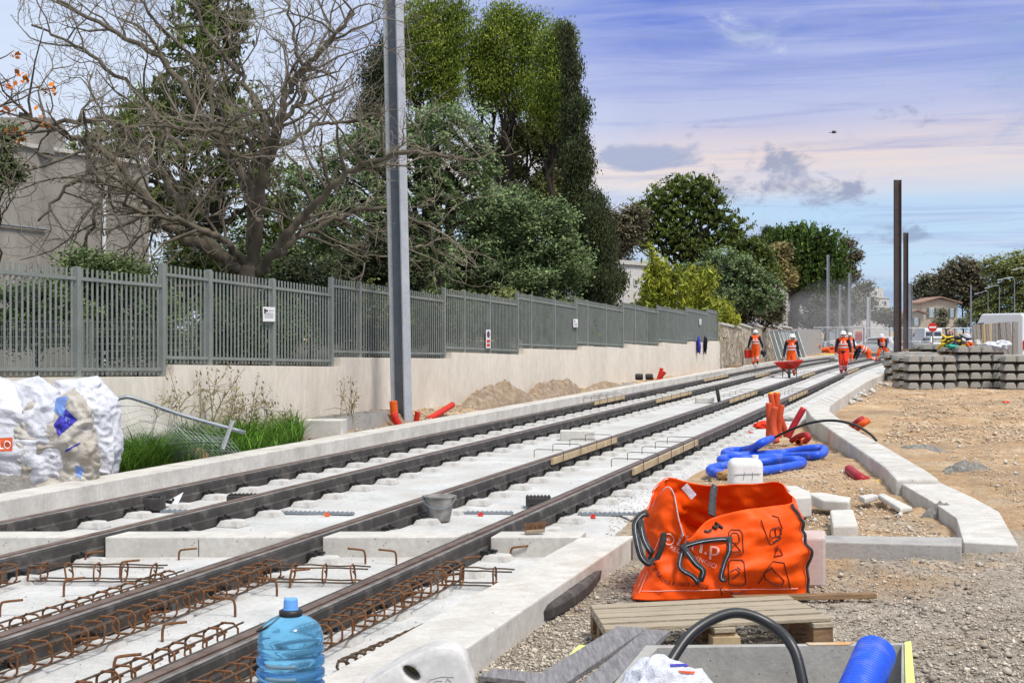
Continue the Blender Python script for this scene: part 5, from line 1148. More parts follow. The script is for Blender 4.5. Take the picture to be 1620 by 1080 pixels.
cloth('orange_barrier', 1297, 1326, 549, 561, 112, 'orange', 'low orange plastic barrier strip before the far fence', 'barrier', 5, .1, .1)
cloth('orange_netting', 1322, 1332, 536, 561, 111, 'orange', 'upright orange netting strip beside the walking worker', 'netting', 8, .2)
m = MB(); 
for k in range(4): m.beam(AT(1290 + k * 4, 561, 106), AT(1322 - k * 2, 560.5 - k * .4, 108), .12, .08)
tag(m.build('yellow_profile', K['yellow']), 'yellow profiles lying at the far end of the left kerb', 'profile')
cloth('green_cloth', 1498, 1513, 543, 551, 47.4, 'greencl', 'small turquoise green cloth on the sleeper stack', 'cloth', 3) if False else None
# no entry sign
Y = 96; c = AT(1475, 517.5, Y); root = thing('road_sign', (c.x, Y, 0), 'round red no-entry sign with a white bar on a grey post', 'road sign')
MB().tube([(0, 0, 0), (0, 0, c.z)], .035, 8).build('post', K['galv'], root, world=False); r0 = 8.2 * Y / F * .5 * 1.75
MB().tube([(0, -.05, c.z), (0, -.08, c.z)], r0, 28).build('sign_face', K['red'], root, world=False); MB().box((0, -.088, c.z), (r0 * 1.5, .01, r0 * .36)).build('white_bar', K['paper'], root, world=False)
# grey waste bin and small portable cabins in the dust
root = thing('waste_bin', AT(1352, 556, 121), 'dark grey waste bin behind the walking worker', 'bin'); a = AT(1352, 0, 121); MB().box((a.x, 121, .55), (.75, .7, 1.1), taper=1.12).build('bin_body', K['strap'], root, bevel=.03); MB().box((a.x, 121, 1.14), (.92, .85, .08)).build('lid', K['strap'], root, bevel=.02)
root = thing('site_cabin', AT(1360, 556, 126), 'small white cabin with a reddish door seen through the far fence', 'cabin'); a = AT(1359, 0, 126); MB().box((a.x, 126.8, 1.2), (1.0, 1.4, 2.35)).build('wall', K['plaster'], root, bevel=.02)
MB().box((a.x, 126.06, .95), (.6, .04, 1.6)).build('door', K['darkred'], root); MB().box((a.x, 126.04, 1.85), (.5, .03, .2)).build('window', K['orange'], root); MB().box((a.x, 126.8, 2.42), (1.2, 1.6, .08)).build('roof', K['concl'], root)

# ------------------------------------------------------------------ stacks of concrete sleepers
def make_sleeper(L=2.1):
    root = thing('concrete_sleeper', (0, 0, 0), 'x', 'sleeper', 'concrete sleepers piled on the dirt'); w, h = .375, .215
    sec = [(-w / 2, 0), (-w / 2, .04), (-w * .43, h * .62), (-w * .33, h * .93), (-w * .22, h), (w * .22, h), (w * .33, h * .93), (w * .43, h * .62), (w / 2, .04), (w / 2, 0)]
    for p0, p1 in ((0, L * .31), (L * .69, L)): m = MB(); m.sweep([(0, p0, 0), (0, p1, 0)], sec); m.build('concrete_block', K['sleep'], root, world=False, bevel=.012)
    MB().beam((-.06, L * .29, .07), (-.06, L * .71, .07), .04, .04).build('tie_bar', K['rust_dark'], root, world=False)
    return root
K['sleep'] = mat('weathered_sleeper_concrete', (.46, .44, .40), (.33, .315, .285), .95, scale=4, bump=.5, bscale=20, island=.12, dirt=((.20, .18, .155), 3, .52, .72, .6), spots=((.16, .15, .14), 16, .07))
sl0 = make_sleeper(); firsts = [True]; random.seed(6); sln = [0]
rown = ['bottom', 'second', 'third', 'fourth', 'fifth', 'top']; battens = MB()
def stack(x0, ncol, nrow, Y, pitch, label, rz=0, zb=0, miss=()):
    X0 = (x0 - CX) / F * Y; dr = Matrix.Rotation(rz, 3, 'Z')
    for r_ in range(nrow):
        for c in range(ncol):
            if (r_, c) in miss: continue
            loc = Vector((X0, Y, zb)) + dr @ Vector((pitch * (c + .5) + random.uniform(-.02, .02), random.uniform(-.06, .06), 0)) + Vector((0, 0, r_ * .307))
            lb = f'half-round concrete sleeper in the {rown[r_]} layer of the {label}'
            if firsts[0]: sl0.location = loc; sl0.rotation_euler = (0, 0, rz); sl0['label'] = lb; firsts[0] = False
            else: dup(sl0, loc, rz + random.uniform(-.02, .02), lb)
            sln[0] += 1
        if r_ < nrow - 1:
            for yo in (.25, 1.75):
                a = Vector((X0, Y, zb)) + dr @ Vector((-.05, yo, 0)); b = Vector((X0, Y, zb)) + dr @ Vector((ncol * pitch + .05, yo, 0)); z = r_ * .307 + .215 + .046
                m = MB(); m.beam((a.x, a.y, zb + z), (b.x, b.y, zb + z), .1, .088); tag(m.build('timber_spacer', K['woodbrown'] if yo > 1 else K['barkdark']), f'{"rear" if yo > 1 else "front"} timber spacer above the {rown[r_]} layer of the {label}', 'timber', 'timber spacers between the sleeper layers')
stack(1436, 4, 4, 48, .415, 'left front stack')
stack(1515, 4, 5, 49.2, .415, 'middle front stack', R(3), miss=((4, 3),))
stack(1589, 4, 4, 48.2, .415, 'right front stack', R(-2))
stack(1420, 4, 4, 54, .43, 'rear stack behind the left one', zb=.0)
stack(1443, 4, 5, 57, .43, 'rearmost middle stack', R(-3), miss=((4, 0),))
stack(1500, 4, 5, 55.5, .43, 'rear stack under the white bags', R(2))
print('sleepers', sln[0])
# things on the stacks
def lump(name, x, y, w, h, Y, mt, label, cat, seed, zb=None, deep=1.0, rough=.5):
    s = F / Y; c = AT(x, y, Y); m = MB(); m.rock(c, (w / 2 / s, w / 2 / s * deep, h / 2 / s), seed, n=4, rough=rough)
    a = []
    for v in m.v:
        p = Vector(v); k = noise.noise(p * 5 + Vector((seed, 0, 0))) * .06 + abs(noise.noise(p * 11)) * .05; n_ = (p - c).normalized(); a.append(tuple(p + n_ * k))
    m.v = a; return tag(m.build(name, K[mt], smooth=True), label, cat)
lump('white_sack', 1527, 540, 20, 20, 50.5, 'sack', 'crumpled white sack beside the yellow and black straps', 'sack', 1)
lump('white_sack', 1570, 547, 26, 13, 50.2, 'sack', 'flat white sack on the middle of the stack', 'sack', 2)
lump('white_sack', 1587, 546, 20, 14, 50.4, 'sack', 'rounded white sack nearest the leaning panels', 'sack', 3)
lump('white_sack', 1545, 545, 10, 14, 50.0, 'concl', 'small upright pale sack on the stack left of the flat sack', 'sack', 4)
root = thing('strap_pile', AT(1507, 545, 50), 'tangle of yellow and black straps on the sleeper stack', 'straps'); random.seed(2)
for k in range(26):
    c = AT(random.gauss(1507, 8), random.uniform(532, 545), 50); pts = [c + Vector((random.gauss(0, .16), random.gauss(0, .12), random.gauss(0, .08))) for _ in range(4)]
    m = MB(); m.tube(spline(pts, 5), .035, 5); m.build('strap', K['yellow' if k % 2 else 'black'], root)
m = MB(); m.rock(AT(1507, 544, 50), (.34, .2, .16), 5, n=3); m.build('dark_heap', K['black'], root)
K['turq'] = mat('turquoise_cloth', (.05, .42, .30), None, .8)
lump('green_cloth', 1505, 548, 16, 5, 49.6, 'turq', 'small turquoise cloth under the yellow and black straps', 'cloth', 6)
lump('orange_bag_small', 1534, 545, 10, 8, 49.6, 'orange', 'small orange red cloth on the stack right of the first white sack', 'cloth', 7)
a = PX(1454.5, 614, 0); m = MB(); m.box((a.x, a.y, .13), (.2, .12, .24), .3); tag(m.build('white_block', K['concl'], bevel=.01), 'small pale stone standing at the foot of the left sleeper stack', 'stone')
# barrier panels leaning in a row
K['panel'] = mat('grey_weathered_panel', (.28, .26, .24), (.18, .165, .15), .9, scale=3, stretch=(8, 8, 1), bump=.3); random.seed(12)
K['paneltan'] = mat('tan_board_panel', (.42, .32, .20), (.34, .26, .16), .9, scale=3, stretch=(8, 8, 1), bump=.3)
for k in range(15):
    x = 1542 + k * 4.6; Y = 76 - k * 1.3; zt_ = zat(514 - k * .35, Y); b_ = Vector(((x - CX) / F * Y, Y, 0)); w = random.uniform(.1, .16)
    m = MB(); m.beam(b_, b_ + Vector((random.uniform(-.1, .12), .35, zt_)), w * .5, .22 if k % 3 else .12, up=(1, .25, 0)); 
    tag(m.build('barrier_panel', K['paneltan' if k in (3, 4, 6) else 'panel']), 'upright leaning board panel in the row behind the sleeper stacks', 'panel', 'board panels leaning in a row')
# ------------------------------------------------------------------ workers
def capsule(m, a, b, ra, rb, n=12):
    a, b = Vector(a), Vector(b); d, s, u = basis(b - a); L = (b - a).length; vs = []; rings = []
    for k in range(5): t = k / 4 * math.pi / 2; rings.append((-ra * math.cos(t), ra * math.sin(t)))
    for k in range(5): t = k / 4 * math.pi / 2; rings.append((L + rb * math.sin(t), rb * math.cos(t)))
    for o, r_ in rings:
        r_ = max(r_, .0005)
        for k in range(n): an = 2 * math.pi * k / n; vs.append(a + d * o + (s * math.cos(an) + u * math.sin(an)) * r_)
    fs = [(i * n + k, i * n + (k + 1) % n, (i + 1) * n + (k + 1) % n, (i + 1) * n + k) for i in range(len(rings) - 1) for k in range(n)]
    fs += [tuple(range(n))[::-1], tuple((len(rings) - 1) * n + k for k in range(n))]; m.add(vs, fs)
def ell(m, c, r_, n=14):
    c = Vector(c); vs = []; fs = []; R_ = 9
    for i in range(R_ + 1):
        t = math.pi * i / R_
        for k in range(n): a = 2 * math.pi * k / n; vs.append(c + Vector((r_[0] * max(.002, math.sin(t)) * math.cos(a), r_[1] * max(.002, math.sin(t)) * math.sin(a), -r_[2] * math.cos(t))))
    fs = [(i * n + k, i * n + (k + 1) % n, (i + 1) * n + (k + 1) % n, (i + 1) * n + k) for i in range(R_) for k in range(n)]
    fs += [tuple(range(n))[::-1], tuple(R_ * n + k for k in range(n))]; m.add(vs, fs)
def remesh(o, v=.012, sm=3):
    r_ = o.modifiers.new('remesh', 'REMESH'); r_.mode = 'VOXEL'; r_.voxel_size = v; r_.use_smooth_shade = True
    s_ = o.modifiers.new('smooth', 'SMOOTH'); s_.iterations = sm; s_.factor = .5
def hand(m, w, d, side, grip=.5):
    w = Vector(w); d, s, u = basis(d); p = w + d * .085; capsule(m, w, p, .026, .034)
    for k in range(4):
        o = s * (k - 1.5) * .019; L = (.062, .07, .066, .052)[k]; a = p + o + d * .012; b = a + (d * (1 - grip) + u * -grip).normalized() * L * .5; c = b + (d * (1 - 1.6 * grip) - u * 1.2 * grip).normalized() * L * .5
        capsule(m, a, b, .0095, .009, 7); capsule(m, b, c, .009, .0075, 7)
    a = w + d * .035 + s * side * .03; b = a + (d * .6 + s * side * .5 - u * .3).normalized() * .04; capsule(m, a, b, .012, .0105, 7); capsule(m, b, b + (d * .8 - u * .5).normalized() * .032, .0105, .009, 7)
def person(px, py, hpx, J, label, face=0, trouser='orangecloth', sleeve='navy', z=0, vest='orangecloth', vest_open=False, navy_hip=False, grip=.5, cam_front=True):
    """J: joints in metres for a 1.78 m figure, x = its left/right as seen from the front (+x viewer's right when facing camera), y = towards -facing, z up"""
    base = PX(px, py, z); sc = (hpx * base.y / F) / 1.86; root = thing('person', base, label, 'person', 'workers in orange on the track', face); g = {k: Vector(v) for k, v in J.items() if isinstance(v, tuple)}
    S = lambda o: setattr(o, 'scale', (sc, sc, sc))
    hip = (g['hl'] + g['hr']) / 2; neck = g['neck']; head = g['head']; fw = Vector(J.get('fw', (0, -1, 0))).normalized()
    body = MB()
    ell(body, head, (.078, .095, .115)); capsule(body, head + fw * .085 + Vector((0, 0, -.005)), head + fw * .108 + Vector((0, 0, -.02)), .010, .015, 8)   # nose
    ell(body, head + fw * .05 + Vector((0, 0, -.07)), (.055, .055, .05))                                            # jaw
    for s_ in (-1, 1): sd = fw.cross(Vector((0, 0, 1))) * s_; ell(body, head + sd * .08 + Vector((0, 0, -.01)), (.014, .02, .032), 8)
    capsule(body, head - Vector((0, 0, .05)), neck, .052, .058)
    sp_ = hip.lerp(neck, .55); capsule(body, hip, sp_, .125, .135); capsule(body, sp_, neck - (neck - hip).normalized() * .1, .135, .10)
    for s_ in 'lr':
        capsule(body, neck.lerp(g['s' + s_], .3) - (neck - hip).normalized() * .06, g['s' + s_], .07, .06); capsule(body, g['s' + s_], g['e' + s_], .05, .04); capsule(body, g['e' + s_], g['w' + s_], .039, .027)
        hand(body, g['w' + s_], (g['w' + s_] - g['e' + s_]).normalized() if not J.get('hd') else Vector(J['hd']), 1 if s_ == 'l' else -1, grip)
        capsule(body, g['h' + s_], g['k' + s_], .085, .058); capsule(body, g['k' + s_], g['a' + s_], .055, .04); capsule(body, g['a' + s_], g['t' + s_], .042, .035)
    o = body.build('body', K['skin'], root, world=False); remesh(o, .010); S(o)
    # face details
    m = MB()
    for s_ in (-1, 1): sd = fw.cross(Vector((0, 0, 1))) * s_; ell(m, head + fw * .088 + sd * .03 + Vector((0, 0, .005)), (.011, .008, .008), 8)
    ell(m, head + fw * .092 + Vector((0, 0, -.058)), (.024, .01, .006), 8); S(m.build('eyes_and_mouth', K['ink'], root, world=False))
    # trousers
    m = MB(); capsule(m, hip + Vector((0, 0, -.02)), hip + (neck - hip).normalized() * .10, .15, .155)
    for s_ in 'lr': capsule(m, g['h' + s_], g['k' + s_], .122, .094); capsule(m, g['k' + s_], g['a' + s_] + (g['k' + s_] - g['a' + s_]).normalized() * .04, .094, .086)
    o = m.build('trousers', K[trouser], root, world=False); remesh(o, .013, 4); S(o)
    m = MB()
    for s_ in 'lr':
        for t in (.45, .68):
            a = g['k' + s_].lerp(g['a' + s_], t - .045); b = g['k' + s_].lerp(g['a' + s_], t + .045); m.tube([a, b], .099, 14)
    S(m.build('leg_stripes', K['reflect'], root, world=False))
    # dark jacket with sleeves
    m = MB(); lo = hip + (neck - hip).normalized() * (.0 if navy_hip else .1); capsule(m, lo, sp_, .16, .168); capsule(m, sp_, neck - (neck - hip).normalized() * .07, .168, .115); capsule(m, neck - (neck - hip).normalized() * .06, neck + (neck - hip).normalized() * .0, .075, .066)
    for s_ in 'lr': capsule(m, neck.lerp(g['s' + s_], .3) - (neck - hip).normalized() * .06, g['s' + s_], .09, .084); capsule(m, g['s' + s_], g['e' + s_], .080, .066); capsule(m, g['e' + s_], g['w' + s_], .066, .05)
    o = m.build('jacket', K[sleeve], root, world=False); remesh(o, .013, 3); S(o)
    # vest over the trunk
    ax = (neck - hip).normalized(); m = MB(); lo = hip + ax * (.06); capsule(m, lo + ax * .05, sp_, .178, .185, 16); capsule(m, sp_, neck - ax * .085, .185, .13, 16)
    for s_ in 'lr': capsule(m, neck - ax * .07, g['s' + s_].lerp(neck, .28) - ax * .0, .105, .094)
    o = m.build('vest', K[vest], root, world=False); remesh(o, .013, 3); S(o)
    m = MB(); L = (neck - hip).length
    sd = ax.cross(fw).normalized(); f2 = sd.cross(ax).normalized()
    for t in (.34, .56):
        c = hip + ax * L * t; ring = []
        r1, r2 = .167, .199
        vs = []
        for k in range(20): a = 2 * math.pi * k / 20; dd = sd * math.cos(a) + f2 * math.sin(a); vs += [c + dd * r2 - ax * .025, c + dd * r2 + ax * .025]
        m.add(vs, [(2 * k, 2 * ((k + 1) % 20), 2 * ((k + 1) % 20) + 1, 2 * k + 1) for k in range(20)])
    if not vest_open:
        for q in (-.085, .085):
            for f_ in (1, -1): m.beam(hip + ax * L * .56 + sd * q + f2 * f_ * .182, hip + ax * (L - .10) + sd * q * .9 + f2 * f_ * .132, .045, .02, up=f2)
    S(m.build('reflective_stripes', K['reflect'], root, world=False))
    if vest_open:
        m = MB(); m.beam(hip + ax * .0 + f2 * -.0 + fw * .175, neck - ax * .06 + fw * .14, .12, .05, up=f2); S(m.build('dark_front', K['navy'], root, world=False, bevel=.02))
    # helmet
    hc = head + Vector(J.get('hup', (0, 0, .055))); m = MB(); prof = [(.125, -.035), (.127, -.02), (.125, 0), (.118, .04), (.098, .078), (.06, .103), (.02, .112), (.001, .113)]
    m.lathe(prof, (0, 0, 0), 20, False); brim = MB(); brim.lathe([(.110, -.04), (.150, -.042), (.150, -.030), (.118, -.018)], (0, -.018, 0), 20, False); m.add(brim.v, brim.f); m.box((0, 0, .1), (.03, .17, .03))
    M_ = Matrix.Rotation(J.get('htilt', 0), 3, 'X'); M_ = Matrix.Rotation(J.get('hyaw', 0), 3, 'Z') @ M_
    m.v = [tuple(hc + M_ @ Vector(v)) for v in m.v]; S(m.build('helmet', K['white'], root, world=False, smooth=True))
    # boots
    m = MB()
    for s_ in 'lr': capsule(m, g['a' + s_] + (g['k' + s_] - g['a' + s_]).normalized() * .08, g['a' + s_], .06, .058); capsule(m, g['a' + s_], g['t' + s_], .056, .048)
    o = m.build('boots', K['black'], root, world=False); remesh(o, .012, 2); S(o); return root, sc, base
def stand(**k):
    J = dict(head=(0, -.02, 1.64), neck=(0, 0, 1.48), sl=(.19, 0, 1.43), sr=(-.19, 0, 1.43), el=(.27, .02, 1.14), er=(-.27, .02, 1.14), wl=(.27, -.05, .90), wr=(-.27, -.05, .90),
             hl=(.09, 0, .93), hr=(-.09, 0, .93), kl=(.11, -.02, .50), kr=(-.11, -.02, .50), al=(.11, 0, .09), ar=(-.11, 0, .09), tl=(.12, -.15, .05), tr=(-.12, -.15, .05)); J.update(k); return J
toCam = R(-12)
# 1 facing away, walking, tool in each hand
P1 = person(1195, 577, 57, stand(fw=(0, -1, 0), sl=(.20, 0, 1.43), el=(.30, -.02, 1.16), er=(-.30, -.02, 1.16), wl=(.36, -.1, .93), wr=(-.37, -.1, .93), kl=(.10, -.08, .50), al=(.10, .0, .09), kr=(-.10, .04, .52), ar=(-.12, .22, .2), tr=(-.12, .13, .08), tl=(.1, -.14, .05)),
            'worker seen from behind in orange, carrying a red can by the stone wall', face=R(168), z=.25)
# 2 pushing the wheelbarrow
P2 = person(1252, 594, 69, stand(head=(.03, -.05, 1.62), fw=(.75, -.66, 0), el=(.27, .02, 1.15), er=(-.27, .02, 1.15), wl=(.31, -.14, .82), wr=(-.31, -.14, .82), kl=(.12, -.14, .52), al=(.12, .0, .09), tl=(.12, -.15, .05), kr=(-.12, .0, .5), ar=(-.12, .16, .12), tr=(-.12, .03, .06)),
            'worker in orange pushing a red wheelbarrow between the rails', face=toCam, navy_hip=False)
# 3 walking towards the camera
P3 = person(1334, 591, 70, stand(el=(.28, .04, 1.16), er=(-.28, .03, 1.16), wl=(.30, -.06, .92), wr=(-.30, -.06, .92), kl=(.10, -.18, .53), al=(.09, .06, .17), tl=(.1, -.07, .09), kr=(-.09, -.05, .5), ar=(-.07, -.04, .09), tr=(-.08, -.19, .05)),
            'worker in red trousers walking towards the camera between the rails', face=toCam, trouser='redcloth', navy_hip=True)
# 4 partly hidden behind 3
P4 = person(1344, 577, 53, stand(), 'worker half hidden behind the one walking towards the camera', face=toCam + .3)
# 5 kneeling on hands, reaching down to the left
P5 = person(1372, 571, 62, dict(head=(-.62, -.1, .74), neck=(-.47, -.02, .68), sl=(-.40, -.17, .66), sr=(-.42, .17, .64), el=(-.46, -.19, .38), er=(-.52, .16, .36), wl=(-.56, -.17, .12), wr=(-.62, .14, .12), hl=(.05, -.1, .42), hr=(.05, .1, .42), kl=(.02, -.14, .08), kr=(.18, .12, .08), al=(.40, -.14, .08), ar=(.55, .12, .08), tl=(.52, -.14, .04), tr=(.66, .12, .04), fw=(-.7, -.5, -.5), hup=(-.03, 0, .055), htilt=R(10), hyaw=R(-50)),
            'worker kneeling on all fours over the fourth rail', face=0)
# 6 legs apart, bending
P6 = person(1396, 572, 49, dict(head=(-.05, -.20, 1.50), neck=(-.02, -.06, 1.40), sl=(.17, -.02, 1.33), sr=(-.21, -.02, 1.33), el=(.24, -.02, 1.07), er=(-.24, -.16, 1.06), wl=(.22, -.16, .85), wr=(-.10, -.30, .86), hl=(.09, .06, .88), hr=(-.09, .06, .88), kl=(.36, -.08, .52), kr=(-.24, -.06, .47), al=(.58, .02, .17), ar=(-.34, .02, .09), tl=(.70, -.10, .08), tr=(-.38, -.13, .05), fw=(-.1, -.8, -.6), htilt=R(25)),
            'worker bending with legs wide apart beside the dark pole', face=toCam, vest_open=True)
# 7 tiny far worker by the car
person(1504, 541, 20, stand(), 'tiny far worker with a white helmet beside the white hatchback', face=toCam)
# carried things
def wpt(P, p): root, sc, base = P; return base + Matrix.Rotation(root.rotation_euler.z, 3, 'Z') @ (Vector(p) * sc)
c = wpt(P1, (.38, -.18, .56)); root = thing('fuel_can', c, 'red fuel can hanging from the left hand of the worker by the stone wall', 'can')
m = MB(); m.box(c + Vector((0, 0, 0)), (.34, .22, .42), .2); m.build('can_body', K['red'], root, bevel=.05)
m = MB(); t_ = wpt(P1, (.38, -.18, .84)); m.tube([c + Vector((-.12, 0, .2)), t_ + Vector((-.09, 0, .02)), t_ + Vector((.09, 0, .02)), c + Vector((.12, 0, .2))], .025, 8); m.build('handle', K['black'], root)
c = wpt(P1, (-.40, -.16, .62)); root = thing('power_tool', c, 'dark power tool hanging from the right hand of the worker by the stone wall', 'tool')
m = MB(); m.box(c, (.16, .36, .2), .3); m.box(c + Vector((0, -.1, -.14)), (.1, .12, .14), .3); m.build('tool_body', K['black'], root, bevel=.03); m = MB(); t_ = wpt(P1, (-.38, -.16, .84)); m.tube([c + Vector((-.07, 0, .1)), t_, c + Vector((.07, 0, .1))], .022, 6); m.build('handle', K['strap'], root)
# wheelbarrow
b0 = PX(1250, 597, 0); ang = toCam; sc = P2[1]; root = thing('wheelbarrow', b0 + Vector((0, .1, 0)), 'red wheelbarrow with a grey load pushed by a worker', 'wheelbarrow', None, ang)
m = MB(); top = [(-.62, -1.0, .62), (.55, -1.0, .70), (.50, .0, .72), (-.46, .0, .64)]; bot = [(-.30, -.75, .36), (.28, -.75, .38), (.26, -.2, .38), (-.26, -.2, .36)]
m.add([Vector(v) * sc for v in bot + top], [(3, 2, 1, 0), (0, 1, 5, 4), (1, 2, 6, 5), (2, 3, 7, 6), (3, 0, 4, 7)]); o = m.build('tray', K['red'], root, world=False); s_ = o.modifiers.new('s', 'SOLIDIFY'); s_.thickness = .03; 
m = MB(); m.rock(Vector((0, -.5, .60)) * sc, (.46 * sc, .42 * sc, .10 * sc), 4, n=3); m.build('load', K['gravel'], root, world=False)
m = MB(); m.tube([Vector((-.05, -.95, .2)) * sc, Vector((.05, -.95, .2)) * sc], .2 * sc, 16); m.build('wheel', K['black'], root, world=False, bevel=.02)
m = MB()
for s_ in (-1, 1):
    m.tube([Vector(v) * sc for v in ((s_ * .06, -.97, .2), (s_ * .24, -.6, .34), (s_ * .29, -.15, .55), (s_ * .31, .08, .80))], .022, 7); m.tube([Vector(v) * sc for v in ((s_ * .25, -.3, .42), (s_ * .28, -.2, .03), (s_ * .26, -.05, .6))], .02, 6)
m.build('frame', K['strap'], root, world=False)
# shovel-like grey load plate near the walking worker
lump('rubble_bag', 1320, 568, 14, 7, 84, 'conc', 'small grey rubble bag lying by the second rail beyond the wheelbarrow', 'bag', 9)

# ------------------------------------------------------------------ left side: big sacks, bent mesh panel, stones
def sack(name, x, ybase, w, hpx, Y, label, seed, mt='sack', rim=.16, cr=.10, deep=.9, parent_cat='sack', lean=0):
    s = F / Y; c = Vector(((x - CX) / F * Y, Y, 0)); rx, hh = w / 2 / s, hpx / s; n, k = 150, 80; V = []; Fq = []
    for j in range(k + 1):
        t = j / k
        for i in range(n):
            a = 2 * math.pi * i / n; ca, sa = math.cos(a), math.sin(a); e = .55; px_, py_ = math.copysign(abs(ca) ** e, ca), math.copysign(abs(sa) ** e, sa)
            rr = (1 - .10 * t + .12 * math.sin(math.pi * min(1, t * 1.2))) ; top = hh * (1 + rim * noise.noise(Vector((ca * 1.6 + seed, sa * 1.6, 0))) * 1.6)
            if t > .8: rr *= 1 - .55 * ((t - .8) / .2) ** 1.3
            p = Vector((px_ * rx * rr + lean * t, py_ * rx * deep * rr, top * t)); q = p * 2.2 + Vector((seed * 5, 0, 0)); f_ = (1 - abs(noise.noise(q)) * 2) * .5 + (1 - abs(noise.noise(q * 2.3 + Vector((3, 1, 1)))) * 2) * .3 + (1 - abs(noise.noise(q * 4.5 + Vector((q.z * 2, 0, 3)))) * 2.4) * .22 + noise.noise(q * 9) * .08 + (1 - abs(noise.noise(Vector((q.x * 2.2, q.y * 2.2, q.z * .9 + q.x)))) * 2) * .3
            V.append(c + p + Vector((px_, py_, .0)) * cr * f_ * min(1, t * 4 + .2))
    Fq = [(j * n + i, j * n + (i + 1) % n, (j + 1) * n + (i + 1) % n, (j + 1) * n + i) for j in range(k) for i in range(n)]
    m = MB(); m.add(V, Fq); top_c = sum((V[k * n + i] for i in range(n)), Vector()) / n; b = len(m.v); m.v.append(tuple(top_c + Vector((0, 0, .05)))); m.f += [(k * n + i, k * n + (i + 1) % n, b) for i in range(n)]
    root = thing(name, c, label, parent_cat, 'big white sacks by the cream wall'); o = m.build('sack_body', K[mt], root, smooth=True); tree_ = BVHTree.FromPolygons([Vector(v) for v in m.v], m.f); return root, tree_
def decal(tree_, x, y, off=.006):
    o_ = Vector((0, 0, H)); d = Vector(((x - CX) / F, 1, -(y - HY) / F)).normalized(); h_ = tree_.ray_cast(o_, d)
    if h_[0] is None: return None
    n = h_[1]; n = -n if n.dot(d) > 0 else n; return h_[0] + n * off
def patch(tree_, poly, mt, parent, name, step=3.0, off=.006):
    "print lying on a surface: polygon in photo pixels, sampled fine enough to follow the folds"
    xs = [p[0] for p in poly]; ys = [p[1] for p in poly]; x0, x1, y0, y1 = min(xs), max(xs), min(ys), max(ys); nx, ny = max(2, int((x1 - x0) / step)), max(2, int((y1 - y0) / step))
    a, b, c, d = [Vector((*p, 0)) for p in poly]; m = MB(); idx = {}
    for i in range(nx + 1):
        for j in range(ny + 1):
            q = a.lerp(b, i / nx).lerp(d.lerp(c, i / nx), j / ny); h_ = decal(tree_, q.x, q.y, off)
            if h_ is not None: idx[i, j] = len(m.v); m.v.append(tuple(h_))
    for i in range(nx):
        for j in range(ny):
            f_ = [idx.get(k) for k in ((i, j), (i + 1, j), (i + 1, j + 1), (i, j + 1))]
            if None in f_: continue
            P_ = [Vector(m.v[k]) for k in f_]
            if max((P_[0] - P_[2]).length, (P_[1] - P_[3]).length) < .3: m.f.append(tuple(f_[::-1]))
    if m.f: return m.build(name, K[mt], parent)
def text_poly(s, size=1.0):
    cu = bpy.data.curves.new('t', 'FONT'); cu.body = s; cu.size = size; cu.resolution_u = 3; o = bpy.data.objects.new('t', cu); COL.objects.link(o)
    me = bpy.data.meshes.new_from_object(o.evaluated_get(bpy.context.evaluated_depsgraph_get())); v = [tuple(q.co) for q in me.vertices]; f = [tuple(p.vertices) for p in me.polygons]
    bpy.data.objects.remove(o); bpy.data.curves.remove(cu); bpy.data.meshes.remove(me); return v, f
def subdiv(v, f, mx):
    import bmesh
    bm = bmesh.new(); vs = [bm.verts.new(q) for q in v]
    for q in f:
        try: bm.faces.new([vs[i] for i in q])
        except ValueError: pass
    for _ in range(5):
        es = [e for e in bm.edges if e.calc_length() > mx]
        if not es: break
        bmesh.ops.subdivide_edges(bm, edges=es, cuts=1); bmesh.ops.triangulate(bm, faces=[q for q in bm.faces if len(q.verts) > 3])
    bm.verts.index_update(); out = [tuple(q.co) for q in bm.verts], [tuple(w.index for w in q.verts) for q in bm.faces]; bm.free(); return out
def textdecal(tree_, s, curve_pts, h, mt, parent, name='lettering', off=.007, bold=0, spacing=1.0):
    "letters following a pixel polyline on a surface; h = letter height in pixels"
    v, f = text_poly(s); w = max(q[0] for q in v); v, f = subdiv(v, f, .22); C_ = spline([Vector((*p, 0)) for p in curve_pts], 12); Ls = [0]
    for a, b in zip(C_[:-1], C_[1:]): Ls.append(Ls[-1] + (b - a).length)
    m = MB(); ok = {}
    for i, q in enumerate(v):
        L = q[0] / w * Ls[-1]; k = max(0, min(len(C_) - 2, next((j for j in range(len(Ls) - 1) if Ls[j + 1] >= L), len(C_) - 2))); t = (L - Ls[k]) / max(1e-6, Ls[k + 1] - Ls[k]); p = C_[k].lerp(C_[k + 1], t); d = (C_[k + 1] - C_[k]).normalized()
        p = p + Vector((d.y, -d.x, 0)) * q[1] * h / .72; h_ = decal(tree_, p.x, p.y, off)
        if h_ is not None: ok[i] = len(m.v); m.v.append(tuple(h_))
    for q in f:
        if all(i in ok for i in q):
            P_ = [Vector(m.v[ok[i]]) for i in q]
            if max((P_[0] - P_[1]).length, (P_[1] - P_[2]).length) < .12: m.f.append(tuple(ok[i] for i in q))
    if m.f: return m.build(name, K[mt], parent)
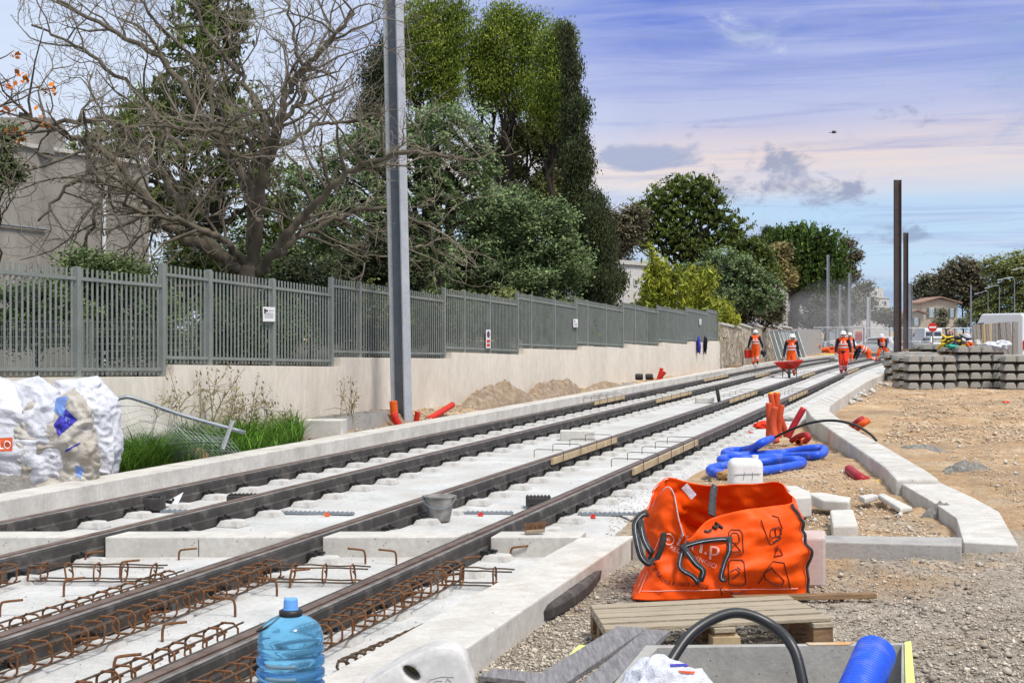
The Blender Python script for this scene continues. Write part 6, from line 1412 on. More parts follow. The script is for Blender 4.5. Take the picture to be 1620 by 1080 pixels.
def linedecal(tree_, segs, w, mt, parent, name, off=.007):
    m = MB()
    for pl_ in segs:
        P_ = []
        for a, b in zip(pl_[:-1], pl_[1:]):
            n = max(1, int(math.hypot(b[0] - a[0], b[1] - a[1]) / 3))
            for k in range(n): P_.append((a[0] + (b[0] - a[0]) * k / n, a[1] + (b[1] - a[1]) * k / n))
        P_.append(pl_[-1]); Q = [decal(tree_, x, y, off) for x, y in P_]; run = []
        for q in Q + [None]:
            if q is None or (run and (q - run[-1]).length > .12):
                if len(run) > 1: m.tube(run, w, 4)
                run = [q] if q is not None else []
            else: run.append(q)
    if m.f: return m.build(name, K[mt], parent)
s2, t2 = sack('big_sack', 120, 760, 108, 172, 17.5, 'rear big white sack with a flopped open top beside the bent mesh panel', 3.3, rim=.10, deep=.62)
s1, t1 = sack('big_sack', 22, 770, 165, 178, 16.5, 'front big white sack with red block lettering, cut by the left edge', 1.7, rim=.11, cr=.10, deep=.5)
s3, t3 = sack('big_sack', 85, 790, 108, 152, 16.35, 'torn muddy white sack with blue prints in front of the other two', 7.1, mt='sackdirty', rim=.18, cr=.12, deep=.35)
patch(t1, [(-14, 693), (19, 693), (19, 714), (-14, 714)], 'orangeprint', s1, 'red_print') if False else None
K['orangeprint'] = mat('red_orange_print', (.72, .11, .03), None, .5, bump=0)
patch(t1, [(-14, 693), (20, 692), (20, 713), (-14, 714)], 'orangeprint', s1, 'red_print', 2.5)
textdecal(t1, 'LO', [(-1, 711), (18, 710)], 14, 'paper', s1, off=.014)
patch(t3, [(104, 646), (123, 664), (93, 690), (85, 672)], 'blueprint', s3, 'blue_print', 2.5); patch(t3, [(48, 633), (108, 627), (100, 660), (72, 640)], 'skyblue', s3, 'light_blue_print', 2.5)
textdecal(t3, 'A', [(103, 668), (112, 662)], 8, 'skyblue', s3, off=.012)
patch(t3, [(103, 712), (127, 699), (128, 701), (104, 715)], 'blueprint', s3, 'blue_stripe', 2); patch(t2, [(125, 727), (135, 722), (136, 726), (126, 731)], 'blueprint', s2, 'blue_print', 2); patch(t3, [(119, 735), (132, 741), (128, 756), (121, 752)], 'skyblue', s3, 'light_blue_print', 2)
lump('brown_stone', 66, 615, 24, 12, 16.9, 'tan', 'brown foam scrap sticking out of the big white sacks', 'scrap', 3)
# bent mesh panel
Yp = 19.2; root = thing('bent_mesh_panel', AT(155, 700, Yp), 'bent grey tube frame with drooping wire mesh leaning in the grass', 'mesh panel')
fr = spline([AT(153, 650, 19.0), AT(172, 637, 19.0), AT(193, 629, 19.05), AT(215, 631, 19.1), AT(290, 657, 19.3), AT(388, 684, 19.6)], 8); MB().tube(fr, .027, 8).build('frame', K['galv'], root, smooth=True)
MB().tube([AT(154, 652, 19.0), AT(157, 672, 19.0), AT(158, 700, 19.0)], [.02, .025, .02], 6).build('bent_post', K['black'], root)
m = MB()
for k in range(46):
    t = k / 46; a = fr[int(t * 38)]; x = 158 + 215 * t; b_ = AT(x + 12, 744 - 30 * t, 19.1 - .1 * t); m.tube(spline([a, a.lerp(b_, .5) + Vector((.05, -.15, -.02)), b_], 4), .0022, 3, False)
for k in range(9):
    t = (k + 1) / 10; pts_ = [fr[int(u * 38)].lerp(AT(170 + 215 * u, 744 - 30 * u, 19.1 - .1 * u), t) + Vector((0, -.15 * math.sin(math.pi * t), .03 * math.sin(u * 9 + k))) for u in np.linspace(0, .98, 12)]; m.tube(pts_, .0022 if k % 3 else .004, 3, False)
m.build('wire_mesh', K['galv'], root)
root = thing('metal_bracket', AT(358, 700, 19.5), 'short galvanised post with a flat dark base plate in the grass', 'bracket'); MB().beam(AT(352, 710, 19.4), AT(368, 665, 19.5), .06, .03).build('post', K['galvl'], root)
p_ = AT(331, 714, 19.0); m = MB(); m.box((p_.x, p_.y, .17), (.42, .36, .06), .2); m.box((p_.x, p_.y, .09), (.3, .26, .12), .2); m.build('plate', K['rust_dark'], root)
def stone(x, y, w, h, Y, label, mt, seed): 
    s = F / Y; c = Vector(((x - CX) / F * Y, Y, h / 2 / s)); c.z += max(0, ground_h(c.x, c.y)) if x < 480 else 0; m = MB(); m.rock(c, (w / 2 / s, w / 2.4 / s, h / 2 / s), seed, n=3, rough=.5); tag(m.build('stone', K[mt], smooth=True), label, 'stone')
stone(308, 712, 44, 26, 19.5, 'rounded orange tan stone beside the flat dark plate in the grass', 'sandstone', 1) if False else None
K['sandstone'] = mat('orange_sandstone', (.50, .30, .13), (.36, .20, .09), .9, scale=6, bump=.6, bscale=20)
stone(309, 712, 44, 27, 19.6, 'rounded orange tan stone beside the flat dark plate in the grass', 'sandstone', 1)
stone(196, 740, 26, 18, 18.5, 'small brown stone at the edge of the grass by the sacks', 'sandstone', 2)
stone(170, 748, 22, 10, 18.2, 'flat pale stone lying next to the torn muddy sack', 'concl', 3)

# ------------------------------------------------------------------ left verge blocks and conduits
def block(name, x0, x1, ytop, ybot, Y, dep, label, mt, cat='block', rz=0, bevel=.015, z=0):
    s = F / Y; w = (x1 - x0) / s; h = (ybot - ytop) / s; c = Vector((((x0 + x1) / 2 - CX) / s, Y + dep / 2, z)); m = MB(); m.box(c + Vector((0, 0, h / 2)), (w, dep, h), rz); return tag(m.build(name, K[mt], bevel=bevel), label, cat)
block('concrete_block', 480, 543, 666, 696, 23.5, .45, 'pale solid concrete block at the end of the grass', 'concl', rz=R(-6), z=.17)
def trough(name, P_, z0, z1, t, label, mt, cat='trough'):
    root = thing(name, Vector((P_[0][0], P_[0][1], z0)), label, cat); c = sum((Vector((p[0], p[1], 0)) for p in P_), Vector()) / 4; m = MB()
    I = [Vector((p[0], p[1], 0)) + (c - Vector((p[0], p[1], 0))).normalized() * t * 1.4 for p in P_]
    for i in range(4): a, b, e, d = P_[i], P_[(i + 1) % 4], I[(i + 1) % 4], I[i]; m.prism([(a[0], a[1]), (b[0], b[1]), (e.x, e.y), (d.x, d.y)], z0, z1)
    m.build('side_walls', K[mt], root); MB().prism([(v.x, v.y) for v in I], z0, z0 + .06).build('bottom', K[mt], root); return root, I
a, b = PX(525, 684, 0), PX(612, 678, 0); a.y, b.y = 24.3, 26.4; a.x, b.x = (527 - CX) / F * 24.3, (613 - CX) / F * 26.4; d = Vector((-(b - a).y, (b - a).x, 0)).normalized() * .45
trough('concrete_box', [a, b, b + d, a + d], .12, .47, .06, 'hollow grey concrete box between the grass and the lamp pole', 'conc', 'box')
def conduit(pts, r_, mt, label, grp, tip=None, ring=None, n=14, cat='conduit', rib=False):
    a = Vector(pts[0]); root = thing('conduit', a, label, cat, grp); S_ = spline(pts, 10 if not rib else 24); rr = r_
    if rib: rr = [r_ * (1 + .06 * (1 if i % 2 else -1)) for i in range(len(S_))]
    m = MB(); m.tube(S_, rr, n, False); o = m.build('tube', K[mt], root, smooth=True); s_ = o.modifiers.new('s', 'SOLIDIFY'); s_.thickness = .008
    if tip: L = S_[-1] + (S_[-1] - S_[-2]).normalized() * .015; q = S_[-1] + (S_[-2] - S_[-1]).normalized() * tip[1]; MB().tube([q, L], r_ * 1.08, n).build('cap', K[tip[0]], root, bevel=.006)
    return root
G1 = 'red conduits beside the lamp pole'
conduit([AT(626, 676, 26.6), AT(624, 655, 26.6), AT(622, 634, 26.6)], .065, 'orange', 'upright orange conduit at the foot of the lamp pole', G1)
conduit([AT(634, 680, 26.3), AT(627, 664, 26.3), AT(621, 653, 26.3)], .06, 'red', 'red conduit bent against the foot of the lamp pole', G1)
conduit([AT(658, 676, 27.5), AT(659, 664, 27.5), AT(661, 651, 27.5)], .045, 'red', 'short upright red conduit right of the lamp pole', G1)
conduit([AT(676, 664, 28.4), AT(692, 655, 28.8), AT(716, 640, 29.4)], .055, 'red', 'long slanting red conduit right of the lamp pole', G1)
conduit([AT(1040, 604, 51.5), AT(1044, 592, 51.5), AT(1047, 582, 51.5)], .06, 'red', 'left upright of the distant pair of red conduits by the kerb', 'distant red conduits')
conduit([AT(1040, 604, 51.8), AT(1048, 593, 51.8), AT(1052, 588, 51.8)], .06, 'red', 'right upright of the distant pair of red conduits by the kerb', 'distant red conduits')
conduit([AT(1030, 606, 51.3), AT(1031, 601, 51.3), AT(1032, 597, 51.3)], .06, 'red', 'short red stub left of the distant red conduit pair', 'distant red conduits')
block('concrete_block', 968, 985, 595, 608, 45.2, .5, 'grey block, left of two before the black cans', 'conc'); block('concrete_block', 986, 1003, 594, 607, 46.4, .5, 'grey block, right of two before the black cans', 'conc')
for x, lb in ((1011, 'left'), (1027, 'right')):
    c = AT(x, 596, 48.6 + (x - 1011) / 12); m = MB(); m.tube([c + Vector((-.13, 0, 0)), c + Vector((.13, 0, 0))], .11, 12); tag(m.build('black_can', K['black'], bevel=.03), f'{lb} of two small black cans lying by the cream wall', 'can', 'black cans by the wall')
# clothes hanging over the wall end
for x, y, mt, lb in ((1102, 541, 'blueprint', 'blue jacket hanging over the end of the cream wall'), (1113, 541, 'navy', 'dark jacket hanging over the end of the cream wall')):
    Y = wallY(x); c = wl(Y, zat(y, Y), -.08); m = MB(); m.rock(c + Vector((0, 0, -.12)), (.07, .22, .36), x, n=4, rough=.8); tag(m.build('hanging_jacket', K[mt], smooth=True), lb, 'jacket')
m = MB(); q0 = wl(wallY(1146), 0, -.55); m.box(q0 + Vector((.1, 1, .16)), (.5, 2.2, .32), trz); tag(m.build('timber_pile', K['woodbrown'], bevel=.03), 'brown timber and grey blocks at the foot of the stone wall', 'timber')

# ------------------------------------------------------------------ things on the slab
def frustum_bucket():
    a = PX(694, 828, 0); s = F / a.y; r0, r1, h = 17.5 / s, 24 / s, 40 / s; root = thing('bucket', a, 'grey mortar-stained builder bucket standing on the slab by the third rail', 'bucket'); a2 = a + Vector((0, r0, .004))
    m = MB(); m.lathe([(.001, .01), (r0 * .96, .01), (r0, .02), (r1, h), (r1 * 1.06, h), (r1 * 1.06, h + .012), (r1 * .96, h + .012), (r1 * .94, h), (r0 * .93, .03), (.001, .03)], a2, 32, False); m.build('bucket_body', K['bucket'], root, smooth=False)
    m = MB(); pts_ = [a2 + Vector((r1 * 1.06 * math.cos(t), -r1 * 1.02 * abs(math.sin(t)) * .9 - .005, h - .09 * abs(math.sin(t)) * 1.2)) for t in np.linspace(math.pi, 2 * math.pi, 18)]; m.tube(pts_, .006, 6); m.build('handle', K['galv'], root)
    m = MB()
    for s_ in (-1, 1): m.box(a2 + Vector((s_ * r1 * 1.05, 0, h - .01)), (.03, .05, .05))
    m.build('handle_lug', K['bucket'], root, bevel=.004); m = MB(); m.lathe([(.001, 0), (r1 * .9, 0)], a2 + Vector((0, 0, h * .7)), 24, False); m.build('dried_mortar', K['conc'], root)
K['bucket'] = mat('stained_bucket_plastic', (.30, .29, .275), (.17, .165, .155), .75, scale=6, bump=.15, dirt=((.42, .40, .36), 5, .45, .62, .8))
frustum_bucket()
a = PX(846, 845, .18); root = thing('brush', a, 'wooden hand brush with tan bristles on the cross kerb', 'brush'); s = F / a.y; w = 31 / s
MB().beam(a + Vector((-w / 2, .02, .018)), a + Vector((w / 2, .05, .03)), .06, .035).build('brush_back', K['wood'], root, bevel=.008)
bp = []; random.seed(1)
m = MB()
for k in range(420):
    t = random.random(); q = a + Vector((-w / 2 + w * t, .02 + .03 * t + random.uniform(-.028, .028), .036)); m.tube([q, q + Vector((random.gauss(.008, .010), random.gauss(0, .008), .055 + .012 * t))], .0022, 3, False)
m.build('bristles', K['bristle'], root) if 'bristle' in K else None
K['bristle'] = mat('tan_bristles', (.36, .20, .11), (.22, .12, .07), .9)
if not [c_ for c_ in root.children if c_.name.startswith('bristles')]: m.build('bristles', K['bristle'], root)
block('concrete_block', 887, 942, 679, 695, 25.3, .35, 'hollow-topped grey block standing on the slab between two rails', 'concl', rz=R(-4))
block('concrete_block', 1102, 1131, 627, 636, 38.5, .4, 'white block beside the short black post on the slab', 'concl', rz=R(-4))
m = MB(); m.beam(PX(1138, 636), AT(1134, 613, 38.2), .09, .06); tag(m.build('black_post', K['black']), 'short black post standing beside the white block on the slab', 'post')
def scrap(x, y, w, mt, lb, z=.01, seed=1, h=.03): c = PX(x, y, z); s = F / c.y; m = MB(); m.rock(c, (w / 2 / s, w / 3 / s, h), seed, n=2, rough=.8); tag(m.build('scrap', K[mt]), lb, 'scrap', 'small scraps on the slab')
scrap(760, 815, 10, 'red', 'small red scrap behind the bucket'); scrap(938, 818, 9, 'red', 'small red scrap beside the thin steel strip'); scrap(1390, 762, 6, 'yellow', 'tiny yellow scrap in the dirt near the bent kerb'); scrap(1446, 893, 12, 'tan', 'small orange tan wood chip on the gravel before the low front kerb', z=.02, seed=4); scrap(1592, 636, 12, 'redcloth', 'small red rag in the dirt before the sleeper stacks', z=.03, seed=5)
scrap(1183, 684, 14, 'red', 'red plastic scrap left of the red conduit bundle', seed=3); scrap(517, 815, 9, 'orange', 'orange scrap behind the second rail'); scrap(140, 794, 9, 'orange', 'orange leaf-like scrap beside the first rail')
lump('pink_rag', 1203, 673, 24, 11, 28.5, 'redcloth', 'faded red rag at the foot of the red conduit bundle', 'rag', 5, deep=.7)
lump('plastic_scrap', 802, 877, 34, 10, 12.6, 'sackdirty', 'crumpled clear plastic scrap in the corner behind the diagonal kerb', 'scrap', 5, deep=.5)
m = MB(); q = [PX(252, 800, .03), PX(280, 800, .03), PX(290, 778, .16), PX(275, 793, .06)]; m.add(q, [(0, 1, 2, 3)]); o = m.build('film_scrap', K['sack']); o.modifiers.new('s', 'SOLIDIFY').thickness = .004; tag(o, 'curled white film scrap beside the black drain box', 'scrap')
stone(1244, 656, 22, 8, 31, 'flat grey stone behind the red conduits', 'conc', 5)
# ------------------------------------------------------------------ conduits and blue coil, middle right
G2 = 'red conduit bundle rising from the dirt'; Yb = 24.2
def A(x, y, d=0): return AT(x, y, Yb + d)
conduit([A(1216, 690), A(1217, 665), A(1216, 637)], .044, 'redorange', 'leftmost upright of the red conduit bundle', G2, n=16)
conduit([A(1228, 700, -.3), A(1223, 670, -.2), A(1226, 643, -.2)], .052, 'redorange', 'front upright of the red conduit bundle, thickest', G2, n=16)
conduit([A(1232, 692), A(1233, 665), A(1237, 640)], .044, 'redorange', 'right upright of the red conduit bundle', G2, n=16)
conduit([A(1224, 692, .3), A(1224, 655, .3), A(1219, 622, .3)], .042, 'redorange', 'left of the two tall yellow-tipped conduits', G2, tip=('yellow', .09), n=16)
conduit([A(1230, 692, .35), A(1229, 655, .35), A(1229, 621, .35)], .048, 'redorange', 'right of the two tall yellow-tipped conduits', G2, tip=('yellow', .09), n=16)
conduit([A(1244, 690, .2), A(1240, 675, .2), A(1234, 658, .2)], .042, 'redorange', 'conduit leaning behind the right side of the bundle', G2, n=16)
conduit([A(1246, 692), A(1256, 672), A(1271, 646)], .048, 'darkred', 'dark red conduit slanting right with an orange tip', G2, tip=('orange', .09), n=16)
conduit([PX(1252, 697, .06), PX(1264, 690, .15), PX(1275, 687, .2), PX(1279, 692, .16), PX(1274, 698, .08)], .04, 'darkred', 'dark red conduit looping down to the dirt', G2, n=14)
conduit([PX(1262, 699, .06), PX(1270, 696, .07), PX(1275, 694, .07)], .045, 'orange', 'short orange conduit stub under the red loop', G2, n=14)
conduit([PX(1344, 678, .05), AT(1356, 668, 27), AT(1366, 662, 27)], .055, 'darkred', 'dark red conduit stub with orange cap in the dirt beyond the kerb', 'conduit stubs beyond the kerb', tip=('orange', .12), n=14)
conduit([PX(1352, 680, .05), AT(1362, 672, 26.8), AT(1374, 664, 26.8)], .055, 'orange', 'orange conduit stub in the dirt beyond the kerb', 'conduit stubs beyond the kerb', n=14)
conduit([PX(1372, 762, .0), PX(1358, 754, .06), AT(1343, 742, 19.7)], .055, 'darkred', 'ribbed dark red conduit stub lying in the dirt near the kerb', 'conduit stubs beyond the kerb', n=14, rib=True)
bz = .06; B_ = lambda x, y, z=bz: PX(x, y, z)
path = [AT(1221, 694, 23.0), B_(1207, 699, .28), B_(1192, 708, .16), B_(1175, 712), B_(1155, 713), B_(1146, 717), B_(1156, 720), B_(1190, 719.5), B_(1240, 716), B_(1285, 709, .15), B_(1302, 709.5, .15), B_(1303, 716, .13), B_(1290, 720, .13), B_(1240, 722), B_(1180, 725), B_(1150, 724), B_(1140, 727.5), B_(1152, 731),
        B_(1190, 729.5), B_(1240, 725, .2), B_(1270, 720, .26), B_(1284, 721.5, .25), B_(1280, 728, .22), B_(1250, 731.5, .2), B_(1200, 733, .14), B_(1150, 733, .12), B_(1128, 738), B_(1128, 745), B_(1150, 748), B_(1200, 746), B_(1250, 738), B_(1272, 733)]
path = path[:18] + [B_(1175, 732), B_(1150, 736), B_(1128, 740), B_(1124, 745), B_(1140, 748.5), B_(1175, 747), B_(1225, 742), B_(1262, 735), B_(1270, 730.5), B_(1258, 727.5, .12), B_(1225, 729, .07), B_(1180, 731.5, .05)]
root = conduit(path, .054, 'blue', 'thick bright blue conduit coiled flat on the dirt', None, n=18)
cb = spline([AT(1219, 695, 23.0), AT(1250, 680, 22.6), AT(1285, 668, 22.2), AT(1320, 665, 22), AT(1352, 672, 21.8), AT(1375, 685, 21.7), AT(1387, 697, 21.6)], 10); m = MB(); m.tube(cb, .02, 8); tag(m.build('black_cable', K['black'], smooth=True), 'thin black cable arching out of the blue coil over the kerb', 'cable')

# ------------------------------------------------------------------ concrete pieces around the bag
def pblock(name, pxs, zt_, zb_, label, mt, cat='block', bevel=.02): m = MB(); q = [PX(x, y, zt_) for x, y in pxs]; m.prism([(p.x, p.y) for p in q], zb_, zt_); return tag(m.build(name, K[mt], bevel=bevel), label, cat)
o = pblock('stone_block', [(1222, 838), (1305, 839), (1304, 852), (1220, 850)], .45, 0, 'big pinkish stone block half hidden by the right side of the orange bag', 'pinkstone') if 'pinkstone' in K else None
K['pinkstone'] = mat('pinkish_cut_stone', (.56, .48, .45), (.46, .40, .38), .85, scale=3, bump=.15, dirt=((.36, .33, .30), 3, .5, .7, .5))
pb_ = pblock('stone_block', [(1218, 837), (1306, 838), (1306, 850), (1216, 849)], .38, 0, 'big pinkish stone block half hidden by the right side of the orange bag', 'pinkstone')
pb_t = BVHTree.FromPolygons([pb_.matrix_basis @ v.co for v in pb_.data.vertices], [tuple(p.vertices) for p in pb_.data.polygons])
v, f = text_poly('DASB'); 
textdecal(pb_t, 'DASB', [(1266, 881), (1286, 880)], 6.5, 'carving_shade', pb_, 'carved_letters', .004) if 'carving_shade' in K else None
K['carving_shade'] = mat('shaded_carving', (.33, .26, .23), None, .9, bump=0)  # flat letters; this dark colour stands in for shade inside the carving
textdecal(pb_t, 'DASB', [(1265, 881.5), (1287, 880)], 6.5, 'carving_shade', pb_, 'carved_letters', .004)
pblock('stone_block', [(1235, 778), (1281, 775), (1284, 785), (1240, 788)], .22, 0, 'pale square stone block directly behind the right end of the orange bag', 'concl')
pblock('stone_block', [(1313, 806), (1350, 805), (1358, 830), (1317, 831)], .16, 0, 'pale oblong stone block standing before the low grey front kerb', 'concl')
pblock('stone_slab', [(1276, 779), (1300, 778), (1346, 786), (1343, 793), (1300, 790)], .12, 0, 'flat pale stone slab pointing right from the block behind the bag', 'concl')
pblock('stone_slab', [(1240, 768), (1262, 768), (1280, 776), (1250, 777)], .10, 0, 'thin pale slab edge showing over the top of the orange bag', 'concl')
pblock('stone_slab', [(1358, 783), (1380, 780), (1390, 782), (1368, 788)], .07, 0, 'small pale slab chip, left of the thin slab pair in the dirt', 'concl')
pblock('stone_slab', [(1388, 781), (1400, 780), (1444, 801), (1424, 804)], .06, 0, 'thin pale slab lying in the dirt before the low kerb', 'concl')
stone(1148, 749, 26, 14, 18.9, 'small tan stone in front of the blue coil', 'earthstone', 8) if 'earthstone' in K else stone(1148, 747, 26, 14, 18.8, 'small tan stone in front of the blue coil', 'sandstone', 8)
# white jerrycan
a = PX(1182, 775, 0); s = F / a.y; root = thing('jerrycan', a, 'white plastic jerrycan standing behind the orange bag', 'jerrycan'); m = MB(); m.box(a + Vector((0, .15, .19)), (54 / s, .3, .38)); m.build('can_body', K['white'], root, bevel=.09, seg=5)
m = MB(); m.tube([a + Vector((.12, .12, .38)), a + Vector((.12, .12, .42))], .04, 12); m.build('cap', K['white'], root)
a_ = a
m = MB(); m.tube([a + Vector((-.17, -.004, .19)), a + Vector((.17, -.004, .2))], .004, 4); m.tube([a + Vector((-.05, -.004, .12)), a + Vector((-.03, -.004, .22))], .003, 4); m.tube([a + Vector((.06, -.004, .12)), a + Vector((.07, -.004, .22))], .003, 4); m.build('scribble', K['inkgrey'], root)
# ------------------------------------------------------------------ orange bag
def bag():
    Bt = [PX(1008, 947), PX(1040, 949), PX(1085, 948), PX(1135, 946), PX(1190, 944), PX(1232, 941), PX(1274, 939), PX(1272, 922), PX(1258, 905), PX(1245, 902), PX(1190, 901), PX(1130, 902), PX(1080, 903), PX(1030, 905), PX(1014, 918), PX(1007, 935)]
    yf = Bt[2].y; yk = yf + .95
    Rm = [AT(1024, 822, yf + .25), AT(1046, 780, yf + .10), AT(1066, 774, yf + .04), AT(1086, 851, yf - .02), AT(1122, 822, yf + .03), AT(1180, 806, yf + .08), AT(1246, 797, yf + .22), AT(1248, 786, yf + .5), AT(1230, 763, yk - .1), AT(1200, 766, yk), AT(1160, 767, yk), AT(1125, 770, yk), AT(1092, 764, yk), AT(1062, 757, yk - .1), AT(1042, 770, yf + .62), AT(1026, 806, yf + .4)]
    root = thing('orange_bag', Bt[3], 'large open orange woven bag with black handles and pale printed lettering', 'bag')
    n = len(Bt); per = 7; N_ = n * per; rows = 46; bt = spline(Bt + [Bt[0]], per)[:-1]; rm = spline(Rm + [Rm[0]], per)[:-1]
    cen = sum(Bt, Vector()) / n; V = []
    for j in range(rows + 1):
        t = j / rows
        for i in range(N_):
            a, b = bt[i], rm[i]; p = a.lerp(b, t); out = Vector((p.x - cen.x, p.y - cen.y, 0)); out = out.normalized() if out.length > 0 else out
            front = max(0, -out.y)
            bulge = .06 * math.sin(math.pi * t ** .8) * front - (.17 if out.x < 0 else .04) * math.sin(math.pi * t ** .85) * min(1, abs(out.x) * 1.3); q = Vector((p.x * 2.6, p.y * 2.0, p.z * 2.6))
            cr = (1 - 2.4 * abs(noise.noise(q + Vector((4, 0, 0))))) * .062 + (1 - 2.2 * abs(noise.noise(q * 2.1 + Vector((q.z, 7, 0))))) * .036 + (1 - 2.4 * abs(noise.noise(q * 4.2))) * .014
            cr += (1 - 2 * abs(noise.noise(Vector((q.x * .6 + q.z * 1.6, 3, q.z * 2.4 - q.x * .5))))) * .03
            k = math.sin(math.pi * min(1, max(0, t * .92 + .06))) ** .5; p = p + out * (bulge + cr * k); p.z = max(.004, p.z + cr * .35 * k * t); V.append(p)
    Fs = [(j * N_ + i, j * N_ + (i + 1) % N_, (j + 1) * N_ + (i + 1) % N_, (j + 1) * N_ + i) for j in range(rows) for i in range(N_)]
    m = MB(); m.add(V, Fs); m.f.append(tuple(range(N_))[::-1]); o = m.build('bag_body', K['orangebag'], root, smooth=True); s_ = o.modifiers.new('s', 'SOLIDIFY'); s_.thickness = .006; s_.offset = -1
    tr = BVHTree.FromPolygons([Vector(v) for v in m.v], m.f[:-1])
    # filled inside, low down
    MB().rock(Vector((cen.x, cen.y, .12)), (.5, .33, .10), 3, n=3).build('contents', K['strap'], root)
    # black hem along the rim edge and right side, pale stitching
    rim = V[rows * N_:]; top_right = [V[j * N_ + 6 * per] for j in range(0, rows + 1, 2)]
    MB().tube([p + Vector((.004, -.006, 0)) for p in spline([q + Vector((.012, -.012, 0)) for q in top_right], 2)], .012, 6).build('corner_piping', K['strap'], root)
    st = [rim[i] + Vector((0, -.006, -.012)) for i in range(0, 3 * per)]; MB().tube(st, .004, 4).build('stitching', K['sack'], root)
    st = [rim[i % N_] + Vector((0, -.006, -.012)) for i in range(13 * per, 16 * per)]; MB().tube(st, .004, 4).build('stitching', K['sack'], root)
    for dd in (0, 5): MB().tube([q for q in (decal(tr, x, y, .004) for x, y in ((1006 + dd, 938), (1020 + dd, 905), (1032 + dd, 880), (1044 + dd, 850))) if q], .003, 4).build('stitching', K['pinkprint'], root)
    q_ = [decal(tr, x, 940 - (x - 1010) * .02 - 5, .004) for x in range(1014, 1270, 8)]; MB().tube([q for q in q_ if q], .0026, 4).build('stitching', K['pinkprint'], root)
    # straps as ribbons
    def ribbon(pts, w, name='handle', stitch=True, flat_=Vector((1, 0, 0))):
        S_ = spline(pts, 8); m = MB(); n2 = len(S_)
        for i, p in enumerate(S_):
            d = (S_[min(i + 1, n2 - 1)] - S_[max(0, i - 1)]).normalized(); sd = d.cross(Vector((0, -1, .15))).normalized() * w / 2; m.v += [tuple(p - sd), tuple(p + sd)]
        m.f += [(2 * i, 2 * i + 1, 2 * i + 3, 2 * i + 2) for i in range(n2 - 1)]; o = m.build(name, K['strap'], root, smooth=True); s_ = o.modifiers.new('s', 'SOLIDIFY'); s_.thickness = .012; s_.offset = 0
        if stitch: MB().tube([p + Vector((0, -.010, 0)) for p in S_[3:-3]], .0022, 4).build('strap_stitching', K['sack'], o)
    y_ = yf - .08
    def D(x, y, off=.03): q = decal(tr, x, y, off); return q if q is not None else AT(x, y, yf)
    ribbon([D(1030, 812), AT(1014, 815, y_ + .15), AT(1005, 830, y_ + .1), AT(1008, 855, y_), AT(1015, 880, y_ - .03), AT(1026, 890, y_), D(1034, 884)], .05)
    ribbon([AT(1013, 822, y_ + .1), AT(1018, 850, y_ + .02), AT(1028, 870, y_ - .03), D(1035, 880)], .045)
    ribbon([D(1158, 852, .012), D(1130, 854, .02), D(1105, 856, .03), D(1088, 862, .05), D(1079, 878, .07), D(1082, 895, .08), D(1092, 910, .06), D(1104, 922, .04)], .036)
    ribbon([D(1088, 860, .05), D(1100, 880, .08), D(1108, 900, .07), D(1106, 920, .04)], .045)
    ribbon([D(1153, 851, .015), D(1152, 870, .02), D(1147, 890, .02), D(1142, 912, .015), D(1150, 917, .01)], .034)
    ribbon([AT(1131, 768, yk + .02), AT(1129, 775, yk - .05), AT(1127, 795, yk - .35), AT(1126, 815, yk - .6)], .055, 'rear_handle')
    ribbon([D(1050, 842, .01), D(1048, 860, .01), D(1040, 882, .01), D(1034, 890, .012)], .04, 'side_tape', False)
    # pale label on the rim
    m = MB(); a, b, c, d = [AT(x, y, yk - .25) for x, y in ((1087, 764), (1102, 782), (1094, 790), (1078, 772))]; m.add([a, b, c, d], [(0, 1, 2, 3)]); m.build('paper_label', K['sack'], root)
    # print
    textdecal(tr, 'e', [(1055, 856), (1061, 853)], 8, 'pinkprint', root); circ = [(1058 + 8 * math.cos(t), 852 + 9 * math.sin(t)) for t in np.linspace(0, 6.28, 18)]; linedecal(tr, [circ], .004, 'pinkprint', root, 'lettering')
    textdecal(tr, 'lin', [(1066, 860), (1080, 866), (1110, 874)], 24, 'pinkprint', root, off=.008); textdecal(tr, '.p', [(1112, 875), (1138, 878)], 22, 'pinkprint', root, off=.008)
    textdecal(tr, 'RECOMMENC|ICI', [(1058, 867), (1080, 878), (1105, 887), (1132, 899)], 7.5, 'pinkprint', root, off=.008)
    textdecal(tr, 'EMBALLAGE À USAGE UNIQUE', [(1033, 900), (1050, 921), (1075, 926), (1100, 927), (1120, 932)], 6.8, 'ink', root, off=.008)
    # scrawled mark on the fold and the black outlined handling pictures
    linedecal(tr, [[(1114, 839), (1119, 842), (1125, 838)], [(1127, 832), (1133, 836), (1136, 830)], [(1131, 826), (1138, 832), (1143, 836)]], .011, 'ink', root, 'mark')
    def rr(x0, y0, x1, y1, sk=0, r_=4): return [(x0 + r_, y0), (x1 - r_, y0 + sk), (x1, y0 + r_ + sk), (x1 + 2, y1 - r_ + sk), (x1 - r_ + 2, y1 + sk), (x0 + r_, y1), (x0, y1 - r_), (x0, y0 + r_), (x0 + r_, y0)]
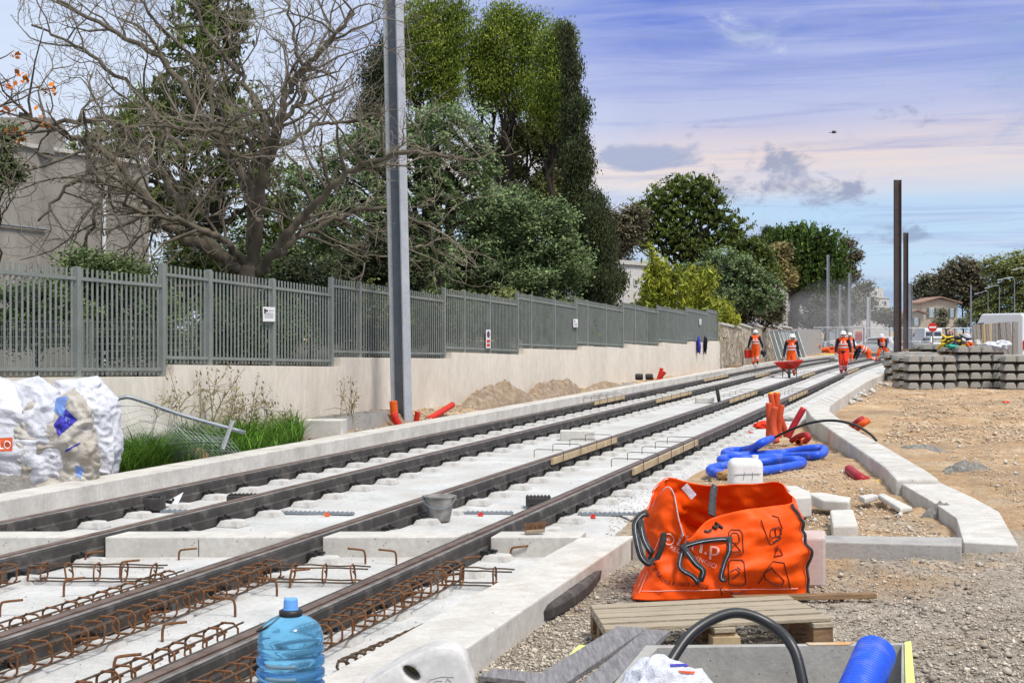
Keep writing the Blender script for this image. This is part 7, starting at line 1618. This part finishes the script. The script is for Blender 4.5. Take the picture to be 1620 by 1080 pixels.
    L = [rr(1153, 838, 1174, 876), rr(1153, 885, 1177, 925), [(1204, 822), (1215, 855), (1219, 861), (1232, 853), (1237, 835), (1231, 818), (1221, 815)], [(1222, 888), (1240, 890), (1246, 915), (1250, 930)], [(1200, 922), (1216, 895), (1222, 888)],
         rr(1218, 836, 1234, 850, -3, 3), [(1226, 834), (1227, 848)], [(1223, 856), (1236, 850)], [(1225, 866), (1234, 868), (1238, 878), (1224, 880), (1230, 862)], rr(1156, 843, 1168, 858, 0, 3), [(1155, 870), (1162, 860), (1172, 872), (1155, 872)],
         [(1155, 905), (1164, 900), (1170, 905), (1158, 915)], [(1166, 897), (1172, 902)], [(1210, 915), (1208, 905), (1222, 900), (1240, 918), (1236, 926), (1222, 922), (1210, 915)], [(1216, 900), (1220, 896), (1226, 906)], [(1145, 932), (1160, 938), (1175, 935)], [(1140, 930), (1142, 940)]]
    linedecal(tr, L, .0035, 'ink', root, 'pictograms', .006)
bag()

# ------------------------------------------------------------------ pallet, planks, rubber profile
def pallet():
    zt_ = .19; TL, TR, BR, BL = PX(934, 956, zt_), PX(1246, 941, zt_), PX(1319, 978, zt_), PX(958, 996, zt_)
    root = thing('pallet', TL, 'weathered wooden pallet lying in front of the orange bag', 'pallet'); m = MB(); nb = 5
    for k in range(nb):
        t0, t1 = k / nb, (k + .76) / nb; a, b, c, d = TL.lerp(BL, t0), TR.lerp(BR, t0), TR.lerp(BR, t1), TL.lerp(BL, t1)
        MB().prism([(p.x, p.y) for p in (d, c, b, a)], zt_ - .024, zt_ + random.uniform(-.002, .003)).build('board', K['wood'], root, bevel=.003)
    for u in (0.0, .47, .91):
        a, b = TL.lerp(TR, u), BL.lerp(BR, u); a2, b2 = TL.lerp(TR, u + .09), BL.lerp(BR, u + .09)
        MB().prism([(p.x, p.y) for p in (b, b2, a2, a)], zt_ - .052, zt_ - .0275).build('cross_board', K['wood'], root)
        MB().prism([(p.x, p.y) for p in (b, b2, a2, a)], .004, .026).build('bottom_board', K['woodbrown'], root)
        for v_ in (.0, .44, .84):
            q = [a.lerp(b, v_), a2.lerp(b2, v_), a2.lerp(b2, v_ + .15), a.lerp(b, v_ + .15)]; MB().prism([(p.x, p.y) for p in q], .0285, zt_ - .0545).build('block', K['woodbrown'], root, bevel=.004)
pallet()
m = MB(); m.beam(PX(1160, 946, .03), PX(1384, 941, .03), .09, .035); tag(m.build('timber_lath', K['woodbrown'], bevel=.004), 'brown timber lath poking out right between the bag and the pallet', 'timber')
m = MB(); m.box(PX(1146, 1018, .06), (.17, .12, .11), .1); tag(m.build('wood_offcut', K['woodyel'], bevel=.004), 'small square wood offcut in front of the pallet', 'timber')
def plank(a, b, w, t, lb, mt='woodgrey', up=(0, 0, 1)): m = MB(); m.beam(a, b, w, t, up); tag(m.build('plank', K[mt], bevel=.004), lb, 'plank', 'grey planks leaning beside the pallet')
plank(AT(1000, 995, 7.75), AT(850, 1092, 6.1), .17, .028, 'wide grey plank, left of the two leaning planks by the pallet', up=(.0, 0, 1))
plank(AT(1040, 1000, 7.6), AT(925, 1100, 5.9), .13, .03, 'narrow grey plank, right of the two leaning planks by the pallet')
plank(PX(768, 1066, .03), PX(850, 1075, .03), .2, .03, 'short dark plank lying on the gravel beside the white barrier')
# curved rubber rail profile
pc = [PX(833, 985, .0), PX(864, 973, .0), PX(896, 954, .0), PX(920, 934, .0), PX(935, 915, .0)]; S_ = spline(pc, 6); root = thing('rubber_profile', pc[0], 'curved dark rubber rail profile lying on the gravel beside the diagonal kerb', 'rubber profile')
MB().sweep(S_, [(-.075, .0), (-.07, .09), (-.05, .12), (-.005, .13), (.0, .105), (.06, .10), (.085, .07), (.08, .0)][::-1]).build('profile', K['rubber'], root, bevel=.006)

# ------------------------------------------------------------------ trough with cable and blue pipe, bottom right
zr = .44; P_ = [PX(1022, 1020, zr), PX(1442, 1016, zr), PX(1452, 1120, zr), PX(930, 1130, zr)]
root, I = trough('concrete_trough', P_, .0, zr, .055, 'pitted concrete trough with lime marked rim at the bottom edge', 'conc')
m = MB(); q = [Vector(P_[1]), Vector(P_[2]), Vector((I[2].x, I[2].y, 0)), Vector((I[1].x, I[1].y, 0))]; a, b, c, d = q; m.prism([(p.x, p.y) for p in (a.lerp(d, .05), b.lerp(c, .05), b.lerp(c, .7), a.lerp(d, .7))], zr + .002, zr + .010); m.build('lime_marking', K['lime'], root)
m = MB(); a, b, c, d = Vector(P_[0]), Vector(P_[1]), I[1], I[0]; m.prism([(p.x, p.y) for p in (a.lerp(b, .6), a.lerp(b, .78), d.lerp(c, .78), d.lerp(c, .62))], zr + .002, zr + .006); m.build('rust_stain', K['rusty_wash'], root) if 'rusty_wash' in K else None
K['rusty_wash'] = mat('orange_marking', (.62, .30, .10), (.5, .42, .3), .9, scale=9, lo=.45, hi=.6)
if not any(c_.name.startswith('rust') for c_ in root.children): m.build('orange_marking', K['rusty_wash'], root)
m = MB(); m.beam(AT(922, 1022, 7.2), AT(905, 1040, 6.9), .04, .015); tag(m.build('lime_board', K['lime']), 'lime painted board end behind the grey planks', 'timber')
cb = spline([AT(1040, 1095, 6.0), AT(1062, 1045, 6.1), AT(1100, 996, 6.2), AT(1160, 969, 6.3), AT(1215, 985, 6.3), AT(1255, 1025, 6.2), AT(1275, 1100, 6.1)], 12)
root = thing('thick_cable', cb[0], 'thick black cable arching over the pallet and into the trough', 'cable'); MB().tube(cb, .0235, 14).build('cable', K['blackcable'], root, smooth=True) if 'blackcable' in K else None
K['blackcable'] = mat('scuffed_black_cable', (.022, .022, .024), (.014, .014, .015), .38, spec=.5, dirt=((.25, .25, .25), 8, .66, .74, .7), bump=.05)
MB().tube(cb, .0235, 14).build('cable', K['blackcable'], root, smooth=True)
m = MB(); a, b = AT(1352, 1110, 5.95), AT(1386, 1030, 6.25); S_ = []; rs = []
for k in range(140): t = k / 139; S_.append(a.lerp(b, t)); rs.append(.078 + .006 * math.sin(k * 2 * math.pi / 6))
m.tube(S_, rs, 28, False); root = thing('blue_pipe', a, 'ribbed bright blue pipe end rising out of the trough', 'pipe'); o = m.build('pipe', K['blue'], root, smooth=True); o.modifiers.new('s', 'SOLIDIFY').thickness = .008

# ------------------------------------------------------------------ water bottle
def bottle():
    Yb_ = 6.15; s = F / Yb_; c = AT(460, 1000, Yb_); zt_ = zat(946, Yb_); zl = zat(1170, Yb_); r_ = 51 / s; root = thing('water_bottle', Vector((c.x, Yb_, zl)), 'large blue tinted water bottle with a light blue cap at the bottom edge', 'bottle')
    Z = lambda y: zat(y, Yb_) - zl; prof = [(.001, .0), (r_ * .8, .0), (r_ * .95, .02)]
    rib = [(1150, .98), (1140, 1), (1100, 1), (1098, 1.02), (1095, .94), (1091, .94), (1088, 1.02), (1078, 1.02), (1075, .94), (1071, .94), (1068, 1.02), (1058, 1.02), (1055, .94), (1051, .94), (1048, 1.02), (1038, 1.02), (1035, .94), (1031, .94), (1028, 1.02), (1021, 1.015), (1019, .97), (1016, .97), (1014, 1.01), (1008, 1.0), (998, .965), (990, .90), (984, .80), (978, .62), (974, .45), (972, .30)]
    prof += [(r_ * k, Z(y)) for y, k in rib] + [(r_ * .26, Z(969)), (r_ * .25, Z(962))]
    m = MB(); m.lathe(prof, (0, 0, 0), 48, False); V = []
    for v in m.v:
        x, y, z = v; a = math.atan2(y, x); k = 1 + .012 * noise.noise(Vector((x * 9, y * 9, z * 9)))
        e = 1 + .035 * math.cos(4 * a) * (1 if .05 < z < Z(1030) else .3)
        V.append((x * k * e, y * k * e, z))
    m.v = V; o = m.build('bottle_body', K['bottle'], root, world=False, smooth=True)
    for y in (1043, 1063, 1083):
        m = MB(); V2 = []
        for k in range(9):
            a = R(232 + k * 7)
            for dz_ in (-3.2, 3.2): V2.append(((r_ * 1.035) * math.cos(a), (r_ * 1.035) * math.sin(a), Z(y + dz_)))
        m.add(V2, [(2 * k, 2 * k + 2, 2 * k + 3, 2 * k + 1) for k in range(8)]); o2 = m.build('grip_panel', K['bottledark'], root, world=False, smooth=True); o2.modifiers.new('s', 'SOLIDIFY').thickness = .004
    m = MB(); m.lathe([(.001, .006), (r_ * .78, .006), (r_ * .93, .03)] + [(r_ * k * .965, Z(y)) for y, k in rib if y > 1075] + [(r_ * .93, Z(1075)), (.001, Z(1075))], (0, 0, 0), 40, False); m.build('water', K['water'], root, world=False, smooth=True)
    m = MB(); m.lathe([(r_ * .30, Z(976)), (r_ * .36, Z(973)), (r_ * .36, Z(965)), (r_ * .27, Z(963))], (0, 0, 0), 28, False); m.build('neck_ring', K['black'], root, world=False, smooth=True)
    m = MB(); zz = Z(978); pts_ = [Vector((-r_ * .28, -r_ * .1, zz + .008)), Vector((-r_ * .55, -r_ * .45, zz - .015)), Vector((-r_ * .85, -r_ * .55, zz - .035)), Vector((-r_ * .95, -r_ * .35, zz - .04)), Vector((-r_ * .7, -r_ * .1, zz - .022)), Vector((-r_ * .32, .0, zz + .005))]; m.tube(spline(pts_, 6), .0065, 8); m.build('carry_handle', K['black'], root, world=False, smooth=True)
    m = MB(); m.lathe([(.001, Z(946)), (r_ * .20, Z(946)), (r_ * .215, Z(947.5)), (r_ * .225, Z(961)), (r_ * .24, Z(964)), (.001, Z(964))][::-1], (0, 0, 0), 40, False); m.build('cap', K['cap'], root, world=False, smooth=False)
    return zl, c
def glassy(name, col, rough, tr, ior=1.3, alpha=1):
    m = bpy.data.materials.new(name); m.use_nodes = True; b = m.node_tree.nodes['Principled BSDF']; b.inputs['Base Color'].default_value = (*col, 1); b.inputs['Roughness'].default_value = rough; b.inputs['Transmission Weight'].default_value = tr; b.inputs['IOR'].default_value = ior; n = m.node_tree
    q = n.nodes.new('ShaderNodeTexNoise'); q.inputs['Scale'].default_value = 14; bp_ = n.nodes.new('ShaderNodeBump'); bp_.inputs['Strength'].default_value = .03; n.links.new(q.outputs[0], bp_.inputs['Height']); n.links.new(bp_.outputs[0], b.inputs['Normal']); return m
K['bottle'] = glassy('blue_bottle_plastic', (.22, .62, .95), .08, .82, 1.25); K['water'] = glassy('blue_water', (.03, .25, .75), .05, .75, 1.33)
K['cap'] = mat('light_blue_cap', (.16, .40, .85), (.14, .36, .78), .4, bump=0)
K['bottledark'] = glassy('grey_blue_bottle_plastic', (.28, .42, .50), .15, .5, 1.2)
zl, bc = bottle()
if zl > .02:
    m = MB(); m.box((bc.x, 6.15, zl / 2 + .0), (.5, .5, zl - .006)); tag(m.build('plinth_block', K['conc'], bevel=.02), 'concrete block under the water bottle, below the picture edge', 'block')

# ------------------------------------------------------------------ white barrier and white bag at the bottom edge
def barrier():
    Yq = 5.6; out = spline([AT(x, y, Yq) for x, y in ((556, 1240), (566, 1100), (590, 1070), (630, 1044), (672, 1023), (700, 1016), (724, 1019), (738, 1034), (745, 1058), (754, 1090), (764, 1240))], 4)
    o0 = AT(660, 1100, Yq); zt_ = max(q.z for q in out); root = thing('plastic_barrier', (o0.x, Yq, 0), 'scuffed white plastic barrier end with an oval hole at the bottom edge', 'barrier')
    m = MB(); n = len(out); rows = (-1, -.86, -.5, 0, .5, .86, 1); ins = (.03, .0, 0, 0, 0, 0, .03); cx_ = sum(q.x for q in out) / n
    for r_, i_ in zip(rows, ins):
        for q in out: w = .075 + .10 * max(0, zt_ - q.z); k = 1 - i_ * 1.2; m.v.append(((q.x - cx_) * k + cx_ - o0.x, r_ * w, q.z - i_))
    m.f = [(r_ * n + a, r_ * n + a + 1, (r_ + 1) * n + a + 1, (r_ + 1) * n + a) for r_ in range(6) for a in range(n - 1)] + [(r_ * n + n - 1, r_ * n, (r_ + 1) * n, (r_ + 1) * n + n - 1) for r_ in range(6)] + [tuple(range(n))[::-1], tuple(6 * n + a for a in range(n))]
    t = m.build('t', None, None, world=False); c = MB(); hx, hy = 653, 1057; ring = []
    for a in np.linspace(0, 2 * math.pi, 24, endpoint=False):
        u, v = 17 * math.cos(a), 8.5 * math.sin(a); e = R(38); ring.append(AT(hx + u * math.cos(e) - v * math.sin(e), hy + u * math.sin(e) + v * math.cos(e), Yq))
    c.v = [(q.x - o0.x, s_ * .25, q.z) for s_ in (-1, 1) for q in ring]; c.f = [(k, (k + 1) % 24, 24 + (k + 1) % 24, 24 + k) for k in range(24)] + [tuple(range(24))[::-1], tuple(range(24, 48))]
    import bmesh
    cut = c.build('cut', None, None, world=False)
    for ob in (t, cut):
        bm = bmesh.new(); bm.from_mesh(ob.data); bmesh.ops.recalc_face_normals(bm, faces=bm.faces); bm.to_mesh(ob.data); bm.free()
    b = t.modifiers.new('b', 'BOOLEAN'); b.object = cut; b.operation = 'DIFFERENCE'; r_ = t.modifiers.new('r', 'REMESH'); r_.mode = 'VOXEL'; r_.voxel_size = .008; sm_ = t.modifiers.new('s', 'SMOOTH'); sm_.iterations = 5
    bpy.context.view_layer.update(); me = bpy.data.meshes.new_from_object(t.evaluated_get(bpy.context.evaluated_depsgraph_get())); bpy.data.objects.remove(t); bpy.data.objects.remove(cut)
    for v in me.vertices: p = v.co + o0; v.co.y += .006 * noise.noise(p * 9); v.co.z += .004 * noise.noise(p * 7)
    o = link('barrier_body', me, K['scuffed'], root, True)
    mm = MB(); q = [Vector((p.x - o0.x, .055, p.z)) for p in ring]; mm.add([(p.x * 1.0, .05, p.z) for p in q], [tuple(range(24))]); mm.add([((p.x - (AT(hx, 0, Yq).x - o0.x)) * 1.25 + (AT(hx, 0, Yq).x - o0.x), .052, (p.z - AT(0, hy, Yq).z) * 1.25 + AT(0, hy, Yq).z) for p in q], [tuple(range(24))])
    lin = mm.build('hole_lining', K['tan'], root, world=False); lin.modifiers.new('s', 'SOLIDIFY').thickness = .01
    bm_t = BVHTree.FromPolygons([v.co + Vector((o0.x, Yq, 0)) for v in me.vertices], [tuple(p.vertices) for p in me.polygons])
    linedecal(bm_t, [[(672, 1086), (680, 1074), (700, 1069), (718, 1070)], [(682, 1082), (690, 1076), (700, 1076)], [(704, 1080), (708, 1072), (714, 1078)]], .0022, 'emboss_line', root, 'embossed_mark', .001)
K['emboss_line'] = mat('embossed_plastic_line', (.42, .41, .40), None, .6, bump=0)  # embossed lines, coloured darker than the plastic round them
K['scuffed'] = mat('scuffed_white_plastic', (.62, .605, .585), (.44, .425, .41), .55, scale=3.5, bump=.15, bscale=18, dirt=((.34, .31, .29), 5, .52, .72, .7))
barrier()
def crumple_bag():
    Yq = 5.7; c = AT(1052, 1112, Yq); m = MB(); m.rock((0, 0, 0), (.17, .16, .155), 3, n=5, rough=.3); V = []
    for v in m.v: p = Vector(v); k = (1 - 2.2 * abs(noise.noise(p * 11))) * .02 + (1 - 2 * abs(noise.noise(p * 24))) * .008; V.append(tuple(c + p + p.normalized() * k))
    m.v = V; root = thing('plastic_bag', c, 'crumpled white plastic bag with a purple edge at the bottom by the trough', 'bag'); m.build('bag_body', K['sack'], root, smooth=True); tr = BVHTree.FromPolygons([Vector(v) for v in m.v], m.f)
    patch(tr, [(1060, 1051), (1092, 1050), (1094, 1053), (1060, 1055)], 'blueprint', root, 'purple_print', 2, .004); patch(tr, [(1072, 1060), (1100, 1062), (1098, 1066), (1076, 1064)], 'orangeprint', root, 'orange_print', 2, .004)
crumple_bag()
# ------------------------------------------------------------------ bird and dust
c = AT(1319, 210, 120); root = thing('bird', c, 'small dark bird flying in the open sky', 'bird'); m = MB(); ell(m, c, (.20, .09, .07), 10); ell(m, c + Vector((.2, 0, .05)), (.07, .05, .05), 8); m.add([c + Vector(v) for v in ((-.15, 0, 0), (-.38, -.06, .03), (-.38, .06, -.03))], [(0, 1, 2)])
for s_ in (-1, 1): m.add([c + Vector(v) for v in ((.1, 0, .02), (-.1, 0, .02), (-.12, s_ * .25, .12 + .04 * s_), (.08, s_ * .3, .16), (.0, s_ * .55, .28 - .3 * (s_ < 0)))], [(0, 1, 2, 3), (2, 4, 3)])
m.build('body', K['black'], root)
def dust():
    m = bpy.data.materials.new('dust'); m.use_nodes = True; t = m.node_tree; t.nodes.clear(); o = t.nodes.new('ShaderNodeOutputMaterial'); v = t.nodes.new('ShaderNodeVolumePrincipled'); v.inputs['Color'].default_value = (.98, .94, .90, 1); v.inputs['Density'].default_value = .018; v.inputs['Anisotropy'].default_value = .2
    t.links.new(v.outputs[0], o.inputs['Volume']); c = Vector(((1342 - CX) / F * 116, 116, 2.0)); b = MB(); b.rock(c, (5.5, 9, 4.6), 2, n=4, rough=.4); b.v = [(x, y, max(.05, z)) for x, y, z in b.v]
    tag(b.build('dust_cloud', m, smooth=False), 'pale dust cloud drifting over the far end of the tracks', kind='stuff')
dust()
